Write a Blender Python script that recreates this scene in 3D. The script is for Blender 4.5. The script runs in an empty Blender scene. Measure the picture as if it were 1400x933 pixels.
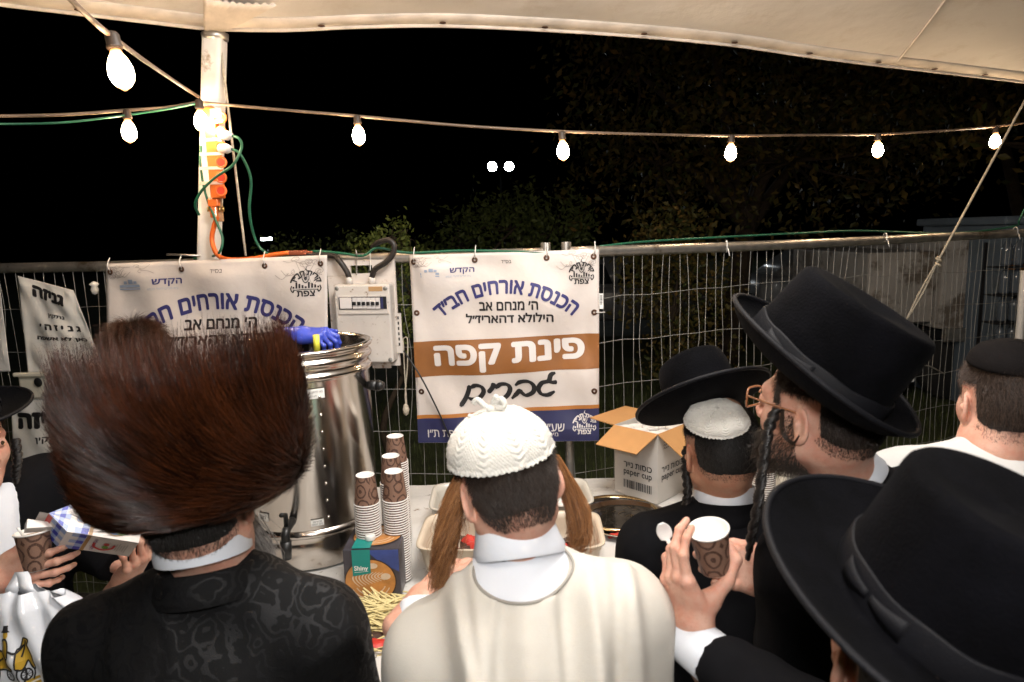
import bpy, bmesh, math, random
import numpy as np
import mathutils.geometry
from mathutils import Vector, Matrix, Euler
R_ = math.radians
SC = bpy.context.scene
COL = SC.collection
random.seed(7)
RNG = np.random.default_rng(7)

# ------------------------------------------------------------------ camera
CAM_POS = np.array([0.0, 0.0, 1.9])
PITCH, ROLL, FPX = R_(9.0), R_(-1.7), 933.33
cd = bpy.data.cameras.new('camera')
cam = bpy.data.objects.new('camera', cd)
COL.objects.link(cam)
_cm = Matrix.Translation(Vector(CAM_POS)) @ Matrix.Rotation(math.pi / 2 - PITCH, 4, 'X') @ Matrix.Rotation(ROLL, 4, 'Z')
cam.matrix_world = _cm
cd.sensor_width = 36.0
cd.lens = 24.0
cd.clip_start = 0.02
cd.clip_end = 600.0
cd.dof.use_dof = True
cd.dof.focus_distance = 2.3
cd.dof.aperture_fstop = 5.6
SC.camera = cam
_CR = np.array(_cm.to_3x3())

def ray(px, py):
    return _CR @ np.array([(px - 700) / FPX, (466.5 - py) / FPX, -1.0])

def P(px, py, y):
    d = ray(px, py)
    return CAM_POS + d * (y / d[1])

def PZ(px, py, z):
    d = ray(px, py)
    return CAM_POS + d * ((z - CAM_POS[2]) / d[2])

# ------------------------------------------------------------------ world: night sky
W = bpy.data.worlds.new('World')
SC.world = W
W.use_nodes = True
_bg = W.node_tree.nodes['Background']
_sky = W.node_tree.nodes.new('ShaderNodeTexSky')
_sky.sky_type = 'NISHITA'
_sky.sun_disc = False
_sky.sun_elevation = R_(-9)
_sky.sun_rotation = R_(200)
W.node_tree.links.new(_sky.outputs[0], _bg.inputs[0])
_bg.inputs[1].default_value = 0.05

# ------------------------------------------------------------------ lamps (the photographer's diffused flash and two unseen fill lights added under the roof)
def area(name, loc, target, size, energy, col):
    ld = bpy.data.lights.new(name, 'AREA')
    ld.shape = 'DISK'
    ld.size = size
    ld.energy = energy
    ld.color = col
    o = bpy.data.objects.new(name, ld)
    COL.objects.link(o)
    o.location = loc
    o.rotation_euler = (Vector(target) - Vector(loc)).to_track_quat('-Z', 'Y').to_euler()
    return o
area('flash_light', (0.02, -0.12, 2.12), (0.0, 3.0, 1.35), 0.16, 18.0, (1.0, 0.97, 0.95))
area('roof_fill', (0.15, 0.0, 3.2), (0.2, 1.5, 1.0), 1.1, 37.0, (1.0, 0.94, 0.88))  # added fill under the roof, out of view, to brighten the near figures
area('table_fill', (0.3, 1.35, 3.0), (-0.05, 2.75, 1.1), 0.8, 62.0, (1.0, 0.95, 0.90))  # added fill above the table, out of view, to lift banners and tabletop
BULB_W = 330.0

vs = SC.view_settings
vs.view_transform = 'Standard'
vs.look = 'None'
vs.exposure = 0.0
vs.gamma = 1.0
vs.use_curve_mapping = False
SC.cycles.use_denoising = True
SC.cycles.max_bounces = 6
SC.cycles.sample_clamp_indirect = 4.0
SC.cycles.caustics_reflective = False
SC.cycles.caustics_refractive = False

# ------------------------------------------------------------------ object helpers
def mk_mesh(name, V, F, smooth=True):
    """V (n,3); F array (m,k) or list of index lists"""
    me = bpy.data.meshes.new(name)
    V = np.asarray(V, dtype=np.float32)
    if isinstance(F, np.ndarray):
        m, k = F.shape
        me.vertices.add(len(V)); me.vertices.foreach_set('co', V.ravel())
        me.loops.add(m * k); me.loops.foreach_set('vertex_index', F.astype(np.int32).ravel())
        me.polygons.add(m)
        me.polygons.foreach_set('loop_start', np.arange(m, dtype=np.int32) * k)
        me.polygons.foreach_set('loop_total', np.full(m, k, dtype=np.int32))
        me.update(calc_edges=True)
    else:
        me.from_pydata(V.tolist(), [], [list(f) for f in F])
        me.update()
    me.validate()
    me.polygons.foreach_set('use_smooth', np.full(len(me.polygons), smooth, dtype=bool))
    return me

def link(name, me, mat=None, parent=None):
    o = bpy.data.objects.new(name, me)
    COL.objects.link(o)
    if mat is not None and me is not None:
        me.materials.clear()
        me.materials.append(mat)
    if parent is not None:
        o.parent = parent
    return o

def tag(o, label=None, cat=None, group=None, kind=None):
    if label: o['label'] = label
    if cat: o['category'] = cat
    if group: o['group'] = group
    if kind: o['kind'] = kind
    return o

def empty(name, loc=(0, 0, 0), label=None, cat=None, group=None):
    """Empty at the thing's base. Children keep world coordinates through part()."""
    o = bpy.data.objects.new(name, None)
    COL.objects.link(o)
    o.location = loc
    o.empty_display_size = 0.05
    tag(o, label, cat, group)
    return o

def abs_loc(o):
    v = Vector((0, 0, 0))
    while o is not None:
        v += o.location
        o = o.parent
    return v

def part(name, me, mat, parent):
    """a child whose mesh is given in world coordinates (parents are unrotated)"""
    o = link(name, me, mat, parent)
    off = np.array(abs_loc(parent))
    n = len(me.vertices)
    co = np.empty(n * 3, dtype=np.float32)
    me.vertices.foreach_get('co', co)
    co = co.reshape(-1, 3) - off.astype(np.float32)
    me.vertices.foreach_set('co', co.ravel())
    me.update()
    return o

def thing(name, me, mat, label, cat, group=None):
    """one-mesh thing given in world coords; origin moved to its base"""
    n = len(me.vertices)
    co = np.empty(n * 3, dtype=np.float32)
    me.vertices.foreach_get('co', co)
    co = co.reshape(-1, 3)
    lo, hi = co.min(0), co.max(0)
    base = np.array([(lo[0] + hi[0]) / 2, (lo[1] + hi[1]) / 2, lo[2]])
    me.vertices.foreach_set('co', (co - base.astype(np.float32)).ravel())
    me.update()
    o = link(name, me, mat)
    o.location = base
    return tag(o, label, cat, group)

def copy_tree(o, parent=None):
    c = o.copy()
    COL.objects.link(c)
    if parent is not None:
        c.parent = parent
    for ch in list(o.children):
        copy_tree(ch, c)
    return c

class MB:
    """collects simple shapes into one mesh"""
    def __init__(self):
        self.V = []; self.F = []; self.n = 0
    def add(self, V, F):
        V = np.asarray(V, dtype=float)
        self.V.append(V)
        self.F += [[i + self.n for i in f] for f in F]
        self.n += len(V)
        return self
    def box(self, c, s, M=None, bev=0.0):
        bm = bmesh.new()
        bmesh.ops.create_cube(bm, size=1.0)
        for v in bm.verts:
            v.co = Vector((v.co.x * s[0], v.co.y * s[1], v.co.z * s[2]))
        if bev > 0:
            bmesh.ops.bevel(bm, geom=list(bm.edges), offset=bev, segments=2, affect='EDGES', profile=0.5)
        V = np.array([v.co[:] for v in bm.verts])
        bm.verts.index_update()
        F = [[v.index for v in f.verts] for f in bm.faces]
        bm.free()
        if M is not None:
            V = V @ np.array(M)[:3, :3].T
        return self.add(V + np.array(c), F)
    def tube(self, pts, r, n=8, caps=True):
        V, F = tube_vf(np.asarray(pts, dtype=float), r, n, caps)
        return self.add(V, F)
    def lathe(self, prof, c=(0, 0, 0), n=32, M=None, cap0=True, cap1=True):
        prof = np.asarray(prof, dtype=float)
        a = np.linspace(0, 2 * np.pi, n, endpoint=False)
        V = np.stack([np.outer(prof[:, 0], np.cos(a)), np.outer(prof[:, 0], np.sin(a)), np.repeat(prof[:, 1:2], n, 1)], -1).reshape(-1, 3)
        F = []
        for i in range(len(prof) - 1):
            for j in range(n):
                k = (j + 1) % n
                F.append([i * n + j, i * n + k, (i + 1) * n + k, (i + 1) * n + j])
        if cap0: F.append(list(range(n))[::-1])
        if cap1: F.append([(len(prof) - 1) * n + j for j in range(n)])
        if M is not None:
            V = V @ np.array(M)[:3, :3].T
        return self.add(V + np.array(c), F)
    def loft(self, rings, closed=True, caps=True):
        """rings (m,n,3)"""
        rings = np.asarray(rings, dtype=float)
        m, n, _ = rings.shape
        F = []
        for i in range(m - 1):
            for j in range(n if closed else n - 1):
                k = (j + 1) % n
                F.append([i * n + j, i * n + k, (i + 1) * n + k, (i + 1) * n + j])
        if caps and closed:
            F.append(list(range(n))[::-1]); F.append([(m - 1) * n + j for j in range(n)])
        return self.add(rings.reshape(-1, 3), F)
    def mesh(self, name, smooth=False):
        me = mk_mesh(name, np.concatenate(self.V), self.F, smooth)
        return me
    def build(self, name, mat, parent, smooth=False):
        return part(name, self.mesh(name, smooth), mat, parent)

def autosmooth(o, ang=35):
    me = o.data
    me.polygons.foreach_set('use_smooth', np.ones(len(me.polygons), dtype=bool))
    try:
        me.set_sharp_from_angle(angle=R_(ang))
    except Exception:
        pass
    return o

def frames(p):
    t = np.gradient(p, axis=0)
    t /= np.linalg.norm(t, axis=1, keepdims=True) + 1e-12
    up = np.array([0, 0, 1.0]) if abs(t[0][2]) < 0.9 else np.array([1.0, 0, 0])
    n = np.cross(t[0], up); n /= np.linalg.norm(n)
    N = [n]
    for i in range(1, len(p)):
        n = N[-1] - t[i] * np.dot(N[-1], t[i])
        n /= np.linalg.norm(n) + 1e-12
        N.append(n)
    N = np.array(N)
    return t, N, np.cross(t, N)

def tube_vf(p, r, n=8, caps=True):
    t, N, B = frames(p)
    r = np.broadcast_to(np.asarray(r, dtype=float), (len(p),))
    a = np.linspace(0, 2 * np.pi, n, endpoint=False)
    V = p[:, None] + r[:, None, None] * (np.cos(a)[None, :, None] * N[:, None] + np.sin(a)[None, :, None] * B[:, None])
    F = []
    for i in range(len(p) - 1):
        for j in range(n):
            k = (j + 1) % n
            F.append([i * n + j, i * n + k, (i + 1) * n + k, (i + 1) * n + j])
    if caps:
        F.append(list(range(n))[::-1]); F.append([(len(p) - 1) * n + j for j in range(n)])
    return V.reshape(-1, 3), F

def spline(pts, n=40):
    """Catmull-Rom through pts"""
    p = np.asarray(pts, dtype=float)
    p = np.vstack([2 * p[0] - p[1], p, 2 * p[-1] - p[-2]])
    out = []
    segs = len(p) - 3
    per = max(2, n // segs)
    for i in range(segs):
        a, b, c, d = p[i], p[i + 1], p[i + 2], p[i + 3]
        for t in np.linspace(0, 1, per, endpoint=False):
            out.append(0.5 * ((2 * b) + (c - a) * t + (2 * a - 5 * b + 4 * c - d) * t * t + (3 * b - a - 3 * c + d) * t ** 3))
    out.append(p[-2])
    return np.array(out)

# ------------------------------------------------------------------ materials
def new_mat(name):
    m = bpy.data.materials.new(name)
    m.use_nodes = True
    nt = m.node_tree
    b = nt.nodes['Principled BSDF']
    return m, nt, b

def N_(nt, t, **kw):
    n = nt.nodes.new(t)
    for k, v in kw.items():
        setattr(n, k, v)
    return n

def coords(nt, scale=(1, 1, 1), gen='Object'):
    tc = N_(nt, 'ShaderNodeTexCoord')
    mp = N_(nt, 'ShaderNodeMapping')
    mp.inputs['Scale'].default_value = scale
    nt.links.new(tc.outputs[gen], mp.inputs[0])
    return mp.outputs[0]

def noise_(nt, vec, scale, detail=4, rough=0.55):
    n = N_(nt, 'ShaderNodeTexNoise')
    n.inputs['Scale'].default_value = scale
    n.inputs['Detail'].default_value = detail
    n.inputs['Roughness'].default_value = rough
    if vec is not None: nt.links.new(vec, n.inputs['Vector'])
    return n.outputs['Fac']

def ramp_(nt, fac, stops):
    r = N_(nt, 'ShaderNodeValToRGB')
    e = r.color_ramp.elements
    while len(e) < len(stops): e.new(0.5)
    for i, (p, c) in enumerate(stops):
        e[i].position = p
        e[i].color = (*c, 1) if len(c) == 3 else c
    nt.links.new(fac, r.inputs[0])
    return r.outputs[0]

def mix_(nt, fac, a, b, blend='MIX'):
    m = N_(nt, 'ShaderNodeMix', data_type='RGBA', blend_type=blend)
    for sock, v in ((m.inputs[0], fac), (m.inputs[6], a), (m.inputs[7], b)):
        if hasattr(v, 'is_output'): nt.links.new(v, sock)
        elif isinstance(v, (int, float)): sock.default_value = v
        else: sock.default_value = (*v, 1)
    return m.outputs[2]

def bump_(nt, b, h, strength=0.3, dist=0.01):
    bp = N_(nt, 'ShaderNodeBump')
    bp.inputs['Strength'].default_value = strength
    bp.inputs['Distance'].default_value = dist
    nt.links.new(h, bp.inputs['Height'])
    nt.links.new(bp.outputs[0], b.inputs['Normal'])

def mat(name, col, rough=0.6, metal=0.0, var=0.15, vscale=8.0, bump=0.0, bscale=60.0, spec=0.5, dirt=None, gen='Object', sheen=0.0, sss=0.0, coat=0.0):
    m, nt, b = new_mat(name)
    v = coords(nt, gen=gen)
    c = tuple(col)
    f = noise_(nt, v, vscale, 5)
    lo = tuple(max(0, x * (1 - var)) for x in c); hi = tuple(min(1, x * (1 + var)) for x in c)
    out = ramp_(nt, f, [(0.3, lo), (0.7, hi)])
    if dirt:
        df = noise_(nt, v, dirt[1], 6, 0.7)
        dm = ramp_(nt, df, [(dirt[2], (0, 0, 0)), (dirt[2] + 0.1, (1, 1, 1))])
        out = mix_(nt, dm, out, dirt[0])
    nt.links.new(out, b.inputs['Base Color'])
    b.inputs['Roughness'].default_value = rough
    rf = N_(nt, 'ShaderNodeMapRange')
    rf.inputs['To Min'].default_value = max(0.02, rough - 0.08); rf.inputs['To Max'].default_value = min(1, rough + 0.08)
    nt.links.new(noise_(nt, v, vscale * 3, 3), rf.inputs[0])
    nt.links.new(rf.outputs[0], b.inputs['Roughness'])
    b.inputs['Metallic'].default_value = metal
    b.inputs['Specular IOR Level'].default_value = spec
    if sheen: b.inputs['Sheen Weight'].default_value = sheen
    if coat: b.inputs['Coat Weight'].default_value = coat
    if sss:
        b.inputs['Subsurface Weight'].default_value = sss
        b.inputs['Subsurface Radius'].default_value = (0.012, 0.004, 0.002)
        b.inputs['Subsurface Scale'].default_value = 1.0
    if bump:
        bump_(nt, b, noise_(nt, v, bscale, 4), bump, 0.004)
    return m

def emit_mat(name, col, strength):
    m, nt, b = new_mat(name)
    v = coords(nt)
    f = noise_(nt, v, 30, 2)
    out = ramp_(nt, f, [(0.0, tuple(x * 0.95 for x in col)), (1.0, col)])
    nt.links.new(out, b.inputs['Emission Color'])
    nt.links.new(out, b.inputs['Base Color'])
    b.inputs['Emission Strength'].default_value = strength
    return m

# ------------------------------------------------------------------ implicit surfaces (numpy) for bodies and clothes
def vnoise(p, scale, seed=0):
    rng = np.random.default_rng(seed)
    L = rng.random((32, 32, 32)).astype(np.float32)
    q = p * scale + 100.0
    i = np.floor(q).astype(int); f = q - i
    f = f * f * (3 - 2 * f)
    out = 0
    for dx in (0, 1):
        for dy in (0, 1):
            for dz in (0, 1):
                w = (f[..., 0] if dx else 1 - f[..., 0]) * (f[..., 1] if dy else 1 - f[..., 1]) * (f[..., 2] if dz else 1 - f[..., 2])
                out = out + w * L[(i[..., 0] + dx) % 32, (i[..., 1] + dy) % 32, (i[..., 2] + dz) % 32]
    return out * 2 - 1

class Vol:
    def __init__(self, lo, hi, h):
        self.lo = np.array(lo, dtype=float); self.h = h
        self.n = np.ceil((np.array(hi) - self.lo) / h).astype(int) + 1
        self.F = np.full(self.n, 0.5, dtype=np.float32)
        self.ax = [self.lo[i] + h * np.arange(self.n[i]) for i in range(3)]
    def _sl(self, lo, hi, m):
        s = []
        for i in range(3):
            a = int(max(0, math.floor((lo[i] - m - self.lo[i]) / self.h)))
            b = int(min(self.n[i], math.ceil((hi[i] + m - self.lo[i]) / self.h) + 1))
            if b <= a: return None
            s.append(slice(a, b))
        return tuple(s)
    def pts(self, s):
        return np.stack(np.meshgrid(self.ax[0][s[0]], self.ax[1][s[1]], self.ax[2][s[2]], indexing='ij'), -1)
    def op(self, fn, lo, hi, k, sub=False):
        s = self._sl(lo, hi, k + 4 * self.h)
        if s is None: return
        d = fn(self.pts(s))
        a = self.F[s]
        if sub:
            d = -d
            hh = np.clip(0.5 - 0.5 * (a - d) / max(k, 1e-6), 0, 1)
            self.F[s] = a * (1 - hh) + d * hh + k * hh * (1 - hh)
        else:
            hh = np.clip(0.5 + 0.5 * (a - d) / max(k, 1e-6), 0, 1)
            self.F[s] = a * (1 - hh) + d * hh - k * hh * (1 - hh)
    def cone(self, a, b, r1, r2, k=0.01, sub=False):
        a = np.array(a, dtype=float); b = np.array(b, dtype=float)
        m = max(r1, r2)
        ba = b - a; L2 = np.dot(ba, ba) + 1e-12
        def fn(p):
            t = np.clip(((p - a) @ ba) / L2, 0, 1)
            return np.linalg.norm(p - a - t[..., None] * ba, axis=-1) - (r1 + (r2 - r1) * t)
        self.op(fn, np.minimum(a, b) - m, np.maximum(a, b) + m, k, sub)
    def chain(self, pts, rs, k=0.01):
        for i in range(len(pts) - 1):
            self.cone(pts[i], pts[i + 1], rs[i], rs[i + 1], k)
    def ell(self, c, r, M=None, k=0.01, sub=False):
        c = np.array(c, dtype=float); r = np.array(r, dtype=float)
        M = np.eye(3) if M is None else np.array(M)[:3, :3]
        m = r.max()
        def fn(p):
            q = (p - c) @ M
            k0 = np.linalg.norm(q / r, axis=-1)
            k1 = np.linalg.norm(q / (r * r), axis=-1) + 1e-9
            return k0 * (k0 - 1.0) / k1
        self.op(fn, c - m, c + m, k, sub)
    def plane_cut(self, c, n, k=0.002):
        """keep the side n points away from"""
        c = np.array(c, dtype=float); n = np.array(n, dtype=float); n /= np.linalg.norm(n)
        s = (slice(None),) * 3
        d = ((self.pts(s) - c) @ n).astype(np.float32)
        self.F = np.maximum(self.F, d)
    def noise(self, amp, scale, seed=0, stretch=(1, 1, 1)):
        near = np.abs(self.F) < 0.05
        idx = np.argwhere(near)
        p = self.lo + idx * self.h
        self.F[near] += (amp * vnoise(p * np.array(stretch), scale, seed)).astype(np.float32)
    def ridge(self, amp, scale, seed=0, stretch=(1, 1, 1)):
        """sharp-crested creases, as in hanging cloth"""
        near = np.abs(self.F) < 0.05
        idx = np.argwhere(near)
        p = (self.lo + idx * self.h) * np.array(stretch)
        p = p + .05 * np.stack([vnoise(p, 5, seed + 7), vnoise(p, 5, seed + 8), vnoise(p, 5, seed + 9)], -1)
        r = 1 - np.abs(vnoise(p, scale, seed)) * 2.2
        self.F[near] -= (amp * np.clip(r, 0, 1) ** 1.5).astype(np.float32)
    def surf(self):
        F = np.pad(self.F, 1, constant_values=0.5)
        lo = self.lo - self.h
        ins = F < 0
        n = F.shape
        cnt = np.zeros((n[0] - 1, n[1] - 1, n[2] - 1), dtype=np.int8)
        offs = [(i, j, k) for i in (0, 1) for j in (0, 1) for k in (0, 1)]
        for (i, j, k) in offs:
            cnt += ins[i:n[0] - 1 + i, j:n[1] - 1 + j, k:n[2] - 1 + k]
        act = (cnt > 0) & (cnt < 8)
        idx = np.argwhere(act)
        mp = np.full(cnt.shape, -1, dtype=np.int32)
        mp[act] = np.arange(len(idx))
        cv = np.stack([F[idx[:, 0] + i, idx[:, 1] + j, idx[:, 2] + k] for (i, j, k) in offs], 1).astype(float)
        acc = np.zeros((len(idx), 3)); c = np.zeros(len(idx))
        for a in range(8):
            for b in range(a + 1, 8):
                oa, ob = np.array(offs[a]), np.array(offs[b])
                if np.abs(oa - ob).sum() != 1: continue
                va, vb = cv[:, a], cv[:, b]
                x = (va < 0) != (vb < 0)
                t = np.where(x, va / np.where(np.abs(va - vb) < 1e-12, 1, va - vb), 0)
                acc += np.where(x[:, None], oa + t[:, None] * (ob - oa), 0); c += x
        V = lo + (idx + acc / c[:, None]) * self.h
        Q = []
        for ax in range(3):
            sl0 = [slice(1, -1)] * 3; sl1 = [slice(1, -1)] * 3
            sl0[ax] = slice(0, -1); sl1[ax] = slice(1, None)
            A, B = ins[tuple(sl0)], ins[tuple(sl1)]
            e = np.argwhere(A != B)
            sgn = A[tuple(e.T)]
            base = e + 1; base[:, ax] -= 1
            u, v = [(1, 2), (2, 0), (0, 1)][ax]
            def cell(du, dv):
                q = base.copy(); q[:, u] -= du; q[:, v] -= dv
                return mp[q[:, 0], q[:, 1], q[:, 2]]
            quad = np.stack([cell(1, 1), cell(0, 1), cell(0, 0), cell(1, 0)], 1)
            quad[~sgn] = quad[~sgn][:, ::-1]
            Q.append(quad)
        Q = np.concatenate(Q)
        return V, Q[(Q >= 0).all(1)]

def relax(V, Q, it=1, lam=0.5):
    """light laplacian smoothing for quad meshes"""
    e = np.concatenate([Q[:, [0, 1]], Q[:, [1, 2]], Q[:, [2, 3]], Q[:, [3, 0]]])
    for _ in range(it):
        s = np.zeros_like(V); c = np.zeros(len(V))
        np.add.at(s, e[:, 0], V[e[:, 1]]); np.add.at(c, e[:, 0], 1)
        np.add.at(s, e[:, 1], V[e[:, 0]]); np.add.at(c, e[:, 1], 1)
        V = V + lam * (s / np.maximum(c, 1)[:, None] - V)
    return V

def join_vq(parts_):
    Vs, Qs, n = [], [], 0
    for V, Q in parts_:
        Vs.append(V); Qs.append(Q + n); n += len(V)
    return np.concatenate(Vs), np.concatenate(Qs)

# ------------------------------------------------------------------ strands (fur, hair, beard) as thin three-sided mesh tubes
def strands_mesh(name, Pth, r0, r1=None, tint=None):
    """Pth (N,S,3); tapering from r0 at the root to r1 at the tip"""
    Nn, S, _ = Pth.shape
    r1 = r0 * 0.25 if r1 is None else r1
    t = np.gradient(Pth, axis=1)
    t /= np.linalg.norm(t, axis=2, keepdims=True) + 1e-12
    ref = RNG.normal(size=(Nn, 1, 3))
    n = np.cross(t, np.broadcast_to(ref, t.shape)); n /= np.linalg.norm(n, axis=2, keepdims=True) + 1e-12
    b = np.cross(t, n)
    rr = np.linspace(r0, r1, S)[None, :, None]
    a = np.array([0, 2 * np.pi / 3, 4 * np.pi / 3])
    V = Pth[:, :, None] + rr[..., None] * (np.cos(a)[None, None, :, None] * n[:, :, None] + np.sin(a)[None, None, :, None] * b[:, :, None])
    base = (np.arange(Nn)[:, None, None] * S + np.arange(S - 1)[None, :, None]) * 3
    j = np.arange(3)[None, None, :]; k = (j + 1) % 3
    F = np.stack([base + j, base + k, base + 3 + k, base + 3 + j], -1).reshape(-1, 4)
    me = mk_mesh(name, V.reshape(-1, 3), F)
    at = me.attributes.new('tint', 'FLOAT', 'POINT')
    tv = RNG.random(Nn) if tint is None else tint
    at.data.foreach_set('value', np.repeat(tv, S * 3).astype(np.float32))
    return me

def hair_mat(name, dark, light, rough=0.35, spec=0.5):
    m, nt, b = new_mat(name)
    at = N_(nt, 'ShaderNodeAttribute', attribute_name='tint')
    out = ramp_(nt, at.outputs['Fac'], [(0.0, dark), (1.0, light)])
    nt.links.new(out, b.inputs['Base Color'])
    b.inputs['Roughness'].default_value = rough
    b.inputs['Specular IOR Level'].default_value = spec
    return m

# ------------------------------------------------------------------ lettering
def text_vf(s, size=1.0, bold=0.0, ital=0.0, rtl=True, space=1.0):
    cu = bpy.data.curves.new('lettering', 'FONT')
    cu.body = s[::-1] if rtl else s
    cu.size = size
    cu.shear = ital
    cu.space_character = space
    cu.align_x = 'CENTER'; cu.align_y = 'CENTER'
    cu.resolution_u = 3
    cu.fill_mode = 'NONE'
    o = bpy.data.objects.new('lettering', cu)
    me = o.to_mesh()
    co = [v.co[:2] for v in me.vertices]
    nb = {}
    for e in me.edges:
        a, b = e.vertices
        nb.setdefault(a, []).append(b); nb.setdefault(b, []).append(a)
    loops, seen = [], set()
    for st in nb:
        if st in seen: continue
        lp, prev, cur = [], None, st
        while cur not in seen:
            seen.add(cur); lp.append(cur)
            nx = [q for q in nb[cur] if q not in seen]
            if not nx: break
            cur = nx[0]
        if len(lp) > 2: loops.append(lp)
    o.to_mesh_clear()
    bpy.data.objects.remove(o)
    bpy.data.curves.remove(cu)
    # overlapping outlines are united through a constrained triangulation and the winding count
    def sarea(lp):
        p = np.array([co[i] for i in lp]); x, y = p[:, 0], p[:, 1]
        return (np.dot(x, np.roll(y, -1)) - np.dot(y, np.roll(x, -1))) / 2
    def inside(pt, lp):
        c = False; p = [co[i] for i in lp]; j = len(p) - 1
        for i in range(len(p)):
            if (p[i][1] > pt[1]) != (p[j][1] > pt[1]) and pt[0] < (p[j][0] - p[i][0]) * (pt[1] - p[i][1]) / (p[j][1] - p[i][1]) + p[i][0]: c = not c
            j = i
        return c
    ar = [sarea(l) for l in loops]
    big = sum(ar)
    # a hole: smaller loop lying wholly inside another one
    hole = []
    for i, l in enumerate(loops):
        hole.append(any(j != i and abs(ar[j]) > abs(ar[i]) and all(inside(co[q], loops[j]) for q in l) for j in range(len(loops))))
    # bold: the same outlines shifted a little in eight directions and united
    sh = [(0, 0)] if not bold else [(bold * size * math.cos(t), bold * size * math.sin(t)) for t in np.linspace(0, 2 * np.pi, 8, endpoint=False) + .2]
    vin, fin, own, k = [], [], [], 0
    for c, (dx, dy) in enumerate(sh):
        for l, a_, hl in zip(loops, ar, hole):
            p = [(co[i][0] + dx, co[i][1] + dy) for i in l]
            if a_ < 0: p = p[::-1]
            vin += [Vector(q) for q in p]; fin.append(list(range(k, k + len(l)))); k += len(l); own.append((c, hl))
    vo, _, fo, _, _, fof = mathutils.geometry.delaunay_2d_cdt(vin, [], fin, 1, 1e-6)
    F = []
    for f, of in zip(fo, fof):
        solid = {own[q][0] for q in of if not own[q][1]}; void = {own[q][0] for q in of if own[q][1]}
        if solid - void: F.append(list(f))
    V = np.array([v[:] for v in vo]).reshape(-1, 2)
    if len(V):
        V = V - (V.max(0) + V.min(0)) / 2
    return V, F

def fit_text(s, w=None, h=None, **kw):
    """lettering scaled to a box of width w and/or height h"""
    V, F = text_vf(s, 1.0, **kw)
    e = V.max(0) - V.min(0)
    sx = (w / e[0]) if w else (h / e[1])
    sy = (h / e[1]) if h else sx
    return V * np.array([sx, sy]), F

def cut2d(V, F, step):
    """split flat lettering along a grid so that it can follow a bent surface"""
    bm = bmesh.new()
    vs_ = [bm.verts.new((v[0], v[1], 0)) for v in V]
    for f in F:
        try: bm.faces.new([vs_[i] for i in f])
        except ValueError: pass
    for ax in (0, 1):
        lo, hi = V[:, ax].min(), V[:, ax].max()
        for c in np.arange(math.ceil(lo / step) * step, hi, step):
            no = (1, 0, 0) if ax == 0 else (0, 1, 0)
            bmesh.ops.bisect_plane(bm, geom=list(bm.verts) + list(bm.edges) + list(bm.faces), plane_co=(c if ax == 0 else 0, c if ax == 1 else 0, 0), plane_no=no)
    bm.verts.index_update()
    Vo = np.array([v.co[:2] for v in bm.verts]); Fo = [[v.index for v in f.verts] for f in bm.faces]
    bm.free()
    return Vo, Fo

def ribbon2d(pts, wfun, n=40):
    """a pen stroke: outline of a centre line with a varying width"""
    p = spline(np.c_[np.asarray(pts, float), np.zeros(len(pts))], n)[:, :2]
    t = np.gradient(p, axis=0); t /= np.linalg.norm(t, axis=1, keepdims=True) + 1e-12
    nn = np.c_[-t[:, 1], t[:, 0]]
    s = np.linspace(0, 1, len(p))
    w = np.array([wfun(x, tt) for x, tt in zip(s, t)])
    V = np.concatenate([p + nn * w[:, None], p - nn * w[:, None]])
    m = len(p)
    return V, [[i, i + 1, m + i + 1, m + i] for i in range(m - 1)]

def plane_map(o, ux, uy, off=0.0):
    o = np.array(o, float); ux = np.array(ux, float); uy = np.array(uy, float)
    nrm = np.cross(ux, uy); nrm /= np.linalg.norm(nrm)
    return lambda V: o + V[:, :1] * ux + V[:, 1:2] * uy + nrm * off
# ================================================================== SETTING
M_ground = mat('grass_soil', (0.055, 0.068, 0.020), 0.9, var=0.4, vscale=3, bump=0.5, bscale=40)
M_grass = mat('grass_blades', (0.085, 0.115, 0.028), 0.6, var=0.4, vscale=6)
M_galv = mat('galvanised_steel', (0.50, 0.47, 0.43), 0.42, metal=0.9, var=0.25, vscale=14, bump=0.1, bscale=50, dirt=((0.22, 0.17, 0.12), 5, 0.55))
M_wire = mat('galvanised_wire', (0.42, 0.41, 0.38), 0.5, metal=0.5, var=0.2)
M_conc = mat('concrete', (0.3, 0.29, 0.27), 0.9, var=0.2, bump=0.4)
M_black = mat('black_plastic', (0.012, 0.012, 0.012), 0.4, var=0.2)
M_bark = mat('bark', (0.05, 0.035, 0.022), 0.9, var=0.4, vscale=12, bump=0.6, bscale=20)

g = MB()
n = 40
gx = np.concatenate([np.linspace(-250, -8, 8), np.linspace(-6, 8, 25), np.linspace(10, 250, 8)])
gy = np.concatenate([np.linspace(-60, -4, 5), np.linspace(-3, 12, 26), np.linspace(15, 400, 8)])
GV = np.array([[x, y, 0.0] for y in gy for x in gx])
GF = np.array([[j * len(gx) + i, j * len(gx) + i + 1, (j + 1) * len(gx) + i + 1, (j + 1) * len(gx) + i] for j in range(len(gy) - 1) for i in range(len(gx) - 1)])
go = link('ground', mk_mesh('ground', GV, GF), M_ground)
tag(go, 'dark night lawn beyond and below the fence', None, kind='structure')

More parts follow.
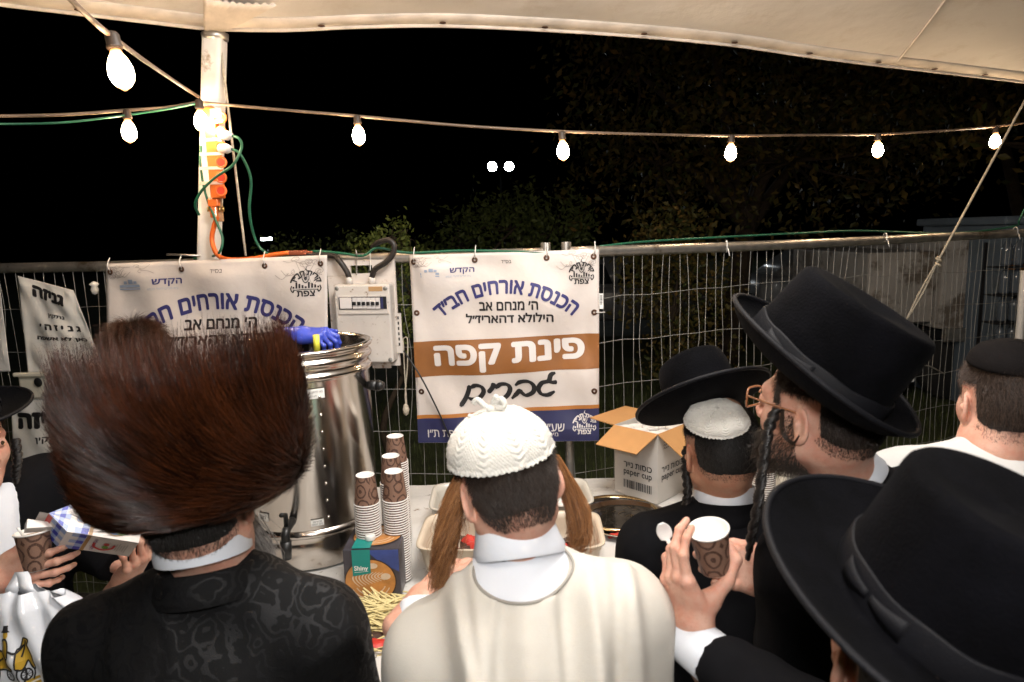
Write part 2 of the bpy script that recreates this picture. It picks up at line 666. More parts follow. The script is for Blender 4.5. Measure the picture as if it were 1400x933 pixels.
# grass blades in the strip that can be seen through the fence
nb = 26000
bx = RNG.uniform(-5.0, 4.5, nb); by = RNG.uniform(2.9, 9.0, nb) ** 1.0
bl = RNG.uniform(0.03, 0.09, nb); an = RNG.uniform(0, 6.28, nb); ln = RNG.uniform(0.0, 0.04, nb)
root = np.c_[bx, by, np.zeros(nb)]
wv = np.c_[np.cos(an), np.sin(an), np.zeros(nb)] * 0.003
lean = np.c_[np.cos(an + 1.57), np.sin(an + 1.57), np.zeros(nb)] * ln[:, None]
GVb = np.stack([root - wv, root + wv, root + lean + np.c_[np.zeros(nb), np.zeros(nb), bl]], 1).reshape(-1, 3)
gr = link('grass', mk_mesh('grass', GVb, np.arange(nb * 3).reshape(-1, 3), False), M_grass)
tag(gr, 'short dark green lawn grass seen through the wire fence', 'grass', kind='stuff')

# ------------------------------------------------------------------ mesh fence panels
RAIL_Z = 1.81
FJ = np.array([0.20, 2.93]); FA = np.array([-2.95, 3.33]); FB = np.array([3.42, 4.28])
def fence_x(px, py, a, b):
    """point of the fence plane a-b under a pixel"""
    d = ray(px, py)
    t = (b - a); nrm = np.array([-t[1], t[0]])
    k = np.dot(nrm, a - CAM_POS[:2]) / np.dot(nrm, d[:2])
    return CAM_POS + d * k
def fence_panel(a, b, label, seed):
    rng = np.random.default_rng(seed)
    L = np.linalg.norm(b - a); u = np.r_[(b - a) / L, 0]
    o = empty('wire_fence', (*((a + b) / 2), 0), label, 'fence', 'wire fence panels behind the coffee stand')
    A = np.r_[a, 0.0]
    zz = np.array([0, 0, 1.0])
    MB().tube(spline([A + u * 0.02 + zz * RAIL_Z, A + u * L * .35 + zz * (RAIL_Z - .008), A + u * L * .7 + zz * (RAIL_Z - .004), A + u * (L - 0.02) + zz * RAIL_Z], 24), 0.024, 12).build('top_rail', M_galv, o, True)
    MB().tube([A + u * 0.02 + zz * 0.14, A + u * (L - 0.02) + zz * 0.14], 0.018, 8).build('bottom_rail', M_galv, o, True)
    for s in (0.02, L - 0.02):
        p = MB().tube([A + u * s + zz * 0.03, A + u * s + zz * (RAIL_Z + 0.045)], 0.021, 12)
        autosmooth(p.build('post', M_galv, o, True))
        MB().box(A + u * s + zz * 0.062, (0.22, 0.5, 0.12), bev=0.02).build('foot_block', M_conc, o)
    w = MB()
    nv = int((L - 0.1) / 0.051)
    zs = np.linspace(0.14, RAIL_Z, 9)
    nrm = np.array([-u[1], u[0], 0])
    # horizontals first, with gentle bends
    hz = [RAIL_Z - 0.2 * k for k in range(1, 9)]
    for z in hz:
        xs = np.linspace(0.03, L - 0.03, 26)
        pts = [A + u * x + zz * (z + rng.normal(0, 0.004) + 0.010 * math.sin(x * 2.1 + z * 3)) + nrm * (rng.normal(0, 0.004) - 0.003) for x in xs]
        w.tube(pts, 0.0014, 4, False)
    for i in range(nv):
        x = 0.05 + i * 0.051
        dr = 0.0
        pts = []
        bad = rng.random() < 0.25
        for z in zs:
            j = rng.normal(0, 0.011 if bad else 0.003)
            pts.append(A + u * (x + j) + zz * z + nrm * rng.normal(0, 0.004))
        w.tube(spline(pts, 24), 0.0013, 4, False)
    w.build('wire_mesh', M_wire, o, True)
    return o
fence_panel(FA, FJ - np.array([0.025, -0.003]), 'wire fence panel on the left holding the two printed banners', 1)
fence_panel(FJ + np.array([0.025, 0.01]), FB, 'bare wire fence panel on the right behind the black hats', 2)

# ------------------------------------------------------------------ tent canopy and its poles
def fabric_mat():
    m, nt, b = new_mat('tent_canvas')
    v = coords(nt)
    c = ramp_(nt, noise_(nt, v, 1.3, 6, 0.6), [(0.3, (0.58, 0.54, 0.50)), (0.75, (0.70, 0.66, 0.62))])
    st = ramp_(nt, noise_(nt, v, 5.0, 7, 0.75), [(0.52, (0, 0, 0)), (0.75, (0.5, 0.5, 0.5))])
    c = mix_(nt, st, c, (0.42, 0.34, 0.25))
    nt.links.new(c, b.inputs['Base Color'])
    b.inputs['Roughness'].default_value = 0.7
    b.inputs['Sheen Weight'].default_value = 0.1
    b1 = noise_(nt, v, 3.5, 5)
    bump_(nt, b, b1, 0.5, 0.03)
    return m
M_canvas = fabric_mat()
M_hem = mat('tent_hem', (0.64, 0.57, 0.50), 0.7, var=0.2, vscale=9, bump=0.2, bscale=30)
M_rivet = mat('rusty_eyelet', (0.10, 0.05, 0.03), 0.5, metal=0.6, var=0.3)
M_pole = mat('white_painted_pole', (0.72, 0.69, 0.65), 0.5, var=0.12, vscale=6, bump=0.15, bscale=25, dirt=((0.35, 0.28, 0.2), 7, 0.62))
edge_px = [(290, 36), (390, 37), (480, 33), (600, 31), (740, 37), (876, 46), (1000, 58), (1103, 73), (1197, 85), (1300, 97), (1400, 109)]
front = []
for i, (x, y) in enumerate(edge_px):
    s = (x - 290) / 1110
    front.append(P(x, y, 3.02 + 0.80 * s ** 1.15 - 0.10 * math.sin(math.pi * s)))
front = np.array(front)
cA = front[0]
cB = front[-1] + (front[-1] - front[-2]) / np.linalg.norm(front[-1] - front[-2]) * 1.05
cC = np.array([4.4, -2.6, 2.75]); 
dl = PZ(60, -2, 2.80)
cD = cA + (dl - cA) * 2.9; cD[2] = 2.75
peak = np.array([1.3, 0.3, 3.95])
def side(a, b, bow, nn=22, zup=0.06):
    s = np.linspace(0, 1, nn, endpoint=False)[:, None]
    p = a + (b - a) * s
    c = peak.copy(); c[2] = p[:, 2].mean()
    return p + (np.r_[peak[:2], 0] - np.c_[p[:, :2], np.zeros(len(p))]) * bow * np.sin(np.pi * s) * np.array([1, 1, 0]) + np.array([0, 0, zup]) * np.sin(np.pi * s)
fr = spline(np.vstack([front, cB]), 44)[:-1]
sides = [fr, side(cB, cC, 0.08), side(cC, cD, 0.08)]
ls = side(cD, cA, 0.0, 24, 0.0)
# the left edge passes the top-left corner of the picture with a small sag
sides.append(ls)
loop = np.vstack(sides)
nl = len(loop)
ts = np.r_[0, 0.012, 0.025, 0.05, np.linspace(0.09, 1, 22)]
CV = []
for t in ts:
    q = loop + (peak - loop) * t
    q[:, 2] = loop[:, 2] + (peak[2] - loop[:, 2]) * (0.42 * t + 0.58 * t ** 1.8) + 0.02 * vnoise(q, 0.9, 5) * (t * (1 - t) * 4)
    CV.append(q)
CV = np.array(CV)
F = []
for i in range(len(ts) - 1):
    for j in range(nl):
        k = (j + 1) % nl
        F.append([i * nl + j, (i + 1) * nl + j, (i + 1) * nl + k, i * nl + k])
canopy = empty('tent_canopy', (1.3, 0.3, 0), 'cream canvas tent roof lit warmly from below', 'tent')
ro = part('roof', mk_mesh('roof', CV.reshape(-1, 3), F), M_canvas, canopy)
sm = ro.modifiers.new('thickness', 'SOLIDIFY'); sm.thickness = 0.003; sm.offset = 1
# hem: a doubled band stitched under the edge
hv = []
inn = CV[2]
for t, dz in ((-0.02, -0.004), (0.0, -0.009), (0.5, -0.009), (1.0, -0.005), (1.04, 0.001)):
    q = loop + (inn - loop) * t; q = q.copy(); q[:, 2] += dz
    hv.append(q)
MBh = MB(); hv = np.array(hv).transpose(1, 0, 2)
hv = np.vstack([hv, hv[:1]])
MBh.loft(hv, closed=False, caps=False)
ho = MBh.build('hem', M_hem, canopy, True)
sm = ho.modifiers.new('thickness', 'SOLIDIFY'); sm.thickness = 0.004; sm.offset = 0
cord = MB().tube(np.vstack([loop, loop[:1]]) + np.array([0, 0, -0.012]), 0.009, 6, False).build('edge_rope', M_hem, canopy, True)
riv_px = [(110, 3), (445, 27), (598, 26), (744, 30), (876, 37), (1000, 50), (1103, 63), (1197, 75), (1280, 88), (1354, 99)]
for (x, y) in riv_px:
    d2 = []
    for jj in range(nl):
        c = (loop[jj] + inn[jj]) / 2
        v = _CR.T @ (c - CAM_POS)
        if v[2] > -0.3: d2.append(1e9); continue
        d2.append((700 + FPX * v[0] / -v[2] - x) ** 2)
    jj = int(np.argmin(d2))
    c = (loop[jj] + inn[jj]) / 2 + np.array([0, 0, -0.016])
    MB().lathe([(0.004, 0.0), (0.013, -0.001), (0.015, -0.004), (0.009, -0.006), (0.005, -0.003)], c, 14).build('eyelet', M_rivet, canopy, True)
# radial seams
for jj in (33, 60, 84):
    pts = CV[1:, jj] + np.array([0, 0, -0.006])
    MB().tube(pts, 0.006, 6, False).build('seam', M_hem, canopy, True)
# pleated reinforcing patch at the pole head
pv = []
jA = 0
ang = np.linspace(-1, 1, 26)
base = cA + np.array([0, 0, 0.0])
jl = [(-int(round(-a * 3.6))) % nl if a < 0 else int(round(a * 2)) for a in ang]
el = np.array([loop[(nl - 2)] + (cA - loop[nl - 2]) * s for s in np.linspace(0, 1, 10, endpoint=False)] + [cA + (loop[2] - cA) * s for s in np.linspace(0, 1, 10)])
for i, e in enumerate(el):
    # pleats fan out from the pole head and lie close under the canvas
    row = []
    b0 = cA + (e - cA) * .28
    for t in np.linspace(0, 1, 6):
        q = b0 + (e - b0) * t
        q = q + (peak - q) * (.006 + .075 * t)
        qz = cA[2] + (e[2] - cA[2]) * (.28 + .72 * t)
        f = .006 + .075 * t
        q[2] = qz + (peak[2] - qz) * (0.42 * f + 0.58 * f ** 1.8) - .026 - (.008 * t + .002 if i % 2 else 0.0)
        row.append(q)
    pv.append(row)
pm = MB().loft(np.array(pv), closed=False, caps=False).build('corner_patch', M_hem, canopy, True)
pm.modifiers.new('thickness', 'SOLIDIFY').thickness = 0.004

def tent_pole(top, foot, label, r=0.04):
    o = empty('tent_pole', (foot[0], foot[1], 0), label, 'tent pole', 'white poles that hold the tent roof')
    t = MB()
    sq = []
    for z in np.linspace(0, 1, 10):
        c = np.array(foot) + (np.array(top) - np.array(foot)) * z
        a = np.linspace(0, 2 * np.pi, 20, endpoint=False) + math.pi / 4
        e = 0.35
        sq.append(np.c_[c[0] + r * 1.05 * np.sign(np.cos(a)) * np.abs(np.cos(a)) ** e, c[1] + r * 1.05 * np.sign(np.sin(a)) * np.abs(np.sin(a)) ** e, np.full(20, c[2])])
    t.loft(np.array(sq))
    autosmooth(t.build('shaft', M_pole, o, True), 50)
    MB().lathe([(0.03, -0.03), (0.052, -0.02), (0.055, 0.004), (0.03, 0.012)], top, 20).build('pole_head', M_galv, o, True)
    MB().box((foot[0], foot[1], 0.006), (0.2, 0.2, 0.012), bev=0.002).build('base_plate', M_galv, o)
    return o
POLE_T = cA + np.array([0.0, 0.02, -0.03]); pb = P(286, 355, 3.045)
POLE_F = POLE_T + (pb - POLE_T) * (POLE_T[2] / (POLE_T[2] - pb[2])); POLE_F[2] = 0.0
def pole_at(z):
    return POLE_T + (POLE_F - POLE_T) * ((POLE_T[2] - z) / POLE_T[2])
tent_pole(POLE_T, POLE_F, 'white square tent pole carrying the orange power strip')
rp = fence_x(1399, 400, FJ, FB)
tent_pole(cB + np.array([0, 0, -0.03]), np.array([cB[0], cB[1], 0]), 'white tent pole at the far right corner of the roof')
tent_pole(cC + np.array([0, 0, -0.03]), np.array([cC[0], cC[1], 0]), 'white tent pole at the near right corner behind the photographer')
tent_pole(cD + np.array([0, 0, -0.03]), np.array([cD[0], cD[1], 0]), 'white tent pole at the near left corner behind the photographer')
# cream post standing at the right end of the fence
fp = P(1399, 400, 3.95)
po = MB().tube([(fp[0], fp[1], 0), (fp[0], fp[1], fp[2] + 0.12)], 0.022, 14).tube([(fp[0], fp[1], fp[2] + 0.12), (fp[0], fp[1], fp[2] + 0.125)], 0.026, 14)
autosmooth(thing('fence_post', po.mesh('fence_post'), M_pole, 'short cream round post at the right end of the fence', 'post'))

# ------------------------------------------------------------------ guy rope on the right, and the rope beside the pole
M_rope = mat('rope', (0.50, 0.44, 0.34), 0.85, var=0.25, vscale=80, bump=0.5, bscale=250)
r0, r1, r2 = P(1412, 118, 3.72), P(1283, 356, 3.55), P(1238, 440, 3.62)
rp_ = empty('guy_rope', tuple(r2), 'beige guy rope running down from the roof at the right', 'rope')
MB().tube(np.linspace(r0, r1, 6), 0.006, 6).build('upper_cord', M_rope, rp_, True)
for dx in (-0.008, 0.010):
    MB().tube(spline([r1 + np.array([0, -0.004, 0.01]), (r1 + r2) / 2 + np.array([dx, 0, 0]), r2], 12), 0.0045, 6).build('lower_cord', M_rope, rp_, True)
kk = MB()
a = np.linspace(0, 4 * np.pi, 30)
kk.tube(np.c_[r1[0] + 0.010 * np.cos(a), r1[1] + 0.010 * np.sin(a), r1[2] + 0.02 - 0.05 * a / a[-1]], 0.006, 6)
kk.build('knot', M_rope, rp_, True)
q0, q1 = pole_at(2.70) + np.array([0.035, -0.02, 0.0]), P(336, 350, 2.97)
ro2 = thing('pole_rope', MB().tube(np.linspace(q0, q1, 8), 0.005, 6).mesh('pole_rope', True), M_rope, 'beige cord slanting down beside the white tent pole', 'rope')

# ------------------------------------------------------------------ trees, bushes
def leaf_mat(name, c1, c2, trans=0.25):
    m, nt, b = new_mat(name)
    at = N_(nt, 'ShaderNodeAttribute', attribute_name='tint')
    out = ramp_(nt, at.outputs['Fac'], [(0.0, c1), (1.0, c2)])
    nt.links.new(out, b.inputs['Base Color'])
    b.inputs['Roughness'].default_value = 0.55
    b.inputs['Specular IOR Level'].default_value = 0.3
    return m
M_leaf_a = leaf_mat('leaf_autumn', (0.045, 0.062, 0.016), (0.17, 0.105, 0.028))
M_leaf_b = leaf_mat('leaf_green', (0.08, 0.115, 0.025), (0.20, 0.23, 0.05))
M_leaf_c = leaf_mat('leaf_dark', (0.06, 0.085, 0.022), (0.12, 0.15, 0.04))
def tree(name, base, trunk_h, blobs, nleaf, leaf, mleaf, label, cat='tree', group=None, seed=0, trunk_r=0.16):
    rng = np.random.default_rng(seed)
    o = empty(name, tuple(base), label, cat, group)
    base = np.array(base, float)
    t = MB()
    top = base + np.array([rng.normal(0, .1), rng.normal(0, .1), trunk_h])
    tp = spline([base, base + (top - base) * .4 + rng.normal(0, .05, 3), top], 10)
    t.tube(tp, np.linspace(trunk_r, trunk_r * .6, len(tp)), 10)
    pts = []
    for c, r in blobs:
        c = base + np.array(c, float); r = np.array(r, float)
        lp = spline([top - np.array([0, 0, trunk_h * .15]), (top + c) / 2 + rng.normal(0, .12, 3), c + rng.normal(0, .1, 3)], 8)
        t.tube(lp, np.linspace(trunk_r * .5, trunk_r * .1, len(lp)), 6)
        k = int(nleaf * r.prod() / sum(np.prod(b[1]) for b in blobs))
        nc = max(4, k // 40)
        d = rng.normal(size=(nc, 3)); d /= np.linalg.norm(d, axis=1, keepdims=True)
        cc = c + d * r * (rng.random((nc, 1)) ** 0.4)
        w = np.repeat(cc, 40, 0) + rng.normal(0, 1, (nc * 40, 3)) * np.minimum(0.22, r.min() * .28)
        pts.append(w)
        for q in cc[:: max(1, nc // 10)]:
            lq = spline([c, (c + q) / 2 + rng.normal(0, .08, 3), q], 6)
            t.tube(lq, np.linspace(trunk_r * .14, trunk_r * .04, len(lq)), 5)
    t.build('trunk', M_bark, o, True)
    p = np.concatenate(pts); m = len(p)
    u = rng.normal(size=(m, 3)); u /= np.linalg.norm(u, axis=1, keepdims=True)
    v = np.cross(u, rng.normal(size=(m, 3))); v /= np.linalg.norm(v, axis=1, keepdims=True)
    s = leaf * rng.uniform(.6, 1.3, (m, 1))
    w = np.cross(u, v) * s * 0.12
    V = np.stack([p - u * s, p - v * s * .5 + w, p + u * s, p + v * s * .5 + w], 1).reshape(-1, 3)
    me = mk_mesh('crown', V, np.arange(m * 4).reshape(-1, 4), False)
    at = me.attributes.new('tint', 'FLOAT', 'POINT')
    at.data.foreach_set('value', np.repeat(np.clip(rng.normal(.4, .25, m), 0, 1), 4).astype(np.float32))
    part('crown', me, mleaf, o)
    return o
tg = 'trees standing in the dark beyond the fence'
tree('broad_tree', (3.0, 9.5, 0), 2.2, [((-1.3, 0, 4.2), (1.1, 1.2, 1.6)), ((-.6, -.3, 5.2), (1.6, 1.5, 1.7)), ((.8, 0, 4.6), (2.0, 1.4, 1.9)), ((-1.0, -.4, 2.7), (1.4, 1.2, 1.0)), ((.6, -.6, 2.7), (1.9, 1.1, 1.0)), ((2.2, .2, 3.6), (1.5, 1.3, 1.6))], 16000, .055, M_leaf_a, 'tall broad tree with reddish leaves in the dark, middle of the view', group=tg, seed=3, trunk_r=.2)
tree('broad_tree', (7.0, 9.3, 0), 2.0, [((-1.6, -.6, 4.3), (1.8, 1.3, 1.6)), ((.4, 0, 4.8), (1.8, 1.4, 1.6)), ((-1.6, -2.9, 2.5), (1.4, .5, .75)), ((-.3, -3.0, 2.35), (1.5, .5, .7)), ((.9, -2.8, 2.6), (1.3, .5, .8)), ((2.0, 0, 3.6), (1.4, 1.3, 1.5))], 13000, .055, M_leaf_a, 'tall dark tree overhanging the white trailer on the right', group=tg, seed=4, trunk_r=.2)
tree('young_tree', (1.75, 7.2, 0), 1.1, [((0, 0, 1.7), (.5, .4, .5)), ((.2, 0, 1.2), (.5, .4, .45)), ((-.25, 0, 1.35), (.4, .35, .5)), ((.1, 0, .7), (.6, .4, .35))], 3600, .035, M_leaf_a, 'slim young tree with yellowish leaf tips just behind the bare fence', group=tg, seed=5, trunk_r=.04)
b1 = P(520, 300, 5.4)
tree('green_bush', (b1[0], 5.4, 0), .8, [((-.10, 0, 1.78), (.16, .2, .16)), ((.08, 0, 1.90), (.17, .2, .18)), ((.22, 0, 1.72), (.16, .2, .12)), ((-.3, 0, 1.60), (.2, .2, .16)), ((0, 0, 1.35), (.4, .3, .3))], 2600, .024, M_leaf_b, 'bright green bush rising over the fence between pole and floodlight', 'bush', tg, 6, .035)
b2 = P(425, 320, 7.5)
tree('green_bush', (b2[0], 7.5, 0), .7, [((-.2, 0, 1.45), (.36, .3, .42)), ((.22, 0, 1.5), (.36, .3, .42))], 2600, .03, M_leaf_c, 'dim low bush left of the bright green one', 'bush', tg, 7, .06)
b3 = P(670, 290, 9.0)
tree('green_bush', (b3[0], 9.0, 0), 1.0, [((-.4, 0, 1.75), (.5, .4, .4)), ((.25, 0, 1.95), (.55, .4, .5)), ((.8, 0, 1.9), (.5, .4, .6)), ((-.8, 0, 1.5), (.4, .4, .3))], 4200, .04, M_leaf_c, 'dark bushy tree standing below the white floodlights', 'bush', tg, 8, .08)

# ------------------------------------------------------------------ floodlight mast far away
M_flood = emit_mat('floodlight_glow', (0.90, 0.97, 1.0), 260.0)
M_dark_metal = mat('dark_metal', (0.04, 0.04, 0.045), 0.5, metal=0.7)
fl = P(684, 228, 45.0)
fo = empty('floodlight_mast', (fl[0], 45.0, 0), 'two white floodlights glowing on a mast far beyond the fence', 'floodlight')
MB().tube([(fl[0], 45, 0), (fl[0], 45, fl[2] - .1)], [.12, .07], 10).box((fl[0], 45, fl[2] - .1), (1.5, .1, .08)).build('mast', M_dark_metal, fo)
for px in (673, 696):
    q = P(px, 228, 44.9)
    hd = MB().lathe([(.05, .16), (.30, .10), (.36, -.02), (.33, -.04)], q, 20, Matrix.Rotation(R_(-90), 3, 'X')).build('lamp_head', M_dark_metal, fo, True)
    MB().lathe([(.0, -.08), (.2, -.06), (.31, -.03)], q, 20, Matrix.Rotation(R_(-90), 3, 'X'), False, False).build('lamp_glass', M_flood, hd, True)
M_flood2 = emit_mat('far_lamp_glow', (0.85, 0.93, 1.0), 60.0)
q = P(365, 327, 60.0)
so = empty('street_lamp', (q[0], 60, 0), 'tiny white lamp far away just right of the pole', 'lamp')
MB().tube([(q[0], 60, 0), (q[0], 60, q[2] - .9)], .04, 8).build('post', M_dark_metal, so, True)
MB().box(q + np.array([-.27, -.1, 0]), (.42, .2, .2), bev=.07).box(q + np.array([.27, -.1, 0]), (.42, .2, .2), bev=.07).build('lamp_glass', M_flood2, so)

# ------------------------------------------------------------------ trailer, kiosk, water bottles and parked cars beyond the fence
M_trailer = mat('dirty_white_panel', (0.50, 0.48, 0.46), 0.6, var=0.2, vscale=2.5, dirt=((0.2, 0.17, 0.14), 3.0, 0.5), bump=.1)
M_tyre = mat('rubber', (0.02, 0.02, 0.02), 0.8)
t0 = P(1200, 440, 7.0); t1 = P(1362, 440, 7.0)
to = empty('white_trailer', ((t0[0] + t1[0]) / 2, 8.0, 0), 'dirty white box trailer half hidden under the dark tree at the right', 'trailer')
xm = t0[0] + (t1[0] - t0[0]) * .48
MB().box(((t0[0] + xm) / 2 - .05, 8.0, 1.22), (xm - t0[0] + .1, 1.9, .74), bev=.02).build('body', M_trailer, to)
MB().box(((xm + t1[0]) / 2 + .0, 7.95, 1.25), (t1[0] - xm - .03, 2.0, .92), bev=.02).build('body_panel', M_trailer, to)
MB().box(((t0[0] + t1[0]) / 2, 7.9, .72), (t1[0] - t0[0] + .05, 1.7, .10), bev=.01).build('chassis', M_dark_metal, to)
MB().box(((xm + t1[0]) / 2, 6.93, .73), (t1[0] - xm - .1, .06, .14), bev=.01).build('bumper', M_galv, to)
for x in (t0[0] + .1, t1[0] - .35):
    for y in (7.15, 8.7):
        w_ = MB().lathe([(.18, -.09), (.33, -.09), (.35, -.05), (.35, .05), (.33, .09), (.18, .09)], (x, y, .35), 24, Matrix.Rotation(R_(90), 3, 'X')).build('wheel', M_tyre, to, True)
        MB().lathe([(.0, -.1), (.17, -.08)], (x, y, .35), 20, Matrix.Rotation(R_(90), 3, 'X'), False, False).build('rim', M_galv, w_, True)
M_kiosk = mat('blue_grey_panel', (0.16, 0.21, 0.27), 0.6, var=0.12, vscale=2)
M_orange = mat('orange_sign', (0.62, 0.25, 0.03), 0.5)
k0 = P(1366, 400, 6.4)
ko = empty('kiosk', (k0[0] + 1.0, 7.0, 0), 'blue grey kiosk wall at the right edge with an orange notice', 'kiosk')
MB().box((k0[0] + 1.0, 7.1, .92), (1.9, 1.3, 1.84), bev=.02).build('wall', M_kiosk, ko)
MB().box((k0[0] + 1.0, 7.1, 1.88), (2.0, 1.4, .08), bev=.02).build('roof', M_kiosk, ko)
sg = P(1388, 360, 6.42)
MB().box(sg, (.16, .012, .12), bev=.003).build('notice', M_orange, ko)
M_bottle = mat('clear_blue_plastic', (0.12, 0.15, 0.19), 0.15, var=.1, coat=.5)
bl = P(1376, 425, 5.7)
bp = []
for iz in range(4):
    for ix in range(3):
        p = (bl[0] + .1 * ix, 5.75, .80 + .0 + .235 * iz)
        if not bp:
            me = MB().lathe([(.0, 0), (.040, .004), (.043, .03), (.039, .05), (.043, .07), (.039, .10), (.043, .12), (.042, .15), (.020, .195), (.014, .205), (.014, .225), (.0, .226)], (0, 0, 0), 14, None, False, False).mesh('water_bottle', True)
            ob = link('water_bottle', me, M_bottle); bp.append(ob)
        else:
            ob = bp[0].copy(); COL.objects.link(ob); bp.append(ob)
        ob.location = p
        lv = ['lowest', 'second', 'third', 'topmost'][iz]
        tag(ob, 'clear water bottle in the %s tier of the stack by the kiosk' % lv, 'bottle', 'water bottles in the %s tier by the kiosk' % lv)
pl = empty('bottle_rack', (bl[0] + .1, 5.75, 0), 'dark rack with shelves under the water bottles', 'rack')
for z in (.795, 1.03, 1.265, 1.50):
    MB().box((bl[0] + .1, 5.75, z - .006), (.42, .2, .008)).build('shelf', M_dark_metal, pl)
for x in (-.12, .32):
    MB().box((bl[0] + x, 5.84, .85), (.02, .02, 1.7)).build('upright', M_dark_metal, pl)

M_glass = mat('dark_car_glass', (0.02, 0.025, 0.03), 0.08, var=.05, coat=.6)
def car(loc, label, paint):
    o = empty('parked_car', loc, label, 'car', 'cars parked in the dark behind the trees')
    x, y, z = loc
    # lower body: rings along x
    prof = [(-2.1, .45, .62, .70), (-2.05, .35, .85, .80), (-1.5, .28, .92, .85), (-.6, .25, .95, .87), (.6, .25, .95, .87), (1.4, .28, .88, .85), (1.95, .33, .74, .80), (2.1, .42, .60, .70)]
    rings = []
    for (px, zb, zt, w) in prof:
        a = np.linspace(0, 2 * np.pi, 24, endpoint=False) + .13
        cy = np.sign(np.cos(a)) * np.abs(np.cos(a)) ** .35; cz = np.sign(np.sin(a)) * np.abs(np.sin(a)) ** .35
        rings.append(np.c_[np.full(24, x + px), y + w * cy, z + (zb + zt) / 2 + (zt - zb) / 2 * cz])
    MB().loft(np.array(rings)).build('body', paint, o, True)
    rings = []
    for (zz, xa, xb, w) in [(.90, -1.75, 1.05, .80), (1.15, -1.45, .65, .74), (1.38, -1.1, .22, .66), (1.45, -.9, .0, .58)]:
        a = np.linspace(0, 2 * np.pi, 24, endpoint=False) + .13
        rings.append(np.c_[x + (xa + xb) / 2 + (xb - xa) / 2 * np.sign(np.cos(a)) * np.abs(np.cos(a)) ** .3, y + w * np.sign(np.sin(a)) * np.abs(np.sin(a)) ** .3, np.full(24, z + zz)])
    MB().loft(np.array(rings)).build('cabin', paint, o, True)
    for s in (-1, 1):
        for (xa, xb) in ((-1.25, -.5), (-.42, .42)):
            wv = [(x + xa, y + s * .805, z + .95), (x + xb, y + s * .805, z + .95), (x + xb - .14, y + s * .735, z + 1.30), (x + xa + .12, y + s * .735, z + 1.30)]
            wq = [tuple(np.array(q) + np.array([0, s * .012, 0])) for q in wv]
            MB().add(wv + wq, [[0, 1, 2, 3], [4, 5, 6, 7], [0, 1, 5, 4], [1, 2, 6, 5], [2, 3, 7, 6], [3, 0, 4, 7]]).build('window', M_glass, o)
        for wx in (-1.3, 1.3):
            wh = MB().lathe([(.16, -.1), (.30, -.1), (.32, -.05), (.32, .05), (.30, .1), (.16, .1)], (x + wx, y + s * .78, z + .32), 22, Matrix.Rotation(R_(90), 3, 'X')).build('wheel', M_tyre, o, True)
        MB().box((x + 2.06, y + s * .55, z + .62), (.08, .28, .12), bev=.02).build('headlight', M_bottle, o)
    return o
c1 = P(865, 372, 13.0); c2 = P(1000, 368, 14.0)
car((c1[0], 13.0, 0), 'pale parked car glinting beyond the bare fence, left one', mat('pale_car_paint', (0.35, 0.36, 0.38), 0.25, metal=.4, coat=.6))
car((c2[0] + 2.6, 14.5, 0), 'white parked car glinting through the leaves, right one', mat('white_car_paint', (0.7, 0.7, 0.7), 0.3, coat=.6))
# ================================================================== THINGS ON THE FENCE
FN = np.array([(FJ - FA)[1], -(FJ - FA)[0], 0.0]); FN /= np.linalg.norm(FN)   # towards the camera
if FN[1] > 0: FN = -FN
def FP(px, py, off=0.0):
    p = fence_x(px, py, FA, FJ)
    # stay on the line of sight while standing `off` in front of the wires
    d = p - CAM_POS
    return CAM_POS + d * (1 - off / abs(np.dot(d, FN)))
def wave_cloth(name, c1, c2, rough=0.6):
    m, nt, b = new_mat(name)
    v = coords(nt)
    c = ramp_(nt, noise_(nt, v, 3, 5, .6), [(.3, c1), (.7, c2)])
    nt.links.new(c, b.inputs['Base Color'])
    b.inputs['Roughness'].default_value = rough
    w = N_(nt, 'ShaderNodeTexNoise'); w.inputs['Scale'].default_value = 6; w.inputs['Detail'].default_value = 5
    nt.links.new(v, w.inputs['Vector'])
    bump_(nt, b, w.outputs['Fac'], .35, .02)
    return m
M_ban = wave_cloth('banner_vinyl', (.58, .52, .48), (.66, .60, .56), .5)
M_navy = mat('navy_ink', (.022, .024, .085), .55, var=.2)
M_blue = mat('blue_ink', (.030, .030, .14), .55, var=.2)
M_ink = mat('black_ink', (.010, .009, .010), .55, var=.2)
M_grey_ink = mat('grey_ink', (.33, .29, .26), .6, var=.2)
M_pale_ink = mat('pale_blue_ink', (.30, .36, .46), .6, var=.2)
M_brown = mat('brown_band', (.25, .095, .022), .55, var=.12)
M_orange2 = mat('orange_band', (.42, .16, .03), .55, var=.12)
M_wht = mat('white_print', (.66, .62, .60), .5, var=.05)
M_tie = mat('white_nylon', (.75, .74, .70), .4)

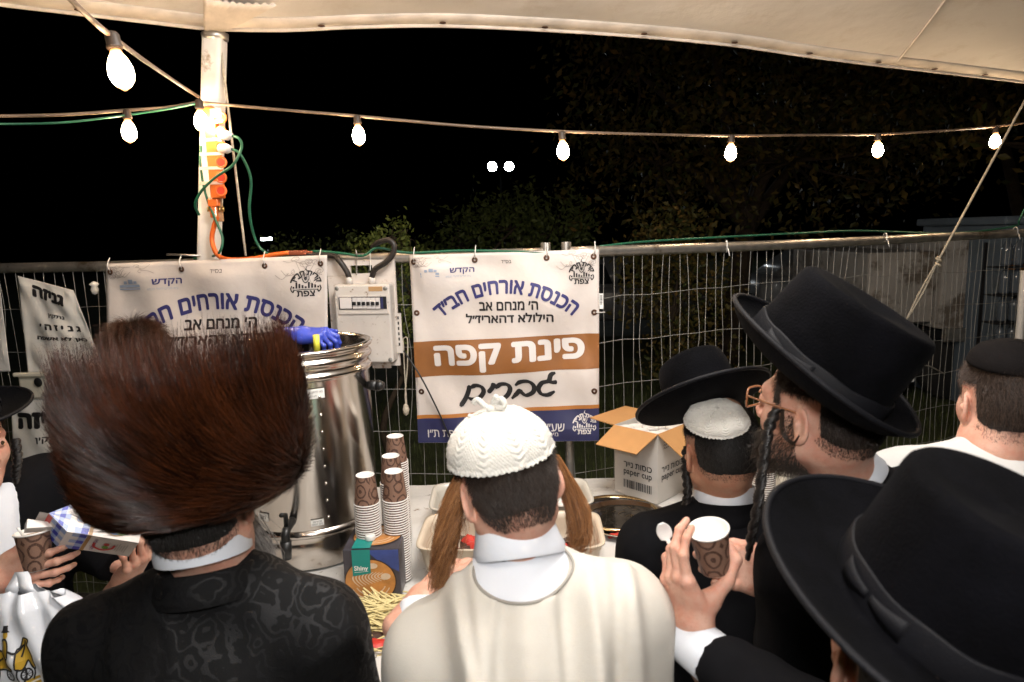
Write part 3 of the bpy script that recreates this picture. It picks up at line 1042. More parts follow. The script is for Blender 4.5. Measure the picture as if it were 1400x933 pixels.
class Sheet:
    """a hanging printed sheet: (u, v) with u to the right and v down; metric size wid x hei"""
    def __init__(self, tl, tr, bl, br, nrm, seed=0, amp=0.020):
        self.c = [np.array(q, float) for q in (tl, tr, bl, br)]
        self.n = nrm
        self.wid = np.linalg.norm(self.c[1] - self.c[0]); self.hei = np.linalg.norm(self.c[2] - self.c[0])
        self.seed = seed; self.amp = amp
    def __call__(self, u, v, off=0.0):
        u = np.asarray(u, float)[..., None]; v = np.asarray(v, float)[..., None]
        p = (self.c[0] * (1 - u) + self.c[1] * u) * (1 - v) + (self.c[2] * (1 - u) + self.c[3] * u) * v
        w = self.fold(u, v)
        return p + self.n * (w + off)
    def fold(self, u, v):
        a, s = self.amp, self.seed
        f = a * (np.sin(9 * u + 5 * v + s) * .6 + np.sin(21 * u - 12 * v + 2 * s) * .25 + np.sin(4 * u - 17 * v + 3 * s) * .35)
        f += a * .9 * np.exp(-((u - .12 - .5 * v) / .10) ** 2) * (1 - v) + a * .8 * np.exp(-((u - .95 + .55 * v) / .08) ** 2) * (1 - v)
        f += a * .7 * np.abs(np.sin(u * math.pi * 3)) * np.exp(-v * 9)
        return f * np.clip(np.minimum(np.minimum(u, 1 - u), np.minimum(v, 1 - v)) * 14, 0.12, 1)
    def sheet(self, u0=0, u1=1, v0=0, v1=1, nu=60, nv=60, off=0.0, vfun=None):
        U, Vv = np.meshgrid(np.linspace(u0, u1, nu), np.linspace(0, 1, nv))
        if vfun: Vv = vfun(U, Vv)
        else: Vv = v0 + (v1 - v0) * Vv
        X = self(U, Vv, off)
        F = np.array([[j * nu + i, (j + 1) * nu + i, (j + 1) * nu + i + 1, j * nu + i + 1] for j in range(nv - 1) for i in range(nu - 1)])
        return X.reshape(-1, 3), F
    def text(self, s, u, v, w=None, h=None, off=0.0022, rot=0, step=.03, **kw):
        """w, h in fractions of the sheet width"""
        V, F = fit_text(s, w=w, h=h, **kw)
        V, F = cut2d(V, F, step)
        if rot:
            c, sn = math.cos(rot), math.sin(rot); V = V @ np.array([[c, sn], [-sn, c]])
        return self.put(V, F, u, v, off)
    def put(self, V, F, u, v, off=0.0022):
        k = self.wid / self.hei
        return self(u + V[:, 0], v - V[:, 1] * k, off), F
    def arc(self, s, u, v, w, h, R, off=0.0022, step=.02, **kw):
        """lettering along a circle of radius R whose top is at (u, v)"""
        V, F = fit_text(s, w=w, h=h, **kw)
        V, F = cut2d(V, F, step)
        a = V[:, 0] / R
        q = np.c_[(R + V[:, 1]) * np.sin(a), (R + V[:, 1]) * np.cos(a) - R]
        return self.put(q, F, u, v, off)
def uv_of(sh, px, py):
    """where the line of sight through a photo pixel meets the sheet"""
    u, v = .5, .5
    d = ray(px, py)
    for _ in range(12):
        def f(u, v):
            p = sh(np.array(u), np.array(v)); w = p - CAM_POS
            return np.array([np.dot(w, e) for e in E2])
        e1 = np.cross(d, [0, 0, 1.0]); e1 /= np.linalg.norm(e1); e2 = np.cross(d, e1); e2 /= np.linalg.norm(e2); E2 = (e1, e2)
        f0 = f(u, v); J = np.c_[(f(u + 1e-3, v) - f0) / 1e-3, (f(u, v + 1e-3) - f0) / 1e-3]
        du = np.linalg.solve(J, -f0); u += du[0]; v += du[1]
    return u, v

def emblem(sh, u, v, s, off=0.0022):
    """round town emblem: arched words, a flame and block letters; s = width fraction"""
    out = []
    R = .44 * s
    for wrd, a0 in (('קרית', .72), ('חב״ד', -.72)):
        V, F = fit_text(wrd, h=.25 * s, bold=.045)
        V = V * np.array([min(1.0, .56 * s / (V[:, 0].max() - V[:, 0].min())), 1.0])
        V, F = cut2d(V, F, .012)
        a = V[:, 0] / R + a0
        q = np.c_[(R + V[:, 1]) * np.sin(a), (R + V[:, 1]) * np.cos(a) - .12 * s]
        out.append(sh.put(q, F, u, v, off))
    pen = lambda x, t: .016 * s * (1.2 - abs(2 * x - 1))
    for st in ([(0, .52), (-.10, .30), (-.11, .12), (0, -.02), (.11, .12), (.10, .30), (0, .52)], [(.0, .34), (-.05, .18), (0, .08), (.05, .18), (.01, .34)], [(.04, .6), (.0, .48), (.06, .40)]):
        V, F = ribbon2d(np.array(st) * s, pen, 30); out.append(sh.put(V, F, u, v, off))
    V, F = ribbon2d(np.array([(-.02, .12), (.01, .20)]) * s, lambda x, t: .03 * s, 4); out.append(sh.put(V, F, u, v, off))
    for i in range(9):
        x = -.42 + i * .105; h = .07 + .05 * ((i * 7) % 4)
        out.append(sh.put(np.array([(x - .03, -.22), (x + .035, -.22), (x + .035, -.22 + h), (x - .03, -.22 + h)]) * s, [[0, 1, 2, 3]], u, v, off))
    for sx in (-1, 1):
        V, F = ribbon2d(np.array([(sx * .48, -.12), (sx * .52, -.25), (sx * .44, -.36), (sx * .40, -.26)]) * s, lambda x, t: .022 * s, 14); out.append(sh.put(V, F, u, v, off))
    V, F = fit_text('צפת', w=.62 * s, h=.22 * s, bold=.035)
    out.append(sh.put(V + np.array([0, -.42 * s]), F, u, v, off))
    V, F = ribbon2d(np.array([(-.42, -.285), (0, -.265), (.42, -.285)]) * s, lambda x, t: .014 * s, 14); out.append(sh.put(V, F, u, v, off))
    return out

def swirls(sh, u0, sgn, seed, off=.0016):
    rng = np.random.default_rng(seed)
    out = []
    for i in range(9):
        cx, cy = u0 + sgn * rng.uniform(.01, .17), -.012 - rng.uniform(0, .075) * rng.random()
        a = np.linspace(0, rng.uniform(4, 9), 16); rr = np.linspace(.006, rng.uniform(.012, .03), 16)
        pts = np.c_[cx + rr * np.cos(a + i), np.clip(cy + .7 * rr * np.sin(a + i), -.13, -.004)]
        pts[:, 0] = np.clip(pts[:, 0], .006, .994)
        V, F = ribbon2d(pts, lambda x, t: .0011, 40); out.append(sh.put(V, F, 0, 0, off))
        l = np.array([(cx, cy), (cx + sgn * .03, cy - .02 + .02 * rng.normal()), (cx + sgn * .06, cy + .01 * rng.normal())]); l[:, 1] = np.clip(l[:, 1], -.13, -.004); l[:, 0] = np.clip(l[:, 0], .006, .994)
        V, F = ribbon2d(l, lambda x, t: .0011, 16); out.append(sh.put(V, F, 0, 0, off))
    return out

def addp(name, lst, m, parent):
    if name.endswith('lettering') and name != 'script_lettering' and len(lst) > 1:
        for q in lst: addp(name, [q], m, parent)
        return
    mb = MB()
    for V, F in lst: mb.add(V, F)
    return mb.build(name, m, parent)

SCRIPT = dict(
    mem=[[(222, 222), (205, 300), (160, 400), (100, 482)], [(232, 258), (300, 222), (375, 240), (400, 300), (350, 370), (260, 398), (190, 372)]],
    yod=[[(528, 192), (510, 250), (455, 315)]],
    resh=[[(545, 262), (610, 214), (690, 222), (722, 280), (680, 365), (575, 425)]],
    bet=[[(785, 238), (850, 192), (950, 190), (1012, 250), (1000, 330), (915, 372), (862, 335), (838, 305), (800, 345), (738, 405)]],
    gimel=[[(1275, 92), (1220, 120), (1192, 190), (1110, 215), (1068, 285), (1100, 355), (1180, 368), (1266, 325)], [(1195, 200), (1245, 212), (1295, 208)]])

def banner(sh, name, label, full, scale_ref):
    o = empty(name, tuple(sh(np.array(.5), np.array(1.0))), label, 'banner')
    V, F = sh.sheet()
    b = part('vinyl_sheet', mk_mesh('vinyl_sheet', V, F), M_ban, o)
    b.modifiers.new('thickness', 'SOLIDIFY').thickness = .001
    T = lambda px, py: (R0.u(px, py))
    def uv(px, py): return uv_of(REF, px, py)
    W = 258.0
    u, v = uv(692, 358); lst = [sh.text('בס״ד', u, v, w=14.5 / W)]
    u, v = uv(695, 418.5); lst.append(sh.text('ה׳ מנחם אב', u, v, w=82 / W, h=12.5 / W, bold=.030))
    u, v = uv(696, 435); lst.append(sh.text('הילולא דהאריז״ל', u, v, w=122 / W, h=13.5 / W, bold=.030))
    em = emblem(sh, *uv(795, 372), 31 / W)
    addp('black_lettering', lst, M_ink, o)
    addp('emblem', em, M_ink, o)
    u, v = uv(690, 392.5); bl = [sh.arc('הכנסת אורחים חב״ד', u, v, 210 / W, 19.5 / W, 150 / W, bold=.034)]
    u, v = uv(632, 370.5); bl.append(sh.text('הקדש', u, v, w=33 / W, h=9 / W, bold=.025))
    addp('blue_lettering', bl, M_blue, o)
    u, v = uv(627, 377.5)
    pl = [sh.text('בית חולים לחולי הנפש', u, v, w=34 / W, h=3 / W)]
    u, v = uv(587, 371)
    k = 1 / W
    for (x, y, w, h) in ((0, -4, 26, 3), (0, -7.5, 26, 1.5), (-5, 0, 4, 3.5), (2, 1, 6, 5), (8, 0, 4, 3)):
        pl.append(sh.put(np.array([(x - w / 2, y - h / 2), (x + w / 2, y - h / 2), (x + w / 2, y + h / 2), (x - w / 2, y + h / 2)]) * k, [[0, 1, 2, 3]], u, v))
    addp('pale_blue_logo', pl, M_pale_ink, o)
    addp('corner_swirls', swirls(sh, .0, 1, 11) + swirls(sh, 1.0, -1, 12), M_grey_ink, o)
    if full:
        t0, t1, b0, b1 = uv(568, 468)[1], uv(818, 456)[1], uv(571, 516.5)[1], uv(818, 503.6)[1]
        V, F = sh.sheet(off=.0012, vfun=lambda U, S: (t0 + (t1 - t0) * U) * (1 - S) + (b0 + (b1 - b0) * U) * S)
        part('brown_band', mk_mesh('brown_band', V, F), M_brown, o)
        t0, t1 = uv(571, 568)[1], uv(818, 553)[1]
        V, F = sh.sheet(off=.0012, nv=6, vfun=lambda U, S: t0 + (t1 - t0) * U + .020 * S)
        part('orange_band', mk_mesh('orange_band', V, F), M_orange2, o)
        V, F = sh.sheet(off=.0012, nv=30, vfun=lambda U, S: (t0 + (t1 - t0) * U + .020) * (1 - S) + .9985 * S)
        part('navy_band', mk_mesh('navy_band', V, F), M_navy, o)
        u, v = uv(694, 488)
        sl = math.atan2((t0 - t1) * sh.hei, sh.wid) * .8
        wl = [sh.text('פינת קפה', u, v, w=211 / W, h=40 / W, bold=.042, rot=sl, off=.0030)]
        u, v = uv(677, 589); wl.append(sh.text('שע״י אגודת חסידי חב״ד צפת ת״ו', u, v, w=196 / W, h=11 / W, rot=sl, bold=.006, off=.0030))
        u, v = uv(752, 594); wl.append(sh.text('מיסודו', u, v, w=23 / W, h=5.5 / W, rot=sl, off=.0030))
        addp('white_lettering', wl, M_wht, o)
        addp('white_emblem', emblem(sh, *uv(799, 578), 30 / W, off=.0030), M_wht, o)
        sc = []
        k = 1 / 8.75 / W
        for grp in SCRIPT.values():
            for st in grp:
                pts = np.array(st, float)
                pts = np.c_[(pts[:, 0] - 700) * k, -(pts[:, 1] - 290) * k]
                def pen(x, t):
                    base = 22 + 14 * abs(t[0] * .45 - t[1] * -.9) * (1 if True else 0)
                    end = min(1, .45 + 6 * min(x, 1 - x))
                    return base * k * end * .85
                V, F = ribbon2d(pts, pen, 60)
                q = sh.put(V, F, *uv(615 + 700 / 8.75, 500 + 290 / 8.75), off=.0024)
                sc.append(q)
        addp('script_lettering', sc, M_ink, o)
    # eyelets and ties
    for (u, v) in ((.025, .035), (.35, .035), (.73, .035), (.972, .035), (.025, .30), (.975, .32), (.03, .72), (.975, .73)):
        p = sh(np.array(u), np.array(v), .003)
        Mx = Vector(sh.n).to_track_quat('Z', 'Y').to_matrix()
        e = MB().lathe([(.004, .0), (.011, .0022), (.013, .0)], p, 14, Mx, False, False).build('eyelet', M_rivet, o, True)
        if v < .1:
            MB().tube(spline([p + np.array([0, 0, .004]), p + np.array([.004, -.022, .03]), p + np.array([.006, .0, .062])], 8), .0022, 5).build('tie', M_tie, o, True)
    return o
sR = Sheet(FP(560, 349, .034), FP(819, 341, .034), FP(572, 606, .05), FP(819, 603, .05), FN, 1.0)
REF = sR
R0 = None
banner(sR, 'printed_banner', 'printed banner with a brown band reading coffee corner in white Hebrew letters', True, 1)
sL = Sheet(FP(144, 361, .16), FP(447, 349, .12), FP(152, 668, .16), FP(450, 655, .12), FN, 2.2)
class _R: pass
banner(sL, 'printed_banner', 'wider printed banner with arched blue lettering, behind the fur hat', False, 1)

# ------------------------------------------------------------------ distribution board (electrical box)
M_abs = mat('dirty_white_plastic', (.56, .52, .48), .5, var=.10, vscale=6, dirt=((.20, .13, .08), 34, .60), bump=.05)
M_board = mat('weathered_white_board', (.60, .54, .49), .7, var=.12, vscale=5, dirt=((.30, .2, .13), 18, .58), bump=.15)
M_screw = mat('grey_screw', (.25, .25, .24), .45, metal=.6)
M_red = mat('red_plastic', (.50, .04, .02), .4, var=.1)
M_brownlbl = mat('tan_label', (.42, .25, .11), .6)
M_cable = mat('black_rubber_cable', (.018, .014, .012), .5, var=.3, bump=.1)
ub = FP(542, 420, .03) - FP(452, 420, .03); kx = np.linalg.norm(ub) / 90.0
UX = ub / np.linalg.norm(ub); UZ = np.array([0, 0, 1.0]); UN = FN
MB3 = Matrix(((UX[0], -UN[0], 0), (UX[1], -UN[1], 0), (0, 0, 1)))  # local x across, y away from camera, z up
bo = FP(497, 428, .03)
def bpos(px, py, off): return bo + UX * (px - 497) * kx - UZ * (py - 428) * kx + UN * off
dbo = empty('distribution_board', tuple(bpos(497, 500, 0)), 'grimy white electrical distribution board hung on the fence between banners', 'electrical box')
# backing board with a hand-hold slot: built as a frame of four pieces round the slot
bd = MB()
for (x0, x1, y0, y1) in ((451.5, 543, 379, 499), (451.5, 483, 358.5, 379), (513, 543, 358.5, 379), (483, 513, 358.5, 365.5), (483, 513, 376, 379)):
    bd.box(bpos((x0 + x1) / 2, (y0 + y1) / 2, -.004), ((x1 - x0) * kx, .014, (y1 - y0) * kx), MB3)
bd.build('backing_board', M_board, dbo)
def bbox(name, x0, x1, y0, y1, o0, o1, m, par, bev=.003):
    return MB().box(bpos((x0 + x1) / 2, (y0 + y1) / 2, (o0 + o1) / 2), ((x1 - x0) * kx, o1 - o0, (y1 - y0) * kx), MB3, bev).build(name, m, par)
enc = bbox('enclosure', 467, 541, 389, 491, .003, .075, M_abs, dbo, .008)
wf = bbox('window_frame', 472, 539, 402.5, 427, .075, .081, M_abs, enc, .002)
bbox('window_recess', 473.5, 537, 404.5, 420.5, .081, .083, M_dark_metal, wf, .0005)
bbox('main_switch', 475.5, 491, 405.5, 419.5, .083, .088, M_wht, wf, .001)
for i in range(6):
    x = 492.5 + i * 6.1
    sw = bbox('breaker', x, x + 5.6, 405.5, 419.5, .083, .089, M_wht, wf, .001)
    bbox('toggle', x + .8, x + 4.8, 410.5, 415, .089, .096, M_black, sw, .001)
bbox('blue_terminal', 529.5, 532.5, 405.5, 419.5, .083, .087, M_navy, wf, .0005)
for (x, y) in ((471.5, 394), (535.5, 394), (537, 486.5), (471.5, 486.5)):
    MB().lathe([(.0, .001), (.008, .001), (.0095, -.001)], bpos(x, y, .0765), 14, MB3 @ Matrix.Rotation(R_(90), 3, 'X'), False, False).build('screw', M_screw, enc, True)
bbox('label_strip', 513.5, 532, 391.5, 397.5, .075, .0765, M_brownlbl, enc, .0004)
so_ = bbox('socket_plate', 475.5, 504, 452, 476, .075, .080, M_abs, enc, .002)
sk = MB().lathe([(.0, .028), (.030, .026), (.036, .020), (.038, 0)], bpos(493.5, 465, .080), 20, MB3 @ Matrix.Rotation(R_(90), 3, 'X')).build('socket_cover', M_red, enc, True)
V, F = fit_text('IEC', w=8 * kx, h=3 * kx, rtl=False, bold=.03)
MB().add(plane_map(bpos(493, 458, .1095), UX, UZ)(V), F).build('lettering', M_wht, sk)
bbox('warning_strip', 455.5, 465, 429, 468, .004, .007, M_abs, dbo, .0005)
sp = bbox('side_strip', 540.5, 549, 428, 481, .010, .016, M_abs, dbo, .001)
for k_ in range(6):
    bbox('marks', 544, 546, 432 + k_ * 7, 436 + k_ * 7, .016, .0166, M_ink, sp, .0001)
bbox('lower_tab', 505, 531, 491, 502, .001, .006, M_board, dbo, .001)
for gx in (484.5, 515):
    MB().tube([bpos(gx, 389, .035), bpos(gx, 380, .035)], [.016, .014], 12).build('cable_gland', M_abs, dbo, True)
hd_ = empty('board_hook', tuple(bpos(495, 372, .01)), 'small wire hook holding the distribution board to the rail', 'hook')
MB().tube(spline([bpos(492, 378, .012), bpos(493, 362, .014), bpos(495, 345, .03), bpos(497, 352, .035)], 14), .0025, 6).build('wire', M_galv, hd_, True)
MB().tube(spline([bpos(511, 372, .012), bpos(512, 360, .014), bpos(514, 350, .03)], 10), .0022, 6).build('tie', M_tie, hd_, True)
c1_ = spline([FP(386, 352, .05), FP(420, 349, .05), FP(455, 350, .05), bpos(474, 359, .045), bpos(482, 372, .04), bpos(484.5, 381, .036)], 50)
thing('power_cable', MB().tube(c1_, .0125, 10).mesh('power_cable', True), M_cable, 'thick black cable entering the distribution board from the left', 'cable')
c2_ = spline([bpos(515, 381, .036), bpos(521, 370, .045), bpos(536, 361, .05), bpos(546, 350, .05), bpos(548, 339, .05), bpos(540, 333, .045), bpos(526, 336, .03), bpos(515, 342, .0)], 60)
thing('power_cable', MB().tube(c2_, .0125, 10).mesh('power_cable', True), M_cable, 'thick black cable looping up over the rail from the distribution board', 'cable')
# twine hanging right of the board, thin black strap across the banner
tw = empty('twine', tuple(FP(556, 570, .02)), 'loose knotted twine hanging on the fence right of the distribution board', 'twine')
MB().tube(spline([FP(551, 463, .02), FP(557, 464, .024), FP(557, 500, .02), FP(554, 540, .02), FP(556, 562, .02)], 40), .003, 5).tube(spline([FP(551, 463, .02), FP(553, 505, .02), FP(556, 555, .02)], 30), .003, 5).build('strand', M_rope, tw, True)
MB().lathe([(.0, -.03), (.012, -.02), (.016, 0), (.010, .02), (.0, .03)], FP(555, 560, .02), 10).build('knot', M_rope, tw, True)
st = spline([FP(552, 480, .045), FP(575, 515, .075), FP(598, 560, .075), FP(615, 598, .08)], 20)
thing('black_strap', MB().tube(st, .0035, 6).mesh('black_strap', True), M_black, 'thin black strap slanting across the lower left of the coffee banner', 'strap')
# inventory tag right of the banner
tq = FP(822, 412, .02)
tg_ = empty('fence_tag', tuple(tq), 'small white printed tag on the fence at the right side of the coffee banner', 'tag')
MB().box(tq, (.017, .003, .066), MB3, .0005).build('plate', M_tie, tg_)
for i in range(7):
    MB().box(tq + UZ * (.024 - i * .006) + UN * .002, (.009, .0012, .002 + .001 * (i % 2)), MB3).build('print_bar', M_ink, tg_)
MB().tube(spline([FP(815, 427, .05), FP(822, 427.5, .03), FP(827, 427, .0)], 8), .0025, 6).build('tie', M_tie, tg_, True)
# zip ties on the right panel
def FPR(px, py, off=0.0):
    p = fence_x(px, py, FJ, FB); d = p - CAM_POS
    n2 = np.array([(FB - FJ)[1], -(FB - FJ)[0], 0]); n2 /= np.linalg.norm(n2)
    return CAM_POS + d * (1 - off / abs(np.dot(d, n2)))
for (px, py) in ((993, 337), (1210, 326), (1388, 317)):
    c = FPR(px, py); a = np.linspace(0, 2 * np.pi, 14)
    mb = MB().tube(np.c_[c[0] + .004 * np.cos(a), c[1] + .028 * np.cos(a), c[2] + .028 * np.sin(a)], .0032, 5).tube([c + np.array([0, -.028, -.01]), c + np.array([.004, -.04, -.045])], .0025, 5)
    thing('cable_tie', mb.mesh('cable_tie', True), M_tie, 'white plastic tie round the top rail of the bare right fence', 'cable tie', 'white ties on the right fence rail')
# tap clamp behind the tall hat (white) on the right panel
cq = FPR(1243, 513, .03)
cl_ = empty('fence_clamp', tuple(cq), 'black clamp with white end cap fixed on the right fence', 'clamp')
MB().tube([cq + np.array([-.12, 0, -.005]), cq + np.array([-.03, 0, 0])], .016, 10).tube([cq + np.array([-.08, 0, -.03]), cq + np.array([-.08, 0, .03])], .012, 8).build('clamp', M_black, cl_, True)
MB().box(cq, (.045, .04, .075), bev=.008).build('end_cap', M_tie, cl_)
MB().tube(spline([cq + np.array([0, 0, .05]), cq + np.array([.10, 0, .05]), cq + np.array([.2, 0, .0])], 14), .004, 6).build('wire_end', M_galv, cl_, True)

# ------------------------------------------------------------------ paper posters on white bags at the left
M_paper = wave_cloth('white_paper', (.62, .60, .56), (.70, .68, .64), .6)
s1 = Sheet(FP(24, 377, .05), FP(100, 397, .05), FP(38, 510, .06), FP(142, 505, .06), FN, .7, .010)
p1 = empty('paper_notice', tuple(s1(np.array(.5), np.array(1.))), 'white paper notice in bold black Hebrew hung askew on the fence', 'notice')
V, F = s1.sheet(); part('sheet', mk_mesh('sheet', V, F), M_paper, p1).modifiers.new('thickness', 'SOLIDIFY').thickness = .001
sl = -.16
u, v = uv_of(s1, 67, 405); tx = [s1.text('גניזה', u, v, w=.54, h=.22, bold=.06, rot=sl)]
u, v = uv_of(s1, 76, 434); tx.append(s1.text('נתקין', u, v, w=.26, h=.08, bold=.035, rot=sl * .6))
u, v = uv_of(s1, 80, 449); tx.append(s1.text('גניזה׳', u, v, w=.60, h=.11, bold=.05, rot=0, space=1.5))
u, v = uv_of(s1, 84, 464); tx.append(s1.text('כאן לא אשפה', u, v, w=.76, h=.10, bold=.05, rot=.0))
addp('lettering', tx, M_ink, p1)
s2 = Sheet(FP(-60, 366, .05), FP(-3, 372, .05), FP(-60, 512, .06), FP(14, 508, .06), FN, 1.7, .005)
V, F = s2.sheet(); me = mk_mesh('paper_notice', V, F); q = thing('paper_notice', me, M_paper, 'blank edge of a white paper notice cut by the left picture border', 'notice')
q.modifiers.new('thickness', 'SOLIDIFY').thickness = .001
s3 = Sheet(FP(14, 545, .06), FP(120, 540, .06), FP(20, 660, .08), FP(125, 660, .08), FN, 3.1, .006)
p3 = empty('paper_notice', tuple(s3(np.array(.5), np.array(1.))), 'lower white paper notice in bold Hebrew between the black hat and fur hat', 'notice')
V, F = s3.sheet(); part('sheet', mk_mesh('sheet', V, F), M_paper, p3).modifiers.new('thickness', 'SOLIDIFY').thickness = .001
u, v = uv_of(s3, 58, 575); tx = [s3.text('גניזה', u, v, w=.66, h=.20, bold=.06)]
u, v = uv_of(s3, 66, 602); tx.append(s3.text('נתקין', u, v, w=.30, h=.08, bold=.03))
addp('lettering', tx, M_ink, p3)
# cream plastic crate frame showing between the notices
cr = MB()
ca = FP(14, 512, .03)
cz = FP(70, 527, .05)
M_cream = mat('cream_plastic', (.62, .57, .46), .5, var=.1)
co_ = empty('cream_box', tuple(cz - UZ * .1), 'cream plastic box with round holes hung on the fence above the lower notice', 'box')
MB().box(cz, (.30, .05, .125), MB3, .012).build('shell', M_cream, co_)
MB().box(cz + UZ * .058 + UN * .03, (.32, .02, .02), MB3, .006).build('rim', M_cream, co_)
for px in (52, 84):
    MB().lathe([(0, .002), (.020, .002), (.022, 0)], FP(px, 523, .082), 18, MB3 @ Matrix.Rotation(R_(90), 3, 'X'), False, False).build('hole', M_black, co_, True)
kn = FP(129, 393, .03)
thing('rag_knot', MB().lathe([(0, -.035), (.012, -.03), (.018, -.01), (.012, .004), (.022, .014), (.008, .025), (0, .028)], kn, 9).mesh('rag_knot', True), M_tie, 'small white rag knotted on the wires right of the tilted notice', 'rag')

# ------------------------------------------------------------------ power strip on the pole
M_wood = mat('bare_wood', (.42, .23, .11), .65, var=.2, vscale=18, bump=.1)
M_strip = mat('orange_plastic', (.72, .15, .025), .35, var=.08, coat=.2)
M_clear = mat('clear_tape', (.75, .55, .45), .25, var=.1, coat=.4)
M_brass = mat('brass', (.65, .45, .15), .3, metal=1)
M_green = mat('green_cable_rubber', (.01, .095, .05), .45, var=.2)
M_ocable = mat('orange_cable_rubber', (.70, .13, .015), .45, var=.1)
def pole_pt(px, py, off=0.0):
    z = P(px, py, 3.0)[2]
    return P(px, py, pole_at(z)[1] - .046 - off)
pw = empty('power_strip', tuple(pole_pt(296, 303, .0)), 'bright orange power strip taped to the tent pole on a wood plank', 'power strip')
def pbox(name, x0, x1, y0, y1, o0, o1, m, par, bev=.003):
    a, b = pole_pt(x0, y0, 0), pole_pt(x1, y1, 0)
    c = (a + b) / 2 + np.array([0, -(o0 + o1) / 2, 0])
    return MB().box(c, (abs(b[0] - a[0]), o1 - o0, abs(a[2] - b[2])), None, bev).build(name, m, par)
pbox('plank', 279, 307, 146, 303, .0, .018, M_wood, pw)
body = pbox('strip_body', 284, 312, 150, 272, .019, .060, M_strip, pw, .006)
for i, y in enumerate((161, 181, 201, 222, 243, 261)):
    a = pole_pt(302, y, .062)
    rg = MB().lathe([(.017, 0), (.021, .003), (.024, .001), (.025, -.002)], a, 18, Matrix.Rotation(R_(90), 3, 'X'), False, False).build('socket_ring', M_strip, body, True)
    MB().lathe([(0, .0), (.0165, .0)], a + np.array([0, -.0005, 0]), 16, Matrix.Rotation(R_(90), 3, 'X'), False, False).build('socket_face', M_red, rg, True)
for y in (170, 194, 213, 232, 252):
    pbox('tape_band', 281.5, 313, y - 1.6, y + 1.6, .0605, .063, M_clear, pw, .0006)
pbox('tape_patch', 296, 311, 153, 164, .0605, .064, M_tie, pw, .001)
pbox('outlet_stem', 290, 305, 272, 283, .022, .05, M_strip, pw, .005)
pbox('outlet_stem', 292, 303, 283, 298, .026, .046, M_strip, pw, .005)
for x in (285, 294, 300, 305):
    a = pole_pt(x, 287, .02)
    MB().tube([a + np.array([0, 0, .012]), a + np.array([0, 0, -.008])], .006, 8).build('brass_screw', M_brass, pw, True)
for (px, py) in ((309, 185), (308, 203)):
    a, b = pole_pt(px - 7, py, .062), pole_pt(px + 8, py + 1, .085)
    pg = MB().tube([a, a + (b - a) * .6, b], [.018, .020, .012], 14)
    thing('white_plug', pg.mesh('white_plug', True), M_wht, 'white plug pushed in the orange power strip, %s one' % ('upper' if py < 190 else 'lower'), 'plug', 'white plugs in the power strip')
def cable(pts, r, m, label, name='cable'):
    return thing(name, MB().tube(spline(pts, 70), r, 8).mesh(name, True), m, label, 'cable')
cable([pole_pt(317, 186, .08), pole_pt(327, 190, .09), pole_pt(330, 203, .08), pole_pt(318, 226, .09), pole_pt(294, 243, .08), pole_pt(275, 262, .06), pole_pt(267, 280, .04), pole_pt(272, 294, .01)], .0058, M_green, 'green cable from the upper plug crossing the power strip to the left', 'green_cable')
cable([pole_pt(316, 204, .08), pole_pt(329, 212, .08), pole_pt(343, 245, .04), pole_pt(341, 290, .02), FP(350, 330, .08), FP(366, 347, .07), FP(390, 350, .06), FP(430, 344, .04), FP(470, 347, .05), FP(496, 350, .05), FP(512, 340, .05), FP(525, 340, .045), FP(560, 346, .03), FP(640, 343, .03), FP(755, 346, .03)], .0058, M_green, 'green cable from the lower plug running right along the fence rail', 'green_cable')
cable([pole_pt(275, 200, .0), pole_pt(274, 225, .03), pole_pt(281, 265, .03), pole_pt(293, 297, .05), pole_pt(304, 325, .06), pole_pt(300, 345, .06), FP(285, 352, .08), FP(265, 354, .06)], .0055, M_green, 'green cable hanging down the left side of the tent pole', 'green_cable')
cable([pole_pt(297, 296, .03), pole_pt(292, 312, .03), pole_pt(290, 330, .03), pole_pt(297, 348, .05), FP(312, 355, .09), FP(345, 354, .08), FP(372, 349, .07), FP(395, 346, .06)], .0105, M_ocable, 'thick orange cable curving from the power strip onto the fence rail', 'orange_cable')
pbx = FP(407, 346, .05)
thing('cable_connector', MB().box(pbx, (.09, .03, .022), MB3, .006).box(pbx + UX * .055, (.03, .02, .015), MB3, .004).mesh('cable_connector'), mat('rust_brown_plastic', (.28, .07, .03), .5), 'rusty orange cable connector lying on the rail above the left banner', 'connector')
thing('wire_end', MB().tube([P(228, 348, 2.99), P(274, 350, 2.99)], .005, 6).mesh('wire_end', True), M_galv, 'short pale wire end sticking out left of the tent pole', 'wire')
grn = [FPR(820, 341, .0), FPR(900, 333, .0), FPR(1100, 322, .0), FPR(1180, 319, .0), FPR(1300, 322, .0), FPR(1384, 313, .02), FPR(1393, 304, .03), FPR(1400, 290, .04), FPR(1405, 280, .05)]
grn = [g_ + np.array([0, 0, .012]) for g_ in grn]
cable(grn, .005, M_green, 'green cable lying along the top rail of the right fence', 'green_cable')

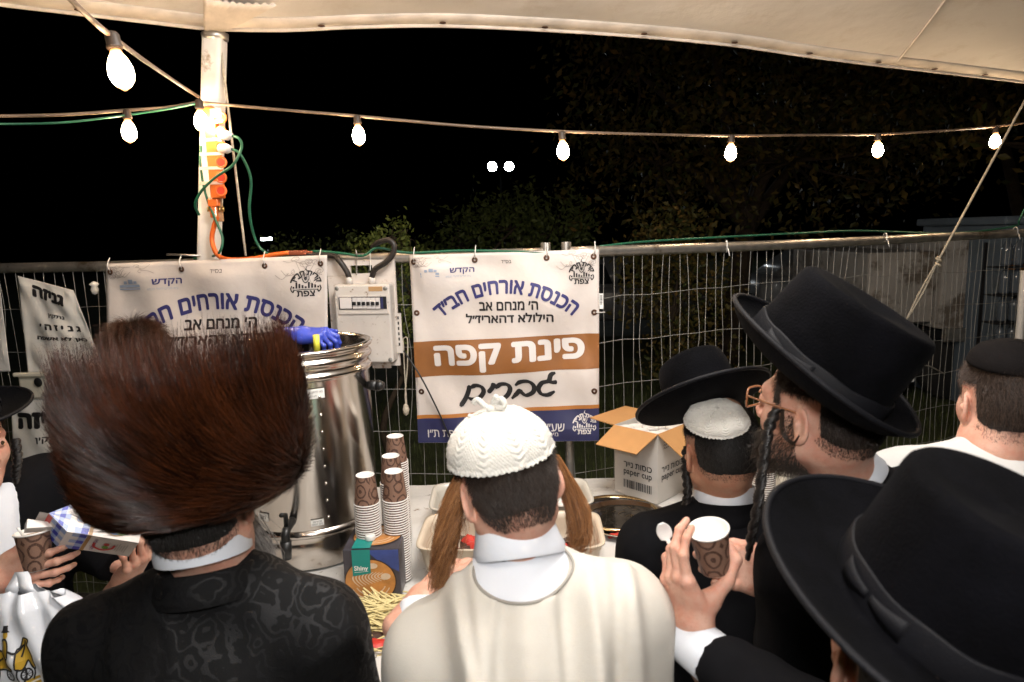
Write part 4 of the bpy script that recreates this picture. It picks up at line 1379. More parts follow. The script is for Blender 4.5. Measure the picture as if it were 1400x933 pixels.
# ------------------------------------------------------------------ string of bulbs
M_sock = mat('bulb_socket', (.05, .035, .025), .5)
M_scable = mat('string_cable', (.16, .11, .075), .55, var=.3)
def bulb_mat():
    # hot round the filament in the middle of the glass, amber and dimmer at the neck and the tip
    m, nt, b = new_mat('lit_bulb_glass')
    tc = N_(nt, 'ShaderNodeTexCoord'); sx = N_(nt, 'ShaderNodeSeparateXYZ'); nt.links.new(tc.outputs['Object'], sx.inputs[0])
    mr = N_(nt, 'ShaderNodeMapRange'); mr.inputs['From Min'].default_value = -.127; mr.inputs['From Max'].default_value = -.036
    nt.links.new(sx.outputs[2], mr.inputs[0])
    st = ramp_(nt, mr.outputs[0], [(.0, (.004,) * 3), (.10, (.03,) * 3), (.28, (1, 1, 1)), (.62, (1, 1, 1)), (.86, (.03,) * 3), (1.0, (.004,) * 3)])
    mu = N_(nt, 'ShaderNodeMath', operation='MULTIPLY'); nt.links.new(st, mu.inputs[0]); mu.inputs[1].default_value = BULB_W
    c = ramp_(nt, mr.outputs[0], [(.0, (1, .40, .10)), (.3, (1, .74, .46)), (.65, (1, .74, .46)), (1.0, (1, .36, .08))])
    nt.links.new(c, b.inputs['Emission Color']); nt.links.new(mu.outputs[0], b.inputs['Emission Strength'])
    b.inputs['Base Color'].default_value = (.8, .5, .25, 1); b.inputs['Roughness'].default_value = .1
    return m
M_bulb = bulb_mat()
def bulb(at, parent, s=.80, tilt=0.0):
    """socket top at `at`, hanging down"""
    M3 = Matrix.Rotation(tilt, 3, 'Y')
    k = lambda pr: [(r * s, z * s) for r, z in pr]
    MB().lathe(k([(.006, .004), (.015, .0), (.019, -.006), (.0195, -.03), (.0215, -.034), (.0215, -.042), (.017, -.046)]), at, 16, M3).build('socket', M_sock, parent, True)
    o = link('bulb', MB().lathe(k([(.013, -.046), (.016, -.055), (.027, -.078), (.0325, -.100), (.0330, -.112), (.029, -.130), (.018, -.146), (.008, -.154), (.004, -.157), (0, -.158)]), (0, 0, 0), 20, M3, False, False).mesh('bulb', True), M_bulb, parent)
    o.location = Vector(at) - abs_loc(parent)
sg1 = [P(-60, 160, 2.3), P(0, 159, 2.5), P(90, 157, 2.62), P(173, 151, 2.75), P(230, 147, 2.86), P(270, 140, 2.93)]
sg2 = [P(270, 140, 2.93), P(380, 150, 2.95), P(488, 159, 3.0), P(630, 172, 3.05), P(768, 180, 3.1), P(890, 184, 3.25), P(1000, 186, 3.4), P(1100, 185, 3.55), P(1200, 184, 3.7), P(1290, 179, 3.85), P(1362, 173, 4.0), P(1420, 166, 4.1)]
sg3 = [P(85, -12, 1.45), P(120, 22, 1.52), P(150, 48, 1.62), P(200, 85, 2.1), P(250, 119, 2.7), P(272, 133, 2.92)]
SA = empty('string_light', tuple(sg2[0] - np.array([0, 0, .3])), 'string of glowing bulbs spanning right from the tent pole', 'string light')
MB().tube(spline(sg2, 110), .006, 8).build('cable', M_scable, SA, True)
SB = empty('string_light', tuple(sg1[0] - np.array([0, 0, .3])), 'short string with one bulb and a green wire left of the tent pole', 'string light')
MB().tube(spline(sg1, 50), .006, 8).build('cable', M_scable, SB, True)
MB().tube(spline([q_ + np.array([0, -.01, -.012 * (1.5 + math.sin(i))]) for i, q_ in enumerate(sg1)], 50), .0045, 6).build('green_wire', M_green, SB, True)
SCc = empty('string_light', tuple(sg3[0] - np.array([0, 0, .3])), 'near string with one large bright bulb slanting down to the pole', 'string light')
MB().tube(spline(sg3, 50), .006, 8).build('cable', M_scable, SCc, True)
bulb(P(272, 137, 2.87), SCc)
for (px, py, y) in ((488, 158, 3.0), (768, 180, 3.1), (1000, 185, 3.4), (1200, 183, 3.7), (1362, 173, 4.0)):
    bulb(P(px, py, y), SA, tilt=R_(random.uniform(-4, 4)))
bulb(P(173, 150, 2.75), SB)
bulb(P(152, 45, 1.62), SCc, tilt=R_(-8))
# the rest of the near string, strung on under the roof behind the photographer
sg4 = [sg3[0], np.array([-.75, .9, 2.75]), np.array([-.6, .2, 2.80]), np.array([-.3, -.6, 2.86]), np.array([.4, -1.4, 2.9])]
SD = empty('string_light', tuple(sg4[1] - np.array([0, 0, .3])), 'string of bulbs under the roof above the photographer', 'string light')
MB().tube(spline(sg4, 50), .006, 8).build('cable', M_scable, SD, True)
for q_ in sg4[2:]:
    bulb(q_, SD)
# ================================================================== TABLE AND WHAT STANDS ON IT
TZ = 0.87
def cloth_mat():
    m, nt, b = new_mat('stained_white_tablecloth')
    v = coords(nt)
    c = ramp_(nt, noise_(nt, v, 4, 5, .6), [(.3, (.55, .53, .49)), (.7, (.66, .64, .61))])
    st = ramp_(nt, noise_(nt, v, 9.0, 8, .75), [(.60, (0, 0, 0)), (.66, (1, 1, 1))])
    c = mix_(nt, st, c, (.16, .085, .03))
    st2 = ramp_(nt, noise_(nt, v, 34.0, 5, .7), [(.66, (0, 0, 0)), (.70, (1, 1, 1))])
    c = mix_(nt, st2, c, (.07, .035, .012))
    nt.links.new(c, b.inputs['Base Color'])
    b.inputs['Roughness'].default_value = .35
    bump_(nt, b, noise_(nt, v, 7, 6, .6), .5, .02)
    return m
M_cloth = cloth_mat()
to_ = empty('table', (.35, 2.0, 0), 'long coffee table covered in a stained white sheet', 'table')
# table outline (slightly turned), cloth top with small waves, hanging sides
tl, tr_, fr_, fl_ = np.array([-1.10, 2.72]), np.array([1.95, 2.80]), np.array([2.0, 1.47]), np.array([-1.02, 1.44])
nu, nv = 110, 56
U, Vv = np.meshgrid(np.linspace(0, 1, nu), np.linspace(0, 1, nv))
XY = (fl_ * (1 - U[..., None]) + fr_ * U[..., None]) * (1 - Vv[..., None]) + (tl * (1 - U[..., None]) + tr_ * U[..., None]) * Vv[..., None]
pts = np.concatenate([XY, np.full(U.shape + (1,), TZ)], -1)
wv = vnoise(pts * np.array([1, 1, 1]), 9, 3)
pts[..., 2] += np.clip(wv, 0, 1) * .010 - .006
F = np.array([[j * nu + i, j * nu + i + 1, (j + 1) * nu + i + 1, (j + 1) * nu + i] for j in range(nv - 1) for i in range(nu - 1)])
per = [(0, i) for i in range(nu)] + [(j, nu - 1) for j in range(1, nv)] + [(nv - 1, i) for i in range(nu - 2, -1, -1)] + [(j, 0) for j in range(nv - 2, 0, -1)]
rim = np.array([pts[j, i] for j, i in per]); cen = np.array([.45, 2.1, 0])
out = rim[:, :2] - cen[:2]; out /= np.linalg.norm(out, axis=1, keepdims=True)
rows = [rim]
for k_, dz in enumerate((.012, .06, .14, .24, .33)):
    r = rim.copy(); s_ = np.arange(len(r)) * .16
    r[:, :2] += out * (.006 + .012 * k_ + (.012 * k_) * np.sin(s_)[:, None] * .6); r[:, 2] = TZ - dz
    rows.append(r)
mb = MB().add(pts.reshape(-1, 3), F.tolist())
rw = np.array(rows).transpose(1, 0, 2); rw = np.vstack([rw, rw[:1]])
mb.loft(rw[::-1], closed=False, caps=False)
tc_ = mb.build('cloth', M_cloth, to_, True)
M_tabletop = mat('grey_plastic_board', (.4, .4, .39), .5)
tb = MB()
c4 = [np.r_[q, 0] for q in (fl_ + [.02, .02], fr_ + [-.02, .02], tr_ + [-.02, -.02], tl + [.02, -.02])]
tb.add([q + np.array([0, 0, TZ - .05]) for q in c4] + [q + np.array([0, 0, TZ - .012]) for q in c4], [[3, 2, 1, 0], [4, 5, 6, 7], [0, 1, 5, 4], [1, 2, 6, 5], [2, 3, 7, 6], [3, 0, 4, 7]])
tb.build('board', M_tabletop, to_)
for q in c4:
    q2 = q + (np.r_[.45, 2.1, 0] - q) * np.array([.08, .1, 0])
    MB().tube([q2 + np.array([0, 0, .0]), q2 + np.array([0, 0, TZ - .05])], .016, 10).build('leg', M_galv, to_, True)

# ------------------------------------------------------------------ big stainless urn
def steel_mat():
    m, nt, b = new_mat('stainless_steel')
    v = coords(nt, (1, 1, .15))
    c = ramp_(nt, noise_(nt, v, 9, 4, .6), [(.3, (.50, .45, .40)), (.7, (.66, .61, .56))])
    nt.links.new(c, b.inputs['Base Color'])
    b.inputs['Metallic'].default_value = 1
    mr = N_(nt, 'ShaderNodeMapRange'); mr.inputs['To Min'].default_value = .09; mr.inputs['To Max'].default_value = .28
    nt.links.new(noise_(nt, coords(nt), 5, 5, .7), mr.inputs[0]); nt.links.new(mr.outputs[0], b.inputs['Roughness'])
    bump_(nt, b, noise_(nt, coords(nt, (1, 1, .3)), 8, 3), .10, .02)
    return m
M_steel = steel_mat()
UC = np.array([-.700, 2.215, TZ]); UR = .222
ur = empty('coffee_urn', tuple(UC), 'large shiny stainless steel hot water urn standing on the table', 'urn')
A_ = lambda r, z: (r, z)
MB().lathe([(.205, .0), (.212, .004), (.212, .085), (.205, .10), (.212, .108), (.226, .112), (.229, .120), (.225, .128), (UR - .004, .134)], UC, 64, None, True, False).build('base_ring', M_steel, ur, True)
MB().lathe([(UR - .006, .130), (UR, .138), (UR, .60), (UR + .006, .605), (UR + .009, .613), (UR + .006, .621), (UR, .626), (UR, .640), (UR + .008, .646), (UR + .011, .654), (UR + .008, .662), (UR + .001, .667), (UR + .001, .678), (UR + .012, .683), (UR + .015, .690), (UR + .010, .697), (UR - .002, .697), (UR - .008, .685), (UR - .010, .35)], UC, 72, None, False, False).build('body', M_steel, ur, True)
MB().lathe([(0, .55), (UR - .010, .56)], UC, 40, None, False, False).build('water_surface', mat('dark_coffee_water', (.03, .02, .012), .06), ur, True)
for k_ in range(9):
    a = R_(-60); MB().lathe([(.005, .001), (.004, .003), (0, .0035)], UC + np.array([UR * math.cos(a), UR * math.sin(a), .17 + k_ * .055]), 8, Vector((math.cos(a), math.sin(a), 0)).to_track_quat('Z', 'Y').to_matrix(), False, False).build('rivet', M_steel, ur, True)
# tap
a = R_(-88); dv = np.array([math.cos(a), math.sin(a), 0]); tp = UC + dv * UR + np.array([0, 0, .175])
tpm = MB().tube(spline([tp, tp + dv * .05, tp + dv * .075 + np.array([0, 0, -.008]), tp + dv * .080 + np.array([0, 0, -.035])], 16), .013, 12)
tpm.tube([tp + dv * .08 + np.array([0, 0, -.03]), tp + dv * .08 + np.array([0, 0, -.085])], [.017, .013], 14)
tpo = tpm.build('tap', M_black, ur, True)
MB().tube([tp + dv * .062 + np.array([0, 0, .008]), tp + dv * .062 + np.array([0, 0, .045]), tp + dv * .10 + np.array([0, 0, .06])], .007, 10).build('lever', M_black, tpo, True)
def urn_label(px0, px1, z0, z1, lines, name='label'):
    a0, a1 = px0, px1
    n_ = 14
    aa = np.linspace(R_(a0), R_(a1), n_)
    r = UR + .0015
    V = np.concatenate([np.c_[UC[0] + r * np.cos(aa), UC[1] + r * np.sin(aa), np.full(n_, UC[2] + z)] for z in (z0, z1)])
    lb = part(name, mk_mesh(name, V, np.array([[i, i + 1, n_ + i + 1, n_ + i] for i in range(n_ - 1)])), M_tie, ur)
    for s, zc, h in lines:
        V2, F2 = fit_text(s, w=None, h=h)
        mxw = (R_(a1) - R_(a0)) * r * .88
        wd = V2[:, 0].max() - V2[:, 0].min()
        if wd > mxw: V2 = V2 * np.array([mxw / wd, 1])
        ac = (R_(a0) + R_(a1)) / 2
        an = ac + V2[:, 0] / r
        V3 = np.c_[UC[0] + (r + .001) * np.cos(an), UC[1] + (r + .001) * np.sin(an), UC[2] + zc + V2[:, 1]]
        MB().add(V3, F2).build('lettering', M_ink, lb)
urn_label(-83, -56, .552, .582, [('נא להיזהר מים רותחים', .573, .008), ('לא לגעת במיכל', .560, .007)])
urn_label(-101, -86, .554, .580, [('מים חמים', .567, .008)])
urn_label(-74, -64, .150, .170, [('זהירות', .163, .006), ('מים חמים', .155, .006)])
q = MB()
urn_label(-118, -108, .17, .195, [('חם', .182, .01)])
MB().tube([UC + np.array([UR, -.02, .55]), UC + np.array([UR + .035, -.03, .55])], [.014, .019], 12).tube([UC + np.array([UR + .035, -.03, .55]), UC + np.array([UR + .055, -.036, .55])], [.02, .012], 12).build('side_knob', M_black, ur, True)
# ladle with a yellow handle resting in the urn
la = empty('ladle', tuple(UC + np.array([.0, -.1, .56])), 'ladle with yellow handle standing in the open urn', 'ladle')
l0, l1 = P(433, 474, 2.10), UC + np.array([.04, -.02, .58])
MB().tube([l0 + (l0 - l1) * .02 + np.array([0, 0, .035]), l0 - np.array([0, 0, .02])], .010, 10).build('handle', mat('yellow_plastic', (.62, .58, .06), .4), la, True)
MB().tube([l0 - np.array([0, 0, .02]), l1], .005, 8).lathe([(0, -.03), (.03, -.02), (.04, .005), (.038, .006), (.028, -.017), (0, -.026)], l1, 14).build('bowl', M_steel, la, True)

# ------------------------------------------------------------------ paper cups
def cup_mat():
    m, nt, b = new_mat('brown_patterned_paper')
    tc = N_(nt, 'ShaderNodeTexCoord')
    # medallions: cells repeated round the cup and up its wall (object space angle and height)
    sx = N_(nt, 'ShaderNodeSeparateXYZ'); nt.links.new(tc.outputs['Object'], sx.inputs[0])
    at = N_(nt, 'ShaderNodeMath', operation='ARCTAN2'); nt.links.new(sx.outputs[1], at.inputs[0]); nt.links.new(sx.outputs[0], at.inputs[1])
    m1 = N_(nt, 'ShaderNodeMath', operation='MULTIPLY'); nt.links.new(at.outputs[0], m1.inputs[0]); m1.inputs[1].default_value = 5 / 6.2832
    m2 = N_(nt, 'ShaderNodeMath', operation='MULTIPLY'); nt.links.new(sx.outputs[2], m2.inputs[0]); m2.inputs[1].default_value = 21.0
    cb = N_(nt, 'ShaderNodeCombineXYZ'); nt.links.new(m1.outputs[0], cb.inputs[0]); nt.links.new(m2.outputs[0], cb.inputs[1])
    nz = N_(nt, 'ShaderNodeTexNoise'); nz.inputs['Scale'].default_value = 3.0; nt.links.new(cb.outputs[0], nz.inputs['Vector'])
    mxx = N_(nt, 'ShaderNodeMix', data_type='VECTOR'); mxx.inputs[0].default_value = .14
    nt.links.new(cb.outputs[0], mxx.inputs[4]); nt.links.new(nz.outputs['Color'], mxx.inputs[5])
    vo = N_(nt, 'ShaderNodeTexVoronoi'); vo.inputs['Scale'].default_value = 1.25; vo.inputs['Randomness'].default_value = .35
    nt.links.new(mxx.outputs[1], vo.inputs['Vector'])
    sn = N_(nt, 'ShaderNodeMath', operation='MULTIPLY'); nt.links.new(vo.outputs['Distance'], sn.inputs[0]); sn.inputs[1].default_value = 19.0
    s2 = N_(nt, 'ShaderNodeMath', operation='SINE'); nt.links.new(sn.outputs[0], s2.inputs[0])
    rr = ramp_(nt, s2.outputs[0], [(.35, (.185, .105, .072)), (.62, (.050, .021, .013))])
    n2 = noise_(nt, cb.outputs[0], 26, 3, .7)
    rr = mix_(nt, ramp_(nt, n2, [(.56, (0, 0, 0)), (.66, (.7, .7, .7))]), rr, (.30, .19, .14))
    nt.links.new(rr, b.inputs['Base Color']); b.inputs['Roughness'].default_value = .5
    return m
M_cup = cup_mat()
M_cupw = mat('white_paper_cup', (.72, .69, .65), .5, var=.05)
M_coffee = mat('milky_coffee', (.30, .17, .08), .15, var=.1)
CUP_H, CUP_RB, CUP_RT = .088, .0275, .0375
def cup_meshes(s=1.0):
    wall = MB().lathe([(CUP_RB, .001), (CUP_RT - .0012, CUP_H - .003)], (0, 0, 0), 40, None, False, False).mesh('printed_wall', True)
    inner = MB().lathe([(CUP_RB - .0018, .007), (CUP_RT - .003, CUP_H - .002), (CUP_RT - .001, CUP_H + .0005), (CUP_RT + .0012, CUP_H - .001), (CUP_RT + .0008, CUP_H - .0035), (CUP_RT - .0012, CUP_H - .0035)], (0, 0, 0), 40, None, True, False).mesh('white_lining', True)
    base = MB().lathe([(CUP_RB, .0012), (CUP_RB - .0008, -.0005), (CUP_RB - .0022, .0003), (CUP_RB - .003, .006)], (0, 0, 0), 40, None, False, True).mesh('base_rim', True)
    for me in (wall, inner, base):
        if s != 1.0: me.transform(Matrix.Scale(s, 4))
    wall.materials.append(M_cup); inner.materials.append(M_cupw); base.materials.append(M_cupw)
    return (('printed_wall', wall), ('lining', inner), ('base', base))
CUPM = cup_meshes()
def cup(loc, rot, label, group=None, full=True, name='paper_cup', meshes=None):
    o = empty(name, loc, label, 'paper cup', group)
    o.rotation_euler = rot
    for nm, me in (meshes or CUPM):
        c = bpy.data.objects.new(nm, me); COL.objects.link(c); c.parent = o
    return o
PITCHC = .0076
def stack(px, base_z, top_px, top_py, y, nm, grp):
    """inverted nested cups; the topmost cup is seen whole"""
    top = P(top_px, top_py, y)
    n_ = int((top[2] - CUP_H - base_z) / PITCHC)
    x0, z0 = top[0], top[2]
    cup((x0, y, z0), (math.pi, 0, random.uniform(0, 6)), 'upside down brown paper cup topping the %s' % nm, None)
    for k_ in range(1, n_ + 1):
        cup((x0 + random.uniform(-.0006, .0006), y, z0 - k_ * PITCHC), (math.pi, 0, random.uniform(0, 6)), 'nested paper cup showing its white rim, %s' % nm, grp)
stack(0, TZ, 499, 649, 1.93, 'left stack behind the cappuccino box', 'nested cups of the left stack')
stack(0, TZ, 538, 644, 1.95, 'front right stack beside the pale bins', 'nested cups of the front right stack')
stack(0, TZ, 534, 623, 2.06, 'middle stack behind the front right one', 'nested cups of the middle stack')
stack(0, TZ, 540, 596, 2.18, 'farthest tall stack nearest the banner', 'nested cups of the farthest stack')
stack(0, TZ, 1046, 610, 2.20, 'stack seen behind the bearded chin', 'nested cups of the stack behind the chin')
stack(0, TZ, 1108, 615, 2.45, 'right stack behind the bearded neck', 'nested cups of the stack behind the neck')
# glass jar between the two right stacks
M_jar = mat('cloudy_clear_plastic', (.50, .46, .38), .15, var=.15, coat=.4)
jp = PZ(1076, 692, TZ)
ja = empty('plastic_jar', tuple(jp), 'cloudy plastic jar with a lid between two cup stacks at the right', 'jar')
MB().lathe([(.0, 0), (.045, .002), (.05, .012), (.05, .10), (.042, .12), (.036, .125), (.036, .14)], jp, 24).build('jar_body', M_jar, ja, True)
MB().lathe([(.039, .128), (.041, .130), (.041, .148), (.038, .151), (0, .152)], jp, 24, None, False, False).build('lid', M_galv, ja, True)

# ------------------------------------------------------------------ cappuccino carton with a teal label and white cap
M_boxp = mat('dark_printed_carton', (.05, .045, .055), .35, var=.5, vscale=9)
M_bluep = mat('blue_print', (.035, .06, .22), .35, var=.4, vscale=14)
M_latte = mat('latte_print', (.46, .20, .055), .35, var=.30, vscale=26)
M_latte2 = mat('latte_foam_print', (.62, .48, .35), .35, var=.12, vscale=40)
M_ring = mat('cup_rim_print', (.035, .022, .018), .35)
M_teal = mat('teal_label', (.010, .22, .19), .4, var=.08)
bq = PZ(511, 817, TZ); bw, bh = .163, None
tz = P(509, 751, bq[1])[2]; bh = tz - TZ
bk = PZ(519, 716, tz); bdp = bk[1] - bq[1]
kb = empty('drink_carton', (bq[0], bq[1] + bdp / 2, TZ), 'printed cappuccino carton with a teal label and white cap', 'carton')
cb_ = MB().box((bq[0], bq[1] + bdp / 2, TZ + bh / 2), (bw, bdp, bh), None, .0035).build('box', M_boxp, kb)
fo_, fu, fv = np.array([bq[0], bq[1] - .001, TZ + bh / 2]), np.array([1, 0, 0]), np.array([0, 0, 1.0])
to2, tu, tv = np.array([bq[0], bq[1] + bdp / 2, TZ + bh + .001]), np.array([1, 0, 0]), np.array([0, 1.0, 0])
def clipq(V, hw, hh): return np.c_[np.clip(V[:, 0], -hw, hw), np.clip(V[:, 1], -hh, hh)]
def disc2(cx, cy, r, ry=None, n_=48):
    ry = ry or r
    a = np.linspace(0, 2 * np.pi, n_, endpoint=False)
    return np.c_[cx + r * np.cos(a), cy + ry * np.sin(a)], [list(range(n_))]
def latte(o, u, v, hw, hh, cx, cy, r, par, rz=1.0):
    pm = lambda off: plane_map(o, u, v, off)
    V, F = disc2(cx, cy, r * 1.05, r * 1.05 * rz); MB().add(pm(.0006)(clipq(V, hw, hh)), F).build('cup_rim', M_ring, par)
    V, F = disc2(cx, cy, r, r * rz); MB().add(pm(.0010)(clipq(V, hw, hh)), F).build('coffee', M_latte, par)
    fm = MB()
    for i in range(9):
        t = i / 8
        w = .58 * r * (1 - .55 * t)
        x = cx - .55 * r + 1.0 * r * t; y = cy + .20 * r * rz + .05 * r * t
        pts = [(x + .12 * r, y - w * .75 * rz), (x - .10 * r, y - w * .3 * rz), (x - .13 * r, y + w * .1 * rz), (x + .06 * r, y + w * .55 * rz)]
        V, F = ribbon2d(pts, lambda s, tt: .028 * r * (1 - abs(2 * s - 1) * .6), 16)
        fm.add(pm(.0014)(clipq(V, hw, hh)), F)
    V, F = disc2(cx + .62 * r, cy + .22 * r * rz, .2 * r, .15 * r * rz, 20); fm.add(pm(.0014)(clipq(V, hw, hh)), F)
    V, F = disc2(cx + .12 * r, cy + .72 * r * rz, .20 * r, .13 * r * rz, 20); fm.add(pm(.0014)(clipq(V, hw, hh)), F)
    for rr in (.62, .80):
        a = np.linspace(3.6, 5.9, 20); V, F = ribbon2d(np.c_[cx + rr * r * np.cos(a), cy + rr * r * rz * np.sin(a)], lambda s, tt: .022 * r, 30); fm.add(pm(.0013)(clipq(V, hw, hh)), F)
    fm.build('foam_pattern', M_latte2, par)
hw, hh = bw / 2 - .003, bh / 2 - .003
V, F = np.array([(-.2 * hw, hh), (hw, hh), (hw, .05 * hh), (.35 * hw, .45 * hh)]), [[3, 2, 1, 0]]
MB().add(plane_map(fo_, fu, fv, .0003)(V), F).build('blue_corner', M_bluep, kb)
latte(fo_, fu, fv, hw, hh, -.006, -.024, .072, kb, .92)
hh2 = bdp / 2 - .003
latte(to2, tu, tv, hw, hh2, .004, -.0, .070, kb, .92 * bdp / .17)
pw_ = lambda off: plane_map(to2, tu, tv, off)
V = np.array([(-.055, -bdp / 2 + .001), (-.002, -bdp / 2 + .001), (-.002, bdp * .24), (-.055, bdp * .24)])
tl_ = MB().add(pw_(.0020)(V), [[0, 1, 2, 3]]).build('teal_label', M_teal, kb)
V = np.array([(-.055, -.006), (-.003, .002), (-.002, bh / 2), (-.055, bh / 2)])
MB().add(plane_map(fo_, fu, fv, .0020)(V), [[0, 1, 2, 3]]).build('teal_label', M_teal, kb)
V, F = fit_text('Shiny', w=.040, rtl=False, bold=.03); MB().add(plane_map(fo_ + np.array([-.030, 0, .0165]), fu, fv, .0026)(V), F).build('lettering', M_tie, kb)
V, F = ribbon2d([(-.02, 0), (0, .001), (.02, .003)], lambda s, t: .0006, 6); MB().add(plane_map(fo_ + np.array([-.030, 0, .006]), fu, fv, .0026)(V), F).build('underline', M_tie, kb)
V, F = fit_text('Shiny', w=.036, rtl=False, bold=.03); V = -V
MB().add(pw_(.0026)(V + np.array([-.028, bdp * .20])), F).build('lettering', M_tie, kb)
MB().lathe([(.015, .001), (.0155, .004), (.0145, .013), (.0125, .015), (0, .0155)], to2 + np.array([-.012, -.03, .002]), 24, None, False, False).build('cap', M_tie, kb, True)

# ------------------------------------------------------------------ pale plastic bins with sachets
M_bin = mat('pale_grey_plastic', (.50, .47, .41), .35, var=.06, coat=.1)
M_bin2 = mat('beige_plastic', (.56, .47, .36), .35, var=.06)
def bin_(c, L, Wd, H, rz, m, label, slot=True):
    o = empty('plastic_bin', tuple(c), label, 'bin', 'open plastic bins of sachets')
    Mz = np.array(Matrix.Rotation(rz, 3, 'Z'))
    n_ = 64
    def ring(hl, hw_, z):
        a = np.linspace(0, 2 * np.pi, n_, endpoint=False)
        e = .28
        p = np.c_[hl * np.sign(np.cos(a)) * np.abs(np.cos(a)) ** e, hw_ * np.sign(np.sin(a)) * np.abs(np.sin(a)) ** e, np.full(n_, z)]
        return p @ Mz.T + np.array(c)
    hl, hw_ = L / 2, Wd / 2
    rings = [ring(hl * .90, hw_ * .86, .002), ring(hl * .95, hw_ * .92, H * .5), ring(hl * .955, hw_ * .925, H * .52), ring(hl * .97, hw_ * .95, H * .8), ring(hl * .985, hw_ * .97, H * .82), ring(hl * .99, hw_ * .98, H - .004), ring(hl * 1.02, hw_ * 1.03, H - .003), ring(hl * 1.02, hw_ * 1.03, H + .001),
             ring(hl * .975, hw_ * .96, H), ring(hl * .955, hw_ * .935, H * .8), ring(hl * .935, hw_ * .905, H * .5), ring(hl * .88, hw_ * .84, .006)]
    b = MB().loft(np.array(rings)).build('tub', m, o, True)
    if slot:
        q = np.array([-hl * .55, hw_ * .93, H * .78]) @ Mz.T + np.array(c)
        MB().box(q, (.085, .012, .026), Matrix.Rotation(rz, 3, 'Z'), .005).build('handle_slot', M_black, o)
    return o, Mz
pA = (PZ(566, 676, .985) + PZ(812, 690, .985)) / 2
binA, MzA = bin_(np.array([-.02, 2.315, TZ]), .56, .26, .115, R_(1.5), M_bin, 'pale grey bin of white sugar sachets nearest the fence')
binB, MzB = bin_(np.array([-.02, 2.015, TZ]), .56, .27, .115, R_(-2), M_bin2, 'beige bin of red sachets nearer the man in the white cap', False)
MB().box(np.array([.22, 2.187, TZ + .075]), (.03, .002, .016), None, .0004).build('green_sticker', mat('lime_sticker', (.35, .55, .03), .5), binA)
M_sach = mat('white_sachet', (.66, .65, .63), .5, var=.1, vscale=40)
M_sachr = mat('red_sachet', (.50, .03, .02), .35, var=.15)
M_sachb = mat('dark_sachet', (.05, .025, .02), .35, var=.3)
def sachet_mesh(L, Wd, T):
    nx, ny = 9, 5
    P0 = []
    for s in (1, -1):
        for i in range(nx):
            for j in range(ny):
                x, y = (i / (nx - 1) * 2 - 1), (j / (ny - 1) * 2 - 1)
                z = T * (1 - x ** 4) * (1 - y ** 2) * s + .0015 * math.sin(3 * x + 2 * y)
                P0.append((x * L / 2, y * Wd / 2 + .002 * math.sin(9 * x), z + (.0002 * s)))
    F = []
    for k_ in (0, 1):
        for i in range(nx - 1):
            for j in range(ny - 1):
                a = k_ * nx * ny + i * ny + j
                q = [a, a + ny, a + ny + 1, a + 1]
                F.append(q if k_ == 0 else q[::-1])
    return mk_mesh('sachet', P0, F, True)
SM = sachet_mesh(.075, .032, .006)
def sachets(c, Mz, hl, hw_, z0, cnt, mats, cat, lab, grp, mark):
    first = {}
    for i in range(cnt):
        mi = random.choice(range(len(mats)))
        if mi not in first:
            me = SM.copy(); o = link('sachet', me, mats[mi]); first[mi] = o
            if mark:
                V, F = fit_text('W', h=.012, rtl=False, bold=.02)
                ch = link('logo', mk_mesh('logo', np.c_[V, np.full(len(V), .0068)], F, False), M_sachr, o)
        else:
            o = first[mi].copy(); COL.objects.link(o)
            for ch in first[mi].children:
                k_ = ch.copy(); COL.objects.link(k_); k_.parent = o
        p = np.array([random.uniform(-hl, hl), random.uniform(-hw_, hw_), z0 + random.uniform(0, .03)]) @ Mz.T + c
        o.location = p
        o.rotation_euler = (random.uniform(-.5, .5), random.uniform(-.5, .5), random.uniform(0, 6.28))
        tag(o, lab[mi], cat, grp[mi])
sachets(np.array([-.02, 2.315, TZ]), MzA, .215, .075, .045, 70, [M_sach, M_sach, M_sach], 'sachet', ['white sugar sachet heaped in the grey bin near the fence'] * 3, ['white sachets in the grey bin'] * 3, True)
sachets(np.array([-.02, 2.015, TZ]), MzB, .215, .08, .03, 60, [M_sachr, M_sachr, M_sachb], 'sachet', ['red coffee sachet heaped in the beige bin', 'red coffee sachet heaped in the beige bin', 'dark brown coffee sachet heaped in the beige bin'], ['red sachets in the beige bin', 'red sachets in the beige bin', 'dark sachets in the beige bin'], False)
for i, (px, py, mm, lb) in enumerate(((520, 880, M_sachr, 'red sachet lying on the sheet in front of the stirrers'), (508, 872, M_sachb, 'dark sachet lying beside the red one in front of the stirrers'), (862, 738, M_sachr, 'red foil sachet lying right of the beige bin below the round tray'), (845, 731, M_sachr, 'another red foil sachet touching the edge of the round tray'), (880, 745, M_sachr, 'third red foil sachet farthest right below the round tray'))):
    o = link('sachet', SM.copy(), mm); o.location = PZ(px, py, TZ + .012); o.rotation_euler = (.1, .1, i * 1.1); tag(o, lb, 'sachet')
